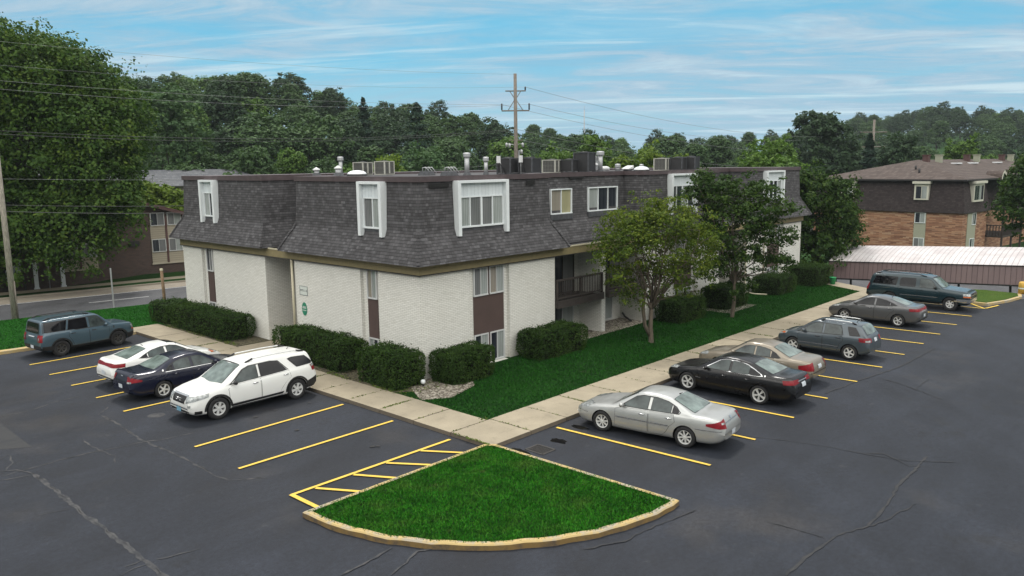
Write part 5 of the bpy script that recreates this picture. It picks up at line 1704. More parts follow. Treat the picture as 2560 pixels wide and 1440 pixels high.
tree('maple_tree', (13.6, 66.0, 0), 'tall thin topped tree rising behind the huge maple at the left edge', [(0, 0, 14.5, 3.6, 3.6, 4.0), (1.8, 0, 17.9, 1.5, 2, 2.2), (2.3, 0, 20.2, .9, 1, 1.3), (2.8, 0, 21.9, .55, .7, 1.0), (3.4, 0, 20.9, .4, .4, .5), (-3, 0, 15, 3.4, 3.4, 4), (4.8, 1, 15.3, 2.6, 2.6, 2.6), (7.5, 1.5, 14.8, 2.2, 2.2, 2.4), (10, 2, 13.2, 2.2, 2.2, 2.4)], 900, 30, .65, .125, 'leaf_maple', 32, (0, 0, 9), .35, 14, 'bark_dark', rz=rad(-47), inner=.3, spike=.3)

# mid distance trees with a look of their own; (px bearing, depth, top z, radius, crown foot z)
def bearing(px, D):
    a = YAW - math.atan((px - 1280) / 1980)
    return D * math.cos(a), D * math.sin(a)


def round_lobes(h, r, foot, seed):
    q = random.Random(seed)
    L = [(0, 0, (h + foot) / 2, r * .78, r * .78, (h - foot) / 2 * .86)]
    for k in range(8):
        a = q.uniform(0, 6.28); z = foot + (h - foot) * q.uniform(.2, .92)
        s = 1 - .75 * max(0, (z - (foot + h) / 2) / ((h - foot) / 2)) ** 1.5
        L.append((r * .55 * s * math.cos(a), r * .55 * s * math.sin(a), z - .1 * r, r * q.uniform(.38, .55), r * q.uniform(.38, .55), min(r, (h - foot) / 2) * q.uniform(.35, .55)))
    tp_ = max(l[2] + l[5] for l in L) + .35
    f_ = (h - foot) / (tp_ - foot)
    return [(a, b, foot + (c - foot) * f_, d, e, g * f_) for a, b, c, d, e, g in L]


MID = [
    (352, 74, 7.6, 2.6, 1.5, 'leaf_lime', 'yellow green bushy tree left of the gap above the dark brick building'),
    (405, 73, 7.2, 2.5, 1.2, 'leaf_lime', 'middle yellow green bushy tree above the dark brick building'),
    (450, 72, 7.4, 2.3, 1.2, 'leaf_lime', 'yellow green bushy tree against the left edge of the mansard roof'),
    (985, 78, 9.6, 2.3, 2, 'leaf_lime', 'bright yellow green young tree behind the roof left of the middle'),
    (1060, 82, 10.4, 3.0, 2, 'leaf_pale', 'pale round tree behind the roof left of the tall vent'),
    (890, 80, 8.6, 2.0, 2, 'leaf_bright', 'small bright tree behind the left skylight dome'),
    (640, 92, 11.0, 3.4, 1, 'leaf_wood', 'rounded tree in front of the left woods above the grey roof'),
    (1385, 84, 10.7, 3.0, 2, 'leaf_bright', 'bright green tree right of the utility pole behind the roof'),
    (1488, 92, 11.7, 2.6, 2, 'leaf_bright', 'pointed bright green tree behind the fat vents'),
    (1560, 80, 9.2, 2.0, 2, 'leaf_lime', 'low yellow green tree behind the roof left of the right condensers'),
    (1635, 80, 9.7, 2.3, 2, 'leaf_lime', 'yellow green tree directly behind the right condensers'),
    (1700, 84, 9.2, 2.2, 2, 'leaf_lime', 'yellow green tree just right of the right condensers'),
    (1875, 66, 9.0, 2.3, 1, 'leaf_bright', 'leafy light tree rising over the right end of the roof, left one'),
    (1950, 64, 8.9, 2.4, 1, 'leaf_bright', 'leafy light tree rising over the far dormer'),
    (1920, 80, 10.6, 3.2, 2, 'leaf_bright', 'rounder light green tree behind those at the roof end'),
    (425, 98, 17.6, 5.0, 5, 'leaf_pale', 'large pale green tree in front of the dark woods right of the maple'),
    (2395, 125, 11.2, 3.2, 2, 'leaf_bright', 'light green tree behind the red roof right of the chimneys'),
    (2235, 118, 12.2, 3.6, 2, 'leaf_dark', 'dark rounded tree behind the left end of the red roof'),
]
for i, (px, D, h, r, ft, mm, lab) in enumerate(MID):
    x, y = bearing(px, D)
    z = ground_h(x, y)
    tree('background_tree', (x, y, z), lab, round_lobes(h - z, r, ft, 100 + i), int(95 * r), 22, .55, .16 if D < 90 else .2, mm, 100 + i, (0, 0, ft + 1.5), .16, 5, 'bark_dark', inner=.4, spike=.25)
x, y = bearing(2045, 122)
tree('background_tree', (x, y, -.1), 'big very dark twin topped tree standing before the right hand hill', [(-1.2, 1.0, 10, 3.2, 3.2, 5.0), (1.4, -1.2, 8.5, 3.6, 3.6, 5.4), (0, 0, 5, 4.0, 4.0, 4.5), (-1.6, 1.2, 13.2, 1.7, 1.7, 2.0), (1.0, -.8, 12.6, 1.6, 1.6, 2.0), (2.6, -2.2, 6, 2.6, 2.6, 4)], 620, 24, .75, .26, 'leaf_dark', 41, (0, 0, 4), .4, 6, 'bark_dark', inner=.5, spike=.12)
tree('bushy_tree', (57.2, 22.6, -1.4), 'full bushy green tree just past the far end of the apartment building', [(0, 0, 5.0, 2.3, 2.3, 3.6), (.8, -.8, 4.4, 1.9, 1.9, 2.8), (-.6, .6, 6.8, 1.7, 1.7, 2.0), (.9, -1.0, 6.9, 1.4, 1.4, 1.5), (1.4, -1.3, 3.6, 1.3, 1.3, 2.0), (-.8, 0.2, 3.0, 1.9, 1.9, 2.4), (-1.4, 1.8, 7.6, 1.5, 1.5, 1.7)], 680, 30, .50, .115, 'leaf_pear', 51, (0, 0, 2.5), .2, 12, 'bark_dark', inner=.45, spike=.3)
tree('bushy_tree', (74.6, 11.6, -1.9), 'green leafy tree at the right edge in front of the balconies', [(0, 0, 7.0, 3.2, 3.2, 3.6), (-.7, .9, 8.2, 2.2, 2.2, 2.4), (-.4, 1.6, 5.8, 2.0, 2.0, 2.2), (0, 0, 9.6, 1.8, 1.8, 1.6)], 420, 26, .6, .15, 'leaf_pear', 52, (0, 0, 4), .22, 8, 'bark_dark', inner=.45, spike=.25)


def spruce(loc, h, r, label, seed, group=None):
    t = empty('spruce_tree', loc, 0, label, 'tree', group)
    q = np.random.default_rng(seed)
    N = 3400
    z = h * (.06 + .94 * q.random(N) ** 1.25)
    rr = r * .62 * (1 - z / h) ** .62 * (0.75 + .25 * np.sin(z * 5.5)) * q.random(N) ** .4 + .05
    a = q.uniform(0, 2 * np.pi, N)
    P = np.column_stack([rr * np.cos(a), rr * np.sin(a), z - .22 * rr])
    nm = np.column_stack([np.cos(a) * .4, np.sin(a) * .4, np.ones(N)]) + q.normal(size=(N, 3)) * .35
    nm /= np.linalg.norm(nm, axis=1)[:, None]
    link('crown', quads_mesh('crown', leaf_cards(P, nm, .26 * q.uniform(.6, 1.2, N), q), ['leaf_spruce']), t)
    m_ = MB(); m_.tube([(0, 0, -.3), (0, 0, h * .9)], [.22, .03], 7); m_.build('trunk', 'bark_dark', t)
    return t


for px, D, ztop, r, lab in ((1052, 108, 16.4, 8.5, 'dark pointed spruce left of the utility pole in the tree line'), (922, 120, 18.0, 5.5, 'narrow spruce on the falling edge of the left woods'), (2165, 112, 11.5, 4.0, 'dark spruce beside the far utility pole'), (2420, 140, 11.5, 5.0, 'dark conifer before the right hand hill behind the red roof')):
    x, y = bearing(px, D); z = ground_h(x, y)
    spruce((x, y, z), ztop - z, r, lab, int(px))

# woods: prototypes copied as single trees
PROTO = []
for k, (mm, r, h) in enumerate((('leaf_wood', 4.3, 13.5), ('leaf_dark', 4.0, 13.0), ('leaf_wood', 4.8, 12.5), ('leaf_bright', 3.8, 12.0), ('leaf_dark', 4.6, 14.5), ('leaf_wood', 3.6, 14.0))):
    q = random.Random(k)
    lob = round_lobes(h, r, 2.4, 200 + k)
    p_ = tree('forest_tree', (0, 0, -500), 'x', lob, 430, 20, .75, .23, mm, 300 + k, (0, 0, 4), .25, 4, 'bark_dark', inner=.72, spike=.14, upb=.6)
    PROTO.append(p_)
rf = random.Random(77)
SECT = [(-160, 1300, [92, 104, 118, 135, 155, 175], 6.4, 'leafy tree massed in the woods on the hill left of the utility pole', 'trees of the left wooded hill'),
        (1300, 1900, [118, 140, 165, 195, 235], 6.6, 'leafy tree in the low tree line between the utility pole and the right hand hill', 'trees of the middle tree line'),
        (1900, 2720, [165, 200, 240, 280, 320, 360, 400, 425], 9.2, 'hazy leafy tree massed on the far wooded hill at the right', 'trees of the right wooded hill')]
used = set()
for pa, pb, rows, step, lab, grp in SECT:
    for D in rows:
        n_ = int((pb - pa) / 1980 * D / step)
        for i in range(n_):
            px = pa + (pb - pa) * (i + rf.uniform(.15, .85)) / n_
            DD = D * rf.uniform(.96, 1.04)
            x, y = bearing(px, DD)
            z = ground_h(x, y)
            k = rf.choices(range(6), [3, 2, 3, 1, 2, 2])[0]
            s = (rf.uniform(.90, 1.02) if D >= rows[-2] else rf.uniform(.78, 1.08)) * (1.12 if D > 300 else 1.0)
            if pa >= 1900: s *= .77
            if pa < 1300: s *= .92
            if pa < 1300 and D < 110: s *= .72
            if 1300 <= pa < 1900: s *= .85
            p = PROTO[k]
            if k not in used:
                used.add(k)
                p.location = (x, y, z - .3); p.rotation_euler.z = rf.uniform(0, 6.28); p.scale = (s, s, s * rf.uniform(.9, 1.1)); p['label'] = lab; p['group'] = grp
            else:
                copy_thing(p, (x, y, z - .3), rf.uniform(0, 6.28), (s * rf.uniform(1.0, 1.3), s * rf.uniform(1.0, 1.3), s * rf.uniform(.94, 1.05)), lab, grp)


def hedge(x0, y0, x1, y1, h, label, seed, n_=9500, size=.040, rough=.05):
    q = np.random.default_rng(seed)
    cx, cy = (x0 + x1) / 2, (y0 + y1) / 2
    lx, ly = (x1 - x0) / 2, (y1 - y0) / 2
    At, Ax, Ay = 4 * lx * ly, 4 * ly * h, 4 * lx * h
    k = q.choice(3, n_, p=np.array([At * 1.3, Ax, Ay]) / (At * 1.3 + Ax + Ay))
    u, v = q.uniform(-1, 1, n_), q.uniform(-1, 1, n_)
    sg = np.where(q.random(n_) < .5, -1.0, 1.0)
    P = np.zeros((n_, 3)); nm = np.zeros((n_, 3))
    t = k == 0; P[t] = np.column_stack([u[t] * lx, v[t] * ly, np.full(t.sum(), h)]); nm[t] = [0, 0, 1]
    t = k == 1; P[t] = np.column_stack([sg[t] * lx, u[t] * ly, (v[t] + 1) / 2 * h]); nm[t, 0] = sg[t]
    t = k == 2; P[t] = np.column_stack([u[t] * lx, sg[t] * ly, (v[t] + 1) / 2 * h]); nm[t, 1] = sg[t]
    # round the box off and let it bulge
    e = np.array([lx, ly, h])
    c_ = P.copy(); c_[:, 2] = np.maximum(c_[:, 2] - h * .3, 0) / .7
    w = (np.abs(c_ / e) ** 11).sum(axis=1) ** (1 / 11)
    P[:, :2] /= np.maximum(w, 1)[:, None]
    P[:, 2] = np.where(P[:, 2] > h * .3, h * .3 + (P[:, 2] - h * .3) / np.maximum(w, 1), P[:, 2])
    foot_ = 1 - .10 * (1 - np.clip(P[:, 2] / (h * .35), 0, 1))
    P[:, :2] *= foot_[:, None]
    wob = .05 * np.sin(P[:, 0] * 3.1 + seed) * np.cos(P[:, 1] * 2.7 + seed * 2)
    P += nm * (wob + q.normal(size=n_) * rough * .7)[:, None]
    tw = (k == 0) & (q.random(n_) < .09)
    P[tw, 2] += q.random(tw.sum()) ** 1.5 * .15
    P += nm * (.06 * np.sin(P[:, 0] * 7 + P[:, 1] * 5 + seed) * np.sin(P[:, 2] * 6 + P[:, 1] * 4))[:, None]
    nn = nm * .75 + q.normal(size=(n_, 3)) * .6 + [0, 0, .25]
    nn /= np.linalg.norm(nn, axis=1)[:, None]
    v4 = leaf_cards(P, nn, size * q.uniform(.6, 1.35, n_), q, .5)
    core = MB()
    poly = [(lx * .86 * math.copysign(abs(math.cos(a)) ** .25, math.cos(a)), ly * .86 * math.copysign(abs(math.sin(a)) ** .25, math.sin(a))) for a in [i * math.pi / 12 for i in range(24)]]
    core.prism(poly, 0, h * .93)
    o = link('hedge', quads_mesh('hedge', v4, ['hedge_leaf', 'hedge_core'], core), None, (cx, cy, .12))
    tag(o, label, 'hedge', 'clipped hedges round the building')


hedge(17.45, 40.7, 18.95, 42.9, 1.05, 'clipped hedge nearest the wooden post at the far left end of the wall', 1, 6500)
hedge(17.40, 34.15, 18.90, 40.5, 1.12, 'long clipped hedge along the left block of the building', 2, 13000)
hedge(17.55, 25.40, 19.0, 30.6, 1.18, 'long clipped hedge under the green oval sign', 3, 15000)
hedge(17.40, 21.85, 18.85, 24.30, 1.25, 'clipped hedge at the building corner facing the white cars', 4, 11500)
hedge(19.15, 20.80, 21.50, 22.10, 1.15, 'clipped hedge at the building corner facing the lawn', 5, 11500)
hedge(24.1, 20.8, 27.35, 22.2, 1.10, 'clipped hedge between the double windows and the first patio', 6, 12000)
hedge(34.3, 20.35, 37.1, 21.95, 1.10, 'clipped hedge behind the nearer lawn tree', 7, 9500)
hedge(39.2, 20.4, 42.0, 22.1, 1.15, 'clipped hedge behind the trunk of the farther lawn tree', 8, 9000)
hedge(45.5, 20.3, 48.3, 22.1, 1.05, 'clipped hedge second from the far end of the lawn', 9, 8000)
hedge(50.2, 19.8, 53.0, 22.0, 1.20, 'clipped hedge at the far end of the lawn by the carport', 10, 8500)
hedge(19.4, 42.6, 20.8, 43.9, .75, 'small round shrub behind the leftmost hedge', 11, 3000)

# ------------------------------------------------------------------ cars
def smooth_profile(pts, L, sig=0.012, N=600):
    t = np.linspace(0, 1, N)
    z = np.interp(t, [p[0] for p in pts], [p[1] for p in pts])
    k = max(1, int(3 * sig * N)); g = np.exp(-0.5 * (np.arange(-k, k + 1) / (sig * N)) ** 2); g /= g.sum()
    return t, np.convolve(np.pad(z, k, mode='edge'), g, 'valid')


def chaikin(P, n_=2):
    for _ in range(n_):
        Q = [P[0]]
        for a, b in zip(P, P[1:]):
            Q.append((a[0] * .75 + b[0] * .25, a[1] * .75 + b[1] * .25)); Q.append((a[0] * .25 + b[0] * .75, a[1] * .25 + b[1] * .75))
        Q.append(P[-1]); P = Q
    return P


class Car:
    """local frame: nose towards +x, t runs 0 (nose) to 1 (tail), origin on the ground under the middle"""
    def __init__(s, sp, loc, head, label):
        s.sp = sp
        s.L, s.W, s.H = sp['L'], sp['W'], sp['H']
        s.root = empty(sp.get('name', 'parked_car'), (loc[0], loc[1], 0), rad(head), label, sp.get('cat', 'car'))
        s.root['group'] = 'cars parked in the marked stalls'
        s.x = lambda t: s.L / 2 - t * s.L
        s.body()

    def body(s):
        sp = s.sp
        tt, zt = smooth_profile(sp['top'], s.L, sp.get('sig', .010))
        _, zb = smooth_profile(sp['belt'], s.L, .015)
        _, pl = smooth_profile(sp['plan'], s.L, .008)
        _, bo = smooth_profile(sp['bot'], s.L, .008)
        st = np.unique(np.concatenate([np.linspace(0, .06, 9), np.linspace(.06, .94, 62), np.linspace(.94, 1, 9)]))
        ghm = s.H - np.interp(.5, tt, zb)
        wr = sp['roofw'] / 2
        secs = []
        for t in st:
            z1, zl, hw, z0 = np.interp(t, tt, zt), np.interp(t, tt, zb), s.W / 2 * np.interp(t, tt, pl), np.interp(t, tt, bo)
            zl = min(zl, z1 - .03)
            gh = z1 - zl; k = min(1, gh / ghm)
            ks = k * k * (3 - 2 * k)
            yr = (hw * .86) * (1 - ks) + min(wr, hw * .9) * ks
            mid = z0 + .55 * (zl - z0)
            P = [(0, z0), (hw * .78, z0), (hw * .95, z0 + .05), (hw * .988, z0 + .20), (hw, mid), (hw * .99, zl - .16), (hw * .955, zl - .03),
                 (hw * .925 - .0 * k, zl + .25 * gh if k < .25 else zl + .02), (hw * .915 * (1 - ks) + (yr + (hw * .925 - yr) * .45) * ks, zl + gh * .5),
                 (yr, z1 - .075 * k - .012), (yr * .90, z1 - .026 * k - .006), (yr * .55, z1 - .004), (0, z1)]
            secs.append(chaikin(P, 2))
        m_ = MB()
        n_ = len(secs[0])
        rg_ = 2 * n_ - 2
        for t, P in zip(st, secs):
            xx = s.x(t)
            ring = [(xx, y, z) for y, z in P] + [(xx, -y, z) for y, z in P[-2:0:-1]]
            m_.v += ring
        for i in range(len(st) - 1):
            for k in range(rg_):
                m_.f.append([i * rg_ + k, i * rg_ + (k + 1) % rg_, (i + 1) * rg_ + (k + 1) % rg_, (i + 1) * rg_ + k][::-1]); m_.m.append(0); m_.sm.append(True)
        m_.f.append(list(range(rg_))); m_.m.append(0); m_.sm.append(False)
        m_.f.append([(len(st) - 1) * rg_ + k for k in range(rg_)][::-1]); m_.m.append(0); m_.sm.append(False)
        me = bpy.data.meshes.new('body')
        me.from_pydata(m_.v, [], m_.f)
        bm = bmesh.new(); bm.from_mesh(me)
        bmesh.ops.recalc_face_normals(bm, faces=bm.faces)
        s.bvh = BVHTree.FromBMesh(bm)
        bm.to_mesh(me); bm.free()
        me.materials.append(MATS[sp['paint']]); me.materials.append(MATS['car_gap'])
        ob = link('body', me, None)
        # wheel wells
        cu_ = MB()
        R_ = sp['wr'] * sp.get('arch', 1.14)
        for wx in sp['axles']:
            for sg in (-1, 1):
                y0, y1 = sg * (s.W / 2 - .30), sg * (s.W / 2 + .3)
                k0 = len(cu_.v)
                N = 28
                for yy in (y0, y1):
                    for a in range(N): cu_.v.append((s.x(wx) + R_ * math.cos(2 * math.pi * a / N), yy, sp['wr'] + R_ * math.sin(2 * math.pi * a / N)))
                fs = [[k0 + a, k0 + (a + 1) % N, k0 + N + (a + 1) % N, k0 + N + a] for a in range(N)] + [[k0 + a for a in range(N)][::-1], [k0 + N + a for a in range(N)]]
                if sg > 0: fs = [f[::-1] for f in fs]
                for f in fs: cu_.f.append(f); cu_.m.append(1); cu_.sm.append(False)
        cme = bpy.data.meshes.new('cut'); cme.from_pydata(cu_.v, [], cu_.f)
        bm = bmesh.new(); bm.from_mesh(cme); bmesh.ops.recalc_face_normals(bm, faces=bm.faces); bm.to_mesh(cme); bm.free()
        cme.materials.append(MATS[sp['paint']]); cme.materials.append(MATS['car_gap'])
        cme.polygons.foreach_set('material_index', [1] * len(cme.polygons))
        co = link('cut', cme)
        md = ob.modifiers.new('b', 'BOOLEAN'); md.operation = 'DIFFERENCE'; md.object = co; md.solver = 'EXACT'
        if hasattr(md, 'material_mode'): md.material_mode = 'INDEX'
        dg = bpy.context.evaluated_depsgraph_get()
        nm = bpy.data.meshes.new_from_object(ob.evaluated_get(dg))
        bpy.data.objects.remove(co); bpy.data.objects.remove(ob)
        nm.polygons.foreach_set('use_smooth', [True] * len(nm.polygons))
        nm.set_sharp_from_angle(angle=rad(38))
        nm.name = 'body'
        s.bodyo = link('body', nm, s.root)

    def cast(s, o, d):
        h = s.bvh.ray_cast(Vector(o), Vector(d).normalized(), 12)
        return h[0], h[1]

    def patch(s, name, poly, proj, off, matn, parent=None, sg=1, grid=.07, d=None):
        """surface piece whose outline is drawn in a view of the car and laid on the body, off metres proud of it"""
        P2 = []
        m_ = len(poly)
        for i in range(m_):
            a, b = Vector(poly[i]), Vector(poly[(i + 1) % m_])
            k = max(1, int((b - a).length / grid))
            for q in range(k): P2.append(a + (b - a) * (q / k))
        nb = len(P2)
        xs = [p.x for p in P2]; ys = [p.y for p in P2]
        gx = np.arange(min(xs) + grid / 2, max(xs), grid); gy = np.arange(min(ys) + grid / 2, max(ys), grid)
        G = np.array([(a, b) for a in gx for b in gy]) if len(gx) and len(gy) else np.zeros((0, 2))
        if len(G):
            G = G[inpoly(G, [tuple(p) for p in P2])]
            B = np.array([tuple(p) for p in P2])
            dm = np.sqrt(((G[:, None] - B[None]) ** 2).sum(-1)).min(1) if len(G) else np.zeros(0)
            G = G[dm > grid * .35]
        allp = P2 + [Vector(g) for g in G]
        vs, _, fs, *_ = delaunay_2d_cdt(allp, [(i, (i + 1) % nb) for i in range(nb)], [], 1, 1e-6)
        out, ok = [], []
        for p in vs:
            if proj == 'side': o_, d_ = (p.x, sg * 4, p.y), (0, -sg, 0)
            elif proj == 'top': o_, d_ = (p.x, p.y, 5), (0, 0, -1)
            elif proj == 'front': o_, d_ = (6, p.x, p.y), (-1, 0, 0)
            elif proj == 'rear': o_, d_ = (-6, p.x, p.y), (1, 0, 0)
            else:                                     # oblique from a corner: p.x measured across the view, p.y = height
                dd = Vector(d).normalized(); ax = Vector((-dd.y, dd.x, 0)).normalized()
                o_ = tuple(Vector((0, 0, p.y)) + ax * p.x - dd * 6); d_ = tuple(dd)
            h, n_ = s.cast(o_, d_)
            if h is None: out.append((0, 0, 0)); ok.append(False); continue
            if n_.dot(Vector(d_)) > 0: n_ = -n_
            out.append(tuple(h + n_ * off)); ok.append(True)
        mb_ = MB()
        F = [f for f in fs if all(ok[i] for i in f)]
        if not F: return None
        dv = Vector(d_)
        FF = []
        for f in F:
            a, b, c = (Vector(out[i]) for i in f[:3])
            FF.append(list(f) if (b - a).cross(c - a).dot(dv) < 0 else list(f)[::-1])
        mb_.add(out, FF, 0, True)
        return mb_.build(name, matn, parent or s.root)

    def ring(s, name, poly, w, proj, off, matn, sg=1, parent=None):
        """band along an outline: w > 0 inside it, w < 0 straddling it"""
        P = [Vector(p) for p in poly]
        D = []
        for i in range(len(P)):
            a, b = P[i], P[(i + 1) % len(P)]
            k = max(1, int((b - a).length / .08))
            for q in range(k): D.append(a + (b - a) * (q / k))
        area = sum(a.x * b.y - b.x * a.y for a, b in zip(D, D[1:] + D[:1]))
        if area < 0: D.reverse()
        n_ = len(D)
        def offs(d):
            out = []
            for i in range(n_):
                e0, e1 = (D[i] - D[i - 1]).normalized(), (D[(i + 1) % n_] - D[i]).normalized()
                b = Vector((e0.y + e1.y, -e0.x - e1.x)).normalized()
                out.append(D[i] + b * d)
            return out
        A, B = (offs(0), offs(-w)) if w > 0 else (offs(-w / 2), offs(w / 2))
        out, ok = [], []
        for p in A + B:
            if proj == 'side': o_, d_ = (p.x, sg * 4, p.y), (0, -sg, 0)
            elif proj == 'top': o_, d_ = (p.x, p.y, 5), (0, 0, -1)
            else: o_, d_ = (-6, p.x, p.y), (1, 0, 0)
            h, m_ = s.cast(o_, d_)
            ok.append(h is not None)
            if h is None: out.append((0, 0, 0)); continue
            if m_.dot(Vector(d_)) > 0: m_ = -m_
            out.append(tuple(h + m_ * off))
        F = [(i, (i + 1) % n_, n_ + (i + 1) % n_, n_ + i) for i in range(n_)]
        F = [f for f in F if all(ok[i] for i in f)]
        if not F: return None
        q = MB(); q.add(out, F, 0, True)
        return q.build(name, matn, parent or s.root)

    def both(s, name, poly, off, matn, parent=None, **kw):
        return [s.patch(name, poly, 'side', off, matn, parent, sg, **kw) for sg in (1, -1)]

    def T(s, pts): return [(s.x(t), z) for t, z in pts]

    def wheels(s):
        sp = s.sp
        r, w = sp['wr'], sp.get('ww', .215)
        rr = r * sp.get('rimr', .66)
        style, ns = sp['rim']
        meshes = None
        for wx in sp['axles']:
            for sg in (-1, 1):
                wh = MB()
                y1 = sg * (s.W / 2 - .025); y0 = y1 - sg * w
                prof = [(rr * .96, y0), (r * .93, y0), (r, y0 + sg * .03), (r, y1 - sg * .035), (r * .955, y1 - sg * .006), (r * .80, y1 + sg * .004), (rr * 1.02, y1 - sg * .006), (rr * .97, y1 - sg * .025)]
                wh.lathe(prof, 32, axis='y')
                wo_ = wh.build('wheel', 'tyre_rubber', s.root, (s.x(wx), 0, r))
                wo_.rotation_euler = (0, random.Random(int(wx * 99) + sg).uniform(0, 6.28) if False else .2, 0)
                rm = MB()
                yo = y1 - sg * .014
                rm.lathe([(rr * 1.0, yo), (rr * .90, yo - sg * .006), (rr * .87, yo - sg * .03), (rr * .86, yo - sg * .09)], 32, axis='y')
                rm.lathe([(0, yo + sg * .006), (rr * .13, yo + sg * .004), (rr * .17, yo - sg * .02)], 14, axis='y')
                for k in range(ns):
                    a = 2 * math.pi * k / ns
                    def sk(r0, r1, w0, w1, da=0.0):
                        ca, sa = math.cos(a + da), math.sin(a + da)
                        pts = []
                        for rad_, wd in ((r0, w0), (r1, w1)):
                            pts += [(rad_ * ca - wd * sa, rad_ * sa + wd * ca), (rad_ * ca + wd * sa, rad_ * sa - wd * ca)]
                        q = [pts[0], pts[1], pts[3], pts[2]]
                        b0 = [(x_, yo - sg * (.006 if i > 1 else .012), z_) for i, (x_, z_) in enumerate(q)]
                        b1 = [(x_, yo - sg * .05, z_) for x_, z_ in q]
                        f_ = [(0, 1, 2, 3), (0, 4, 5, 1), (1, 5, 6, 2), (2, 6, 7, 3), (3, 7, 4, 0)]
                        rm.add(b0 + b1, f_ if sg > 0 else [g[::-1] for g in f_])
                    if style == 'fat': sk(rr * .12, rr * .9, rr * .13, rr * .20)
                    elif style == 'five': sk(rr * .12, rr * .9, rr * .15, rr * .12)
                    elif style == 'thin': sk(rr * .12, rr * .92, rr * .085, rr * .095)
                    elif style == 'split':
                        sk(rr * .12, rr * .92, rr * .055, rr * .055, .13); sk(rr * .12, rr * .92, rr * .055, rr * .055, -.13)
                ro = rm.build('rim', sp.get('rimm', 'alloy'), wo_, sharp=35)
                bk = MB(); bk.lathe([(0, yo - sg * .075), (rr * .86, yo - sg * .075)], 24, axis='y'); bk.build('brake_disc', 'car_black', wo_)

    def common(s):
        sp = s.sp
        s.wheels()
        # greenhouse
        for sg in (1, -1):
            s.ring('window_surround', s.T(sp['dlo']), .030, 'side', .004, sp.get('surround', 'car_black'), sg)
            for nm_, poly, gm in sp['glass']:
                g_ = s.patch(nm_, s.T(poly), 'side', .009, gm, None, sg)
                s.ring('seal', s.T(poly), -.035, 'side', .006, 'car_black', sg, g_)
        hw0, hw1, t0, t1 = sp['wind']
        s.ring('windshield_surround', [(s.x(t0), -hw0), (s.x(t1), -hw1), (s.x(t1), hw1), (s.x(t0), hw0)], -.06, 'top', .003, 'car_black')
        s.patch('windshield', [(s.x(t0), -hw0), (s.x(t1), -hw1), (s.x(t1 - .012), 0), (s.x(t1), hw1), (s.x(t0), hw0), (s.x(t0 - .022), 0)], 'top', .008, sp.get('wsglass', 'car_glass'))
        if 'rearw' in sp:
            hw0, hw1, t0, t1 = sp['rearw']
            s.ring('rear_window_surround', [(s.x(t0), -hw0), (s.x(t0), hw0), (s.x(t1), hw1), (s.x(t1), -hw1)], -.05, 'top', .003, 'car_black')
            s.patch('rear_window', [(s.x(t0), -hw0), (s.x(t0 - .006), 0), (s.x(t0), hw0), (s.x(t1), hw1), (s.x(t1 + .008), 0), (s.x(t1), -hw1)], 'top', .008, sp.get('rwglass', 'car_glass_pale'))
        if 'rearglass' in sp:
            s.ring('rear_window_surround', sp['rearglass'], -.05, 'rear', .004, 'car_black')
            s.patch('rear_window', sp['rearglass'], 'rear', .009, sp.get('rwglass', 'car_glass_tint'))
        # doors: a gap line below, the painted skin over it
        for sg in (1, -1):
            for poly in sp['doors']:
                q = s.T(poly)
                c = sum((Vector(p) for p in q), Vector((0, 0))) / len(q)
                big = [tuple(Vector(p) + (Vector(p) - c).normalized() * .013) for p in q]
                s.patch('door_gap', big, 'side', .0025, 'car_gap', None, sg, .10)
                d_ = s.patch('door', q, 'side', .007, sp['paint'], None, sg, .10)
                if d_ is None: continue
                hx, hz = s.x(poly[-1][0]) + .16, poly[-1][1]
                hz = max(p[1] for p in poly) - .115
                hx = s.x(max(p[0] for p in poly)) + .20
                h, n_ = s.cast((hx, sg * 4, hz), (0, -sg, 0))
                if h is not None:
                    m_ = MB(); m_.tube([h + Vector((.10, sg * .006, 0)), h + Vector((.07, sg * .035, .006)), h + Vector((-.07, sg * .035, .006)), h + Vector((-.10, sg * .006, 0))], .017, 6)
                    m_.build('handle', sp.get('handle', sp['paint']), d_)
            # mirror
            mt, mz = sp['mirror']
            h, n_ = s.cast((s.x(mt), sg * 4, mz), (0, -sg, 0))
            if h is not None:
                m_ = MB()
                b = h + Vector((.02, sg * .13, .05))
                m_.lathe([(.0, -.09), (.055, -.085), (.085, -.04), (.09, .03), (.07, .08), (0, .09)], 12, (0, 0, 0), 'y')
                m_.v = [(x_ * .72, y_, z_ * .85) for x_, y_, z_ in m_.v]
                m_.v = [(x_ + b.x, y_ + b.y, z_ + b.z) for x_, y_, z_ in m_.v]
                m_.tube([h, b], .03, 6)
                m_.build('mirror', sp.get('mirrorm', sp['paint']), s.root)
        for key, nm_ in (('sill', 'sill_cladding'),):
            if key in sp:
                for sg in (1, -1): s.patch(nm_, s.T(sp[key]), 'side', .010, 'car_black', None, sg, .10)
        for it in sp.get('bits', []):
            nm_, poly, proj, off, mm = it[:5]
            dv = it[5] if len(it) > 5 else None
            if proj == 'sides':
                for sg in (1, -1): s.patch(nm_, s.T(poly), 'side', off, mm, None, sg, .05)
            elif proj == 'corner':                    # oblique from the given direction and its mirror image
                for sg in (1, -1):
                    s.patch(nm_, [(p[0] * sg, p[1]) for p in poly], 'obl', off, mm, None, 1, .04, (dv[0], dv[1] * sg, 0))
            else: s.patch(nm_, poly, proj, off, mm, None, 1, .05)
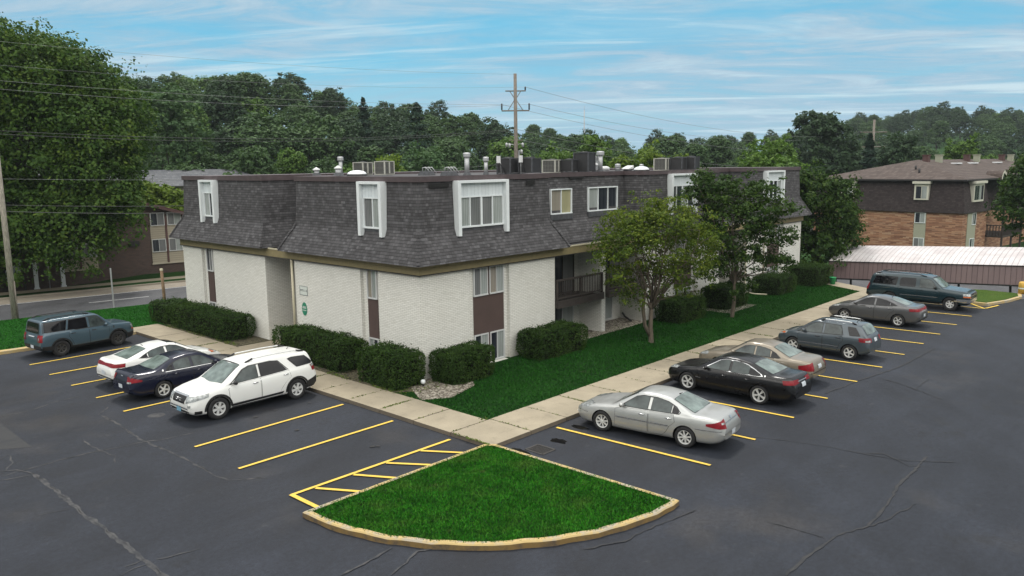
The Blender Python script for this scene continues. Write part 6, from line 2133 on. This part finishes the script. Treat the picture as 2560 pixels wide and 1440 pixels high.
        if sp.get('arch_trim'):
            for wx in sp['axles']:
                for sg in (1, -1):
                    R_ = sp['wr'] * sp.get('arch', 1.14)
                    a0, a1 = -.02, math.pi + .02
                    q = [(s.x(wx) + (R_ + .075) * math.cos(a), sp['wr'] + (R_ + .075) * math.sin(a)) for a in np.linspace(a0, a1, 22)] + [(s.x(wx) + (R_ + .004) * math.cos(a), sp['wr'] + (R_ + .004) * math.sin(a)) for a in np.linspace(a1, a0, 22)]
                    s.patch('wheel_arch_trim', q, 'side', .014, 'car_black', None, sg, .06)
        for (t, y, kind) in sp.get('antenna', []):
            h, n_ = s.cast((s.x(t), y, 5), (0, 0, -1))
            if h is not None:
                m_ = MB()
                if kind == 'fin': m_.tube([h, h + Vector((-.04, 0, .02)), h + Vector((-.10, 0, .06))], [.02, .015, .006], 6)
                else: m_.tube([h, h + Vector((-.03, 0, .02)), h + Vector((-.14, 0, .12))], [.018, .012, .005], 6)
                m_.build('antenna', 'car_black', s.root)
        for t0, t1, yy, mm in sp.get('rails', []):
            for sg in (1, -1):
                pts = []
                for i in range(9):
                    h, n_ = s.cast((s.x(t0 + (t1 - t0) * i / 8), sg * yy, 5), (0, 0, -1))
                    if h is not None: pts.append(h + Vector((0, 0, .005 if i in (0, 8) else .07)))
                m_ = MB(); m_.tube(pts, .022, 6); ra = m_.build('roof_rail', mm, s.root)
                for i in (0, 1):
                    p_ = MB(); q0 = pts[1] if i == 0 else pts[-2]; q1 = pts[0] if i == 0 else pts[-1]
                    p_.tube([q1 + Vector((0, 0, .0)), q0 + Vector((0, 0, .0))], .034, 6); p_.build('rail_foot', 'car_black', ra)


def lamp(L, t0, t1, pts): return pts


PLAN_SED = [(0, .66), (.012, .76), (.04, .86), (.10, .94), (.20, .985), (.32, 1), (.72, 1), (.86, .98), (.94, .93), (.975, .86), (1, .74)]
BOT_SED = [(0, .34), (.02, .24), (.06, .19), (.5, .17), (.92, .21), (.97, .28), (1, .40)]


def rear_corner(L, W): return (.78, .62, 0)


def sedan_spec(**k):
    b = dict(L=4.95, W=1.85, H=1.46, roofw=1.18, wr=.33, axles=(.205, .77), rim=('thin', 7), plan=PLAN_SED, bot=BOT_SED,
             top=[(0, .62), (.012, .69), (.05, .76), (.15, .865), (.275, .955), (.41, 1.385), (.47, 1.452), (.56, 1.46), (.655, 1.40), (.815, 1.055), (.90, 1.045), (.972, 1.02), (.985, .93), (1, .70)],
             belt=[(0, .55), (.05, .68), (.15, .80), (.28, .895), (.5, .925), (.70, .955), (.82, .97), (.95, .95), (1, .66)],
             dlo=[(.325, .955), (.375, 1.13), (.425, 1.30), (.47, 1.355), (.56, 1.36), (.64, 1.30), (.70, 1.19), (.735, 1.06), (.725, 1.00), (.66, .985), (.5, .965)],
             glass=[('front_side_window', [(.345, .975), (.385, 1.13), (.432, 1.285), (.475, 1.33), (.515, 1.338), (.515, .985)], 'car_glass'),
                    ('rear_side_window', [(.540, .988), (.540, 1.338), (.59, 1.325), (.645, 1.265), (.668, 1.21), (.668, 1.005)], 'car_glass'),
                    ('quarter_window', [(.680, 1.01), (.680, 1.185), (.705, 1.125), (.720, 1.06), (.714, 1.022)], 'car_glass_tint')],
             wind=(.66, .52, .287, .425), rearw=(.51, .62, .668, .805),
             doors=[[(.300, .34), (.300, .86), (.345, .925), (.522, .945), (.522, .30), (.36, .29)], [(.530, .30), (.530, .945), (.690, .965), (.700, .76), (.665, .60), (.645, .42), (.62, .30)]],
             mirror=(.355, .98), handle='chrome')
    b.update(k)
    return b


def rearbits(L, W, tl, plate_z=.62, plate='plate_white', lampm='lamp_red', dv=(.80, -.60)):
    return []


def corner_poly(L, W, end, t_side, y_in, z0, z1, slope=0.0, dv=None):
    """outline (across, height) of a lamp wrapping the right-hand body corner seen along dv; from t_side on the flank to y_in on the end"""
    dd = Vector((*dv, 0)).normalized(); ax = Vector((-dd.y, dd.x, 0))
    xe = L / 2 if end == 'front' else -L / 2
    a = Vector((L / 2 - t_side * L, -W / 2 * .96, 0)).dot(ax)
    b = Vector((xe, -y_in, 0)).dot(ax)
    return a, b


def build_car(sp, loc, head, label, tail=None, nose=None, extra=None):
    c = Car(sp, loc, head, label)
    L, W = sp['L'], sp['W']
    sp.setdefault('bits', [])
    if tail:
        dv = (.80, .60)                              # seen from behind, right-hand side is -y; the mirror image follows
        a, b = corner_poly(L, W, 'rear', tail['t'], tail['y'], 0, 0, 0, dv)
        z = tail['z']                                # (z low outer, z high outer, z low inner, z high inner)
        sp['bits'].append(('taillight', [(a, z[0]), (a * .45 + b * .55, min(z[0], z[2]) - .0), (b, z[2]), (b, z[3]), (a * .45 + b * .55, z[3] * .5 + z[1] * .5 + .02), (a, z[1])], 'corner', .012, tail.get('m', 'lamp_red'), dv))
        if 'clear' in tail:
            k0, k1, zc0, zc1 = tail['clear']
            sp['bits'].append(('reversing_light', [(a + (b - a) * k0, zc0), (a + (b - a) * k1, zc0), (a + (b - a) * k1, zc1), (a + (b - a) * k0, zc1)], 'corner', .018, 'lamp_clear', dv))
        if 'strip' in tail:
            sp['bits'].append(('rear_light_bar', [(-tail['y'] - .02, tail['strip'][0]), (tail['y'] + .02, tail['strip'][0]), (tail['y'] + .02, tail['strip'][1]), (-tail['y'] - .02, tail['strip'][1])], 'rear', .010, tail.get('sm', 'lamp_red')))
    if nose:
        dv = (-.80, .60)
        a, b = corner_poly(L, W, 'front', nose['t'], nose['y'], 0, 0, 0, dv)
        z = nose['z']
        sp['bits'].append(('headlight', [(a, z[0]), (b, z[2]), (b, z[3]), (a, z[1])], 'corner', .012, 'lamp_clear', dv))
        if 'amber' in nose:
            k0, k1, zc0, zc1 = nose['amber']
            sp['bits'].append(('indicator', [(a + (b - a) * k0, zc0), (a + (b - a) * k1, zc0), (a + (b - a) * k1, zc1), (a + (b - a) * k0, zc1)], 'corner', .018, 'lamp_amber', dv))
    c.common()
    if extra: extra(c)
    c.root.scale = (.955, .955, .955)
    return c


def plate(z, m='plate_white', end='rear', y=0, h=.075):
    return ('license_plate', [(y - .155, z - h), (y + .155, z - h), (y + .155, z + h), (y - .155, z + h)], end, .02, m)


# 1 slate blue boxy off-roader
sp = dict(cat='suv', L=4.40, W=1.90, H=1.79, roofw=1.42, wr=.375, rimr=.56, axles=(.195, .80), rim=('split', 6), rimm='alloy_dark', paint='paint_slate_blue', arch=1.13, arch_trim=True, sig=.007,
          plan=[(0, .78), (.012, .86), (.04, .93), (.10, .98), (.2, 1), (.9, 1), (.96, .985), (.99, .95), (1, .90)],
          bot=[(0, .42), (.03, .30), (.08, .25), (.92, .26), (.97, .34), (1, .42)],
          top=[(0, .74), (.008, .98), (.03, 1.06), (.15, 1.11), (.245, 1.15), (.36, 1.64), (.40, 1.74), (.50, 1.79), (.8, 1.79), (.955, 1.755), (.972, 1.68), (.985, 1.15), (1, .95)],
          belt=[(0, .70), (.02, .98), (.25, 1.09), (.6, 1.12), (.95, 1.14), (1, .92)],
          dlo=[(.29, 1.13), (.345, 1.42), (.385, 1.60), (.42, 1.655), (.955, 1.65), (.972, 1.20), (.66, 1.17), (.64, 1.13)],
          glass=[('front_side_window', [(.315, 1.15), (.36, 1.42), (.395, 1.57), (.425, 1.625), (.485, 1.63), (.485, 1.155)], 'car_glass'), ('rear_side_window', [(.515, 1.155), (.515, 1.63), (.69, 1.63), (.72, 1.185), (.66, 1.18), (.64, 1.155)], 'car_glass_tint'), ('quarter_window', [(.745, 1.195), (.715, 1.63), (.94, 1.62), (.955, 1.21)], 'car_glass_tint')],
          wind=(.66, .60, .262, .385), rearglass=[(-.62, 1.18), (.62, 1.18), (.58, 1.62), (-.58, 1.62)],
          doors=[[(.295, .42), (.29, 1.02), (.32, 1.10), (.50, 1.115), (.50, .40)], [(.508, .40), (.508, 1.115), (.70, 1.12), (.715, .88), (.69, .70), (.665, .42)]],
          mirror=(.335, 1.13), handle='car_black', sill=[(.28, .28), (.28, .43), (.71, .43), (.71, .28)],
          rails=[(.47, .93, .60, 'car_black')], antenna=[(.55, 0, 'fin')],
          bits=[('bumper', [(-.85, .34), (.85, .34), (.85, .60), (-.85, .60)], 'rear', .008, 'car_black'), ('front_bumper', [(-.9, .34), (.9, .34), (.9, .60), (-.9, .60)], 'front', .008, 'car_black'),
                ('grille', [(-.62, .70), (.62, .70), (.62, .94), (-.62, .94)], 'front', .01, 'car_black'), plate(.52), ('tail_lettering', [(-.3, .99), (.3, .99), (.3, 1.03), (-.3, 1.03)], 'rear', .012, 'plate_white'),
                ('side_cladding', [(.88, .36), (.88, .56), (.985, .58), (.985, .40)], 'sides', .009, 'car_black'), ('side_cladding', [(.015, .36), (.015, .56), (.085, .58), (.085, .38)], 'sides', .009, 'car_black'),
                ('fender_vent', [(.235, .93), (.232, 1.05), (.245, 1.05), (.247, .93)], 'sides', .009, 'car_black')])
build_car(sp, (12.75, 39.05), 6, 'slate blue boxy off-roader with black wheels parked next to the grass at the left', dict(t=.985, y=.62, z=(.78, 1.10, .78, 1.10), clear=(.5, .75, .86, .98)), dict(t=.03, y=.5, z=(.80, .96, .80, .96), amber=(.0, .3, .72, .78)))

# 2 white sedan and 9 grey sedan share a shape
def dart(paint_, rim_, glass_='car_glass'):
    return sedan_spec(L=4.67, W=1.83, H=1.47, paint=paint_, wr=.325, axles=(.205, .785), rim=rim_, roofw=1.16,
                top=[(0, .60), (.012, .68), (.05, .76), (.13, .87), (.235, .965), (.40, 1.395), (.47, 1.46), (.56, 1.465), (.67, 1.395), (.865, 1.095), (.92, 1.10), (.965, 1.11), (.975, 1.02), (1, .70)],
                belt=[(0, .53), (.05, .68), (.15, .82), (.26, .915), (.5, .96), (.75, 1.02), (.9, 1.03), (.96, .98), (1, .66)],
                dlo=[(.295, .985), (.36, 1.17), (.42, 1.315), (.475, 1.37), (.56, 1.37), (.65, 1.30), (.73, 1.18), (.775, 1.09), (.74, 1.06), (.6, 1.015), (.45, .995)],
                glass=[('front_side_window', [(.32, 1.0), (.37, 1.16), (.425, 1.295), (.475, 1.345), (.515, 1.35), (.515, 1.02)], glass_), ('rear_side_window', [(.540, 1.025), (.540, 1.35), (.585, 1.335), (.65, 1.275), (.685, 1.225), (.685, 1.06)], glass_), ('quarter_window', [(.697, 1.065), (.697, 1.205), (.735, 1.145), (.755, 1.09), (.735, 1.075)], 'car_glass_tint')],
                wind=(.66, .52, .25, .415), rearw=(.50, .60, .682, .852), handle=paint_,
                doors=[[(.275, .34), (.275, .88), (.31, .945), (.522, .985), (.522, .30), (.33, .29)], [(.530, .30), (.530, .985), (.715, 1.03), (.735, .82), (.69, .64), (.66, .42), (.64, .30)]],
                mirror=(.325, 1.0), antenna=[(.655, 0, 'whip')],
                bits=[('front_grille', [(-.5, .30), (.5, .30), (.45, .52), (-.45, .52)], 'front', .008, 'car_black'), ('rear_valance', [(-.6, .30), (.6, .30), (.7, .42), (.6, .47), (-.6, .47), (-.7, .42)], 'rear', .01, 'car_black'), plate(.62)])


sp = dart('paint_white', ('split', 5))
sp['bits'].append(('sunroof', [(.42, -.42), (.42, .42), (.07, .42), (.07, -.42)], 'top', .008, 'car_glass_tint'))
build_car(sp, (13.1, 31.35), 2, 'white sedan with a dark sunroof parked behind the navy sedan', dict(t=.90, y=.05, z=(.86, 1.0, .88, .98)), dict(t=.10, y=.5, z=(.76, .86, .70, .80), amber=(.0, .25, .77, .85)))

# 3 navy sedan
sp = sedan_spec(L=5.06, W=1.85, H=1.48, paint='paint_navy', rim=('five', 5), wr=.335, axles=(.205, .765), handle='paint_navy', antenna=[],
                top=[(0, .62), (.012, .70), (.05, .79), (.15, .89), (.275, .975), (.41, 1.40), (.47, 1.472), (.56, 1.48), (.655, 1.42), (.81, 1.105), (.90, 1.095), (.955, 1.10), (.978, 1.14), (.984, .98), (1, .70)],
                bits=[('spoiler', [(-2.43, -.66), (-2.43, .66), (-2.32, .70), (-2.32, -.70)], 'top', .03, 'paint_navy'), plate(.60), ('roof_emblem', [(.752, 1.02), (.752, 1.08), (.762, 1.08), (.762, 1.02)], 'sides', .012, 'chrome'), ('window_trim', [(.30, .935), (.30, .952), (.74, .99), (.74, .973)], 'sides', .012, 'chrome'), ('bowtie_badge', [(-.08, .95), (.08, .95), (.08, .985), (-.08, .985)], 'rear', .014, 'chrome')])
build_car(sp, (12.98, 28.95), 2, 'dark navy sedan with bright five spoke wheels beside the white suv', dict(t=.925, y=.52, z=(.80, .86, .78, 1.02), clear=(.62, .95, .76, .82)), dict(t=.09, y=.5, z=(.74, .86, .68, .80)))

# 4 white three row suv, nose out
sp = dict(cat='suv', L=4.98, W=1.99, H=1.80, roofw=1.42, wr=.385, rimr=.62, axles=(.190, .815), rim=('fat', 6), paint='paint_white', arch=1.12, arch_trim=True, sig=.009,
          plan=[(0, .66), (.012, .76), (.04, .86), (.10, .945), (.20, .99), (.3, 1), (.85, 1), (.93, .98), (.98, .94), (1, .86)],
          bot=[(0, .36), (.03, .26), (.08, .23), (.92, .25), (.97, .32), (1, .42)],
          top=[(0, .70), (.010, .86), (.04, .98), (.12, 1.07), (.235, 1.15), (.37, 1.63), (.42, 1.725), (.5, 1.765), (.7, 1.77), (.90, 1.73), (.945, 1.70), (.955, 1.62), (.985, 1.15), (1, .85)],
          belt=[(0, .66), (.03, .84), (.12, .96), (.25, 1.06), (.5, 1.10), (.8, 1.15), (.95, 1.17), (1, .82)],
          dlo=[(.275, 1.11), (.34, 1.33), (.395, 1.53), (.45, 1.615), (.62, 1.625), (.685, 1.58), (.755, 1.20), (.5, 1.145)],
          glass=[('front_side_window', [(.305, 1.13), (.355, 1.33), (.405, 1.51), (.455, 1.585), (.505, 1.592), (.505, 1.155)], 'car_glass'), ('rear_side_window', [(.527, 1.16), (.527, 1.595), (.62, 1.597), (.675, 1.56), (.738, 1.205)], 'car_glass_tint'), ('quarter_window', [(.765, 1.56), (.80, 1.585), (.91, 1.555), (.965, 1.29), (.955, 1.255), (.825, 1.235)], 'car_glass_tint')],
          wind=(.70, .60, .247, .398), wsglass='car_glass_pale', rearglass=[(-.66, 1.20), (.66, 1.20), (.56, 1.60), (-.56, 1.60)],
          doors=[[(.275, .46), (.27, .98), (.30, 1.075), (.515, 1.115), (.515, .44)], [(.523, .44), (.523, 1.115), (.755, 1.165), (.765, .93), (.725, .80), (.68, .56), (.67, .44)]],
          mirror=(.318, 1.13), mirrorm='car_black', handle='chrome', sill=[(.275, .25), (.275, .44), (.70, .45), (.70, .25)],
          rails=[(.44, .92, .62, 'alloy')], antenna=[(.86, 0, 'whip')],
          bits=[('grille', [(-.40, .66), (.40, .66), (.46, .90), (-.46, .90)], 'front', .012, 'car_black'), ('grille_trim', [(-.50, .90), (.50, .90), (.50, .945), (-.50, .945)], 'front', .014, 'chrome'), ('front_bumper', [(-.60, .29), (.60, .29), (.66, .44), (-.66, .44)], 'front', .009, 'car_black'), ('bumper_trim', [(-.62, .485), (.62, .485), (.62, .535), (-.62, .535)], 'front', .016, 'chrome'),
                plate(.43, 'plate_blue', 'front'), ('bumper', [(-.95, .36), (.95, .36), (.95, .66), (-.95, .66)], 'rear', .009, 'car_black'), ('rear_cladding', [(.875, .36), (.90, .62), (.995, .76), (.995, .40)], 'sides', .009, 'car_black'), ('front_cladding', [(.03, .32), (.03, .43), (.075, .43), (.075, .32)], 'sides', .009, 'car_black'),
                ('fog_light', [(.62, .56), (.72, .56), (.72, .64), (.62, .64)], 'front', .014, 'lamp_clear'), ('fog_light', [(-.72, .56), (-.62, .56), (-.62, .64), (-.72, .64)], 'front', .014, 'lamp_clear')])


def badge(c):
    t_ = text_mesh('GMC', .17, 'chrome', c.root, Matrix(((0, 0, 1, 0), (1, 0, 0, 0), (0, 1, 0, 0), (0, 0, 0, 1))), .006, 'badge')
    h, n_ = c.cast((6, 0, .78), (-1, 0, 0))
    t_.location = (h.x + .03, 0, .78)


build_car(sp, (13.32, 25.15), 181, 'white three row suv with roof rails parked nose outwards nearest the camera on the left', dict(t=.955, y=.70, z=(.98, 1.20, .98, 1.16), clear=(.1, .9, 1.13, 1.22)), dict(t=.115, y=.50, z=(.86, .98, .70, .90)), badge)

# 5 silver sedan nearest on the right
sp = sedan_spec(L=5.05, W=1.86, H=1.46, paint='paint_silver', rim=('thin', 8), wr=.335, axles=(.205, .765), antenna=[(.655, .0, 'fin')],
                bits=[plate(.52), ('side_moulding', [(.305, .60), (.305, .635), (.66, .635), (.66, .60)], 'sides', .020, 'chrome'), ('tail_trim', [(-.50, .86), (.50, .86), (.50, .89), (-.50, .89)], 'rear', .012, 'chrome'), ('bumper_trim', [(.83, .66), (.83, .68), (.985, .68), (.985, .66)], 'sides', .010, 'chrome'), ('emblem', [(-.06, .90), (.06, .90), (.06, .98), (-.06, .98)], 'rear', .014, 'chrome'), ('bumper_trim', [(.02, .56), (.02, .58), (.10, .58), (.10, .56)], 'sides', .010, 'chrome')])
build_car(sp, (20.15, 12.72), 98, 'silver sedan parked nearest the camera on the right with its tail to the drive lane', dict(t=.90, y=.58, z=(.80, .86, .74, .99), clear=(.70, .92, .86, .91)), dict(t=.085, y=.52, z=(.72, .84, .66, .78)))

# 6 black sedan
sp = sedan_spec(L=5.11, W=1.86, H=1.49, paint='paint_black', rim=('split', 5), wr=.35, rimr=.70, axles=(.195, .755), handle='paint_black', surround='chrome',
                top=[(0, .64), (.012, .74), (.05, .83), (.15, .92), (.265, .985), (.40, 1.41), (.47, 1.485), (.56, 1.49), (.67, 1.41), (.84, 1.12), (.92, 1.115), (.97, 1.11), (.982, .98), (1, .72)],
                dlo=[(.315, .985), (.375, 1.16), (.43, 1.325), (.475, 1.385), (.56, 1.39), (.64, 1.335), (.70, 1.23), (.765, 1.09), (.775, 1.03), (.74, 1.005), (.5, .985)],
                glass=[('front_side_window', [(.342, 1.0), (.39, 1.155), (.437, 1.305), (.477, 1.36), (.515, 1.365), (.515, 1.005)], 'car_glass'), ('rear_side_window', [(.535, 1.005), (.535, 1.365), (.59, 1.352), (.645, 1.295), (.668, 1.25), (.668, 1.022)], 'car_glass'), ('quarter_window', [(.676, 1.025), (.676, 1.235), (.70, 1.19), (.752, 1.085), (.757, 1.045), (.735, 1.028)], 'car_glass_tint')],
                rearw=(.51, .62, .685, .83), bits=[plate(.80), ('tail_trim', [(-.34, .925), (.34, .925), (.34, .955), (-.34, .955)], 'rear', .014, 'chrome'), ('roof_emblem', [(.785, 1.03), (.785, 1.08), (.795, 1.08), (.795, 1.03)], 'sides', .012, 'chrome'), ('side_badge', [(.265, .60), (.265, .62), (.305, .62), (.305, .60)], 'sides', .014, 'chrome')])
build_car(sp, (25.62, 12.85), 90.5, 'glossy black sedan with chrome window trim between the silver and the beige sedans', dict(t=.935, y=.34, z=(.86, 1.0, .88, 1.0)), dict(t=.075, y=.5, z=(.78, .86, .70, .80)))

# 7 beige sedan
sp = sedan_spec(L=4.84, W=1.77, H=1.43, paint='paint_beige', rim=('five', 7), wr=.315, handle='paint_beige', glass=[('front_side_window', [(.345, .975), (.385, 1.12), (.432, 1.265), (.475, 1.31), (.515, 1.318), (.515, .985)], 'car_glass'), ('rear_side_window', [(.535, .988), (.535, 1.318), (.60, 1.295), (.645, 1.245), (.655, 1.005)], 'car_glass'), ('quarter_window', [(.667, 1.0), (.667, 1.215), (.70, 1.15), (.735, 1.03)], 'car_glass_tint')],
                dlo=[(.325, .955), (.375, 1.12), (.425, 1.275), (.47, 1.33), (.56, 1.335), (.64, 1.275), (.70, 1.17), (.75, 1.02), (.73, .985), (.5, .965)], bits=[plate(.76), ('bumper_trim', [(-.7, .56), (.7, .56), (.7, .585), (-.7, .585)], 'rear', .01, 'car_black')], sill=[(.28, .19), (.28, .235), (.69, .235), (.69, .19)])
build_car(sp, (28.45, 13.32), 91, 'beige sedan half hidden behind the black sedan', dict(t=.90, y=.56, z=(.70, .84, .66, .96)), dict(t=.085, y=.5, z=(.70, .80, .64, .76)))

# 8 slate hatchback with roof rails
sp = dict(cat='hatchback', L=4.14, W=1.76, H=1.59, roofw=1.18, wr=.335, axles=(.20, .805), rim=('five', 5), paint='paint_slate', arch=1.16, sig=.010,
          plan=[(0, .62), (.015, .74), (.05, .85), (.11, .94), (.2, .99), (.3, 1), (.82, 1), (.92, .97), (.98, .91), (1, .84)],
          bot=[(0, .36), (.03, .26), (.08, .22), (.92, .25), (.97, .32), (1, .40)],
          top=[(0, .66), (.012, .74), (.05, .84), (.14, .95), (.215, 1.02), (.37, 1.46), (.43, 1.555), (.52, 1.585), (.75, 1.575), (.865, 1.53), (.90, 1.50), (.962, 1.12), (.985, 1.04), (1, .78)],
          belt=[(0, .58), (.05, .74), (.14, .86), (.25, .945), (.5, .985), (.8, 1.04), (.95, 1.04), (1, .72)],
          dlo=[(.235, .985), (.30, 1.17), (.375, 1.38), (.43, 1.455), (.52, 1.475), (.70, 1.45), (.735, 1.06), (.5, 1.015)],
          glass=[('vent_window', [(.265, 1.005), (.325, 1.19), (.325, 1.01)], 'car_glass'), ('front_side_window', [(.338, 1.015), (.338, 1.235), (.385, 1.365), (.435, 1.43), (.505, 1.45), (.505, 1.03)], 'car_glass'), ('rear_side_window', [(.535, 1.035), (.535, 1.45), (.675, 1.43), (.71, 1.30), (.718, 1.07)], 'car_glass'), ('quarter_window', [(.765, 1.42), (.845, 1.40), (.905, 1.10), (.80, 1.085)], 'car_glass_tint')],
          wind=(.62, .50, .228, .405), wsglass='car_glass', rearw=(.50, .56, .893, .955), rwglass='car_glass_pale',
          doors=[[(.255, .38), (.255, .90), (.30, .965), (.515, 1.0), (.515, .36)], [(.525, .36), (.525, 1.0), (.725, 1.04), (.735, .82), (.70, .66), (.675, .36)]],
          mirror=(.325, 1.03), handle='car_black', rails=[(.47, .84, .50, 'alloy')], antenna=[(.80, 0, 'whip')],
          bits=[plate(.90, 'plate_white'), ('side_moulding', [(.26, .53), (.26, .56), (.69, .56), (.69, .53)], 'sides', .014, 'chrome'), ('skid_plate', [(-.55, .34), (.55, .34), (.62, .42), (-.62, .42)], 'rear', .012, 'alloy'), ('front_grille', [(-.45, .34), (.45, .34), (.45, .56), (-.45, .56)], 'front', .01, 'car_black')])
build_car(sp, (33.72, 12.75), 90, 'slate grey hatchback with silver roof rails between the beige and the grey sedans', dict(t=.90, y=.48, z=(.86, 1.02, .84, 1.0), clear=(.35, .85, .86, .93)), dict(t=.10, y=.46, z=(.80, .90, .66, .84), amber=(.1, .4, .80, .86)))

# 9 grey sedan
build_car(dart('paint_grey', ('split', 5), 'car_glass_tint'), (42.0, 13.45), 90.5, 'grey fastback sedan parked beside the dark teal suv', dict(t=.90, y=.05, z=(.86, 1.0, .88, .98)), dict(t=.115, y=.5, z=(.76, .87, .70, .80)))

# 10 dark teal long suv, nose out
sp = dict(cat='suv', L=5.57, W=2.0, H=1.90, roofw=1.52, wr=.39, rimr=.55, axles=(.175, .76), rim=('fat', 6), paint='paint_teal', arch=1.15, sig=.007,
          plan=[(0, .84), (.012, .90), (.04, .95), (.10, .98), (.2, 1), (.9, 1), (.97, .985), (1, .93)],
          bot=[(0, .50), (.02, .38), (.06, .34), (.92, .38), (.97, .44), (1, .50)],
          top=[(0, .92), (.008, 1.06), (.04, 1.13), (.14, 1.18), (.255, 1.235), (.345, 1.70), (.375, 1.80), (.44, 1.865), (.7, 1.885), (.92, 1.86), (.955, 1.80), (.985, 1.20), (1, .95)],
          belt=[(0, .88), (.03, 1.04), (.25, 1.15), (.5, 1.17), (.95, 1.19), (1, .92)],
          dlo=[(.285, 1.19), (.33, 1.50), (.36, 1.66), (.385, 1.71), (.93, 1.72), (.962, 1.24), (.6, 1.20)],
          surround='paint_teal',
          glass=[('front_side_window', [(.305, 1.21), (.345, 1.50), (.37, 1.63), (.392, 1.675), (.470, 1.68), (.470, 1.215)], 'car_glass'), ('rear_side_window', [(.515, 1.22), (.515, 1.68), (.645, 1.685), (.665, 1.60), (.665, 1.225)], 'car_glass_tint'), ('quarter_window', [(.705, 1.235), (.690, 1.69), (.91, 1.685), (.942, 1.26)], 'car_glass_tint')],
          wind=(.76, .66, .268, .362), wsglass='car_glass_pale', rearglass=[(-.70, 1.24), (.70, 1.24), (.64, 1.72), (-.64, 1.72)],
          doors=[[(.285, .55), (.28, 1.06), (.30, 1.15), (.488, 1.175), (.488, .54)], [(.498, .54), (.498, 1.175), (.685, 1.185), (.685, .80), (.66, .56)]],
          mirror=(.325, 1.22), mirrorm='car_black', handle='paint_teal', rails=[(.42, .92, .64, 'car_black')],
          bits=[('running_board', [(.27, .38), (.27, .46), (.66, .46), (.66, .38)], 'sides', .05, 'car_black'), ('side_moulding', [(.29, .70), (.29, .735), (.66, .735), (.66, .70)], 'sides', .016, 'chrome'), ('side_moulding', [(.76, 1.03), (.76, 1.045), (.86, 1.045), (.86, 1.03)], 'sides', .016, 'chrome'),
                ('grille', [(-.60, .80), (.60, .80), (.60, 1.0), (-.60, 1.0)], 'front', .01, 'car_black'), ('grille_bar', [(-.60, .885), (.60, .885), (.60, .93), (-.60, .93)], 'front', .018, 'chrome'), ('front_bumper', [(-.98, .52), (.98, .52), (.98, .72), (-.98, .72)], 'front', .03, 'chrome'), ('bumper_end', [(.005, .52), (.005, .72), (.075, .72), (.085, .58)], 'sides', .03, 'chrome'), ('valance', [(-.9, .38), (.9, .38), (.9, .515), (-.9, .515)], 'front', .01, 'car_black'), plate(.62, 'plate_white', 'front', 0, .06), ('bumper', [(-.95, .46), (.95, .46), (.95, .66), (-.95, .66)], 'rear', .03, 'car_black')])
build_car(sp, (48.25, 13.15), -89, 'long dark teal suv backed into the last stall by the carport', dict(t=.985, y=.86, z=(.86, 1.22, .86, 1.22)), dict(t=.055, y=.66, z=(.90, 1.02, .90, 1.02), amber=(0, .9, .82, .885)))

# ------------------------------------------------------------------ the air
hz_ = MB(); hz_.box(-502, -502, -6, 502, 502, 70)
hm = bpy.data.materials.new('haze')
hm.use_nodes = True
ht = NT(hm.node_tree); ht.n.clear()
ho = ht.new('ShaderNodeOutputMaterial')
hv = ht.new('ShaderNodeVolumePrincipled')
hv.inputs['Color'].default_value = (0.80, 0.90, 0.96, 1)
hv.inputs['Density'].default_value = 0.00020
hv.inputs['Anisotropy'].default_value = 0.2
ht.l.new(hv.outputs[0], ho.inputs['Volume'])
MATS['haze'] = hm
tag(hz_.build('haze', 'haze'), 'thin pale haze over the far woods', 'haze', None, 'stuff')
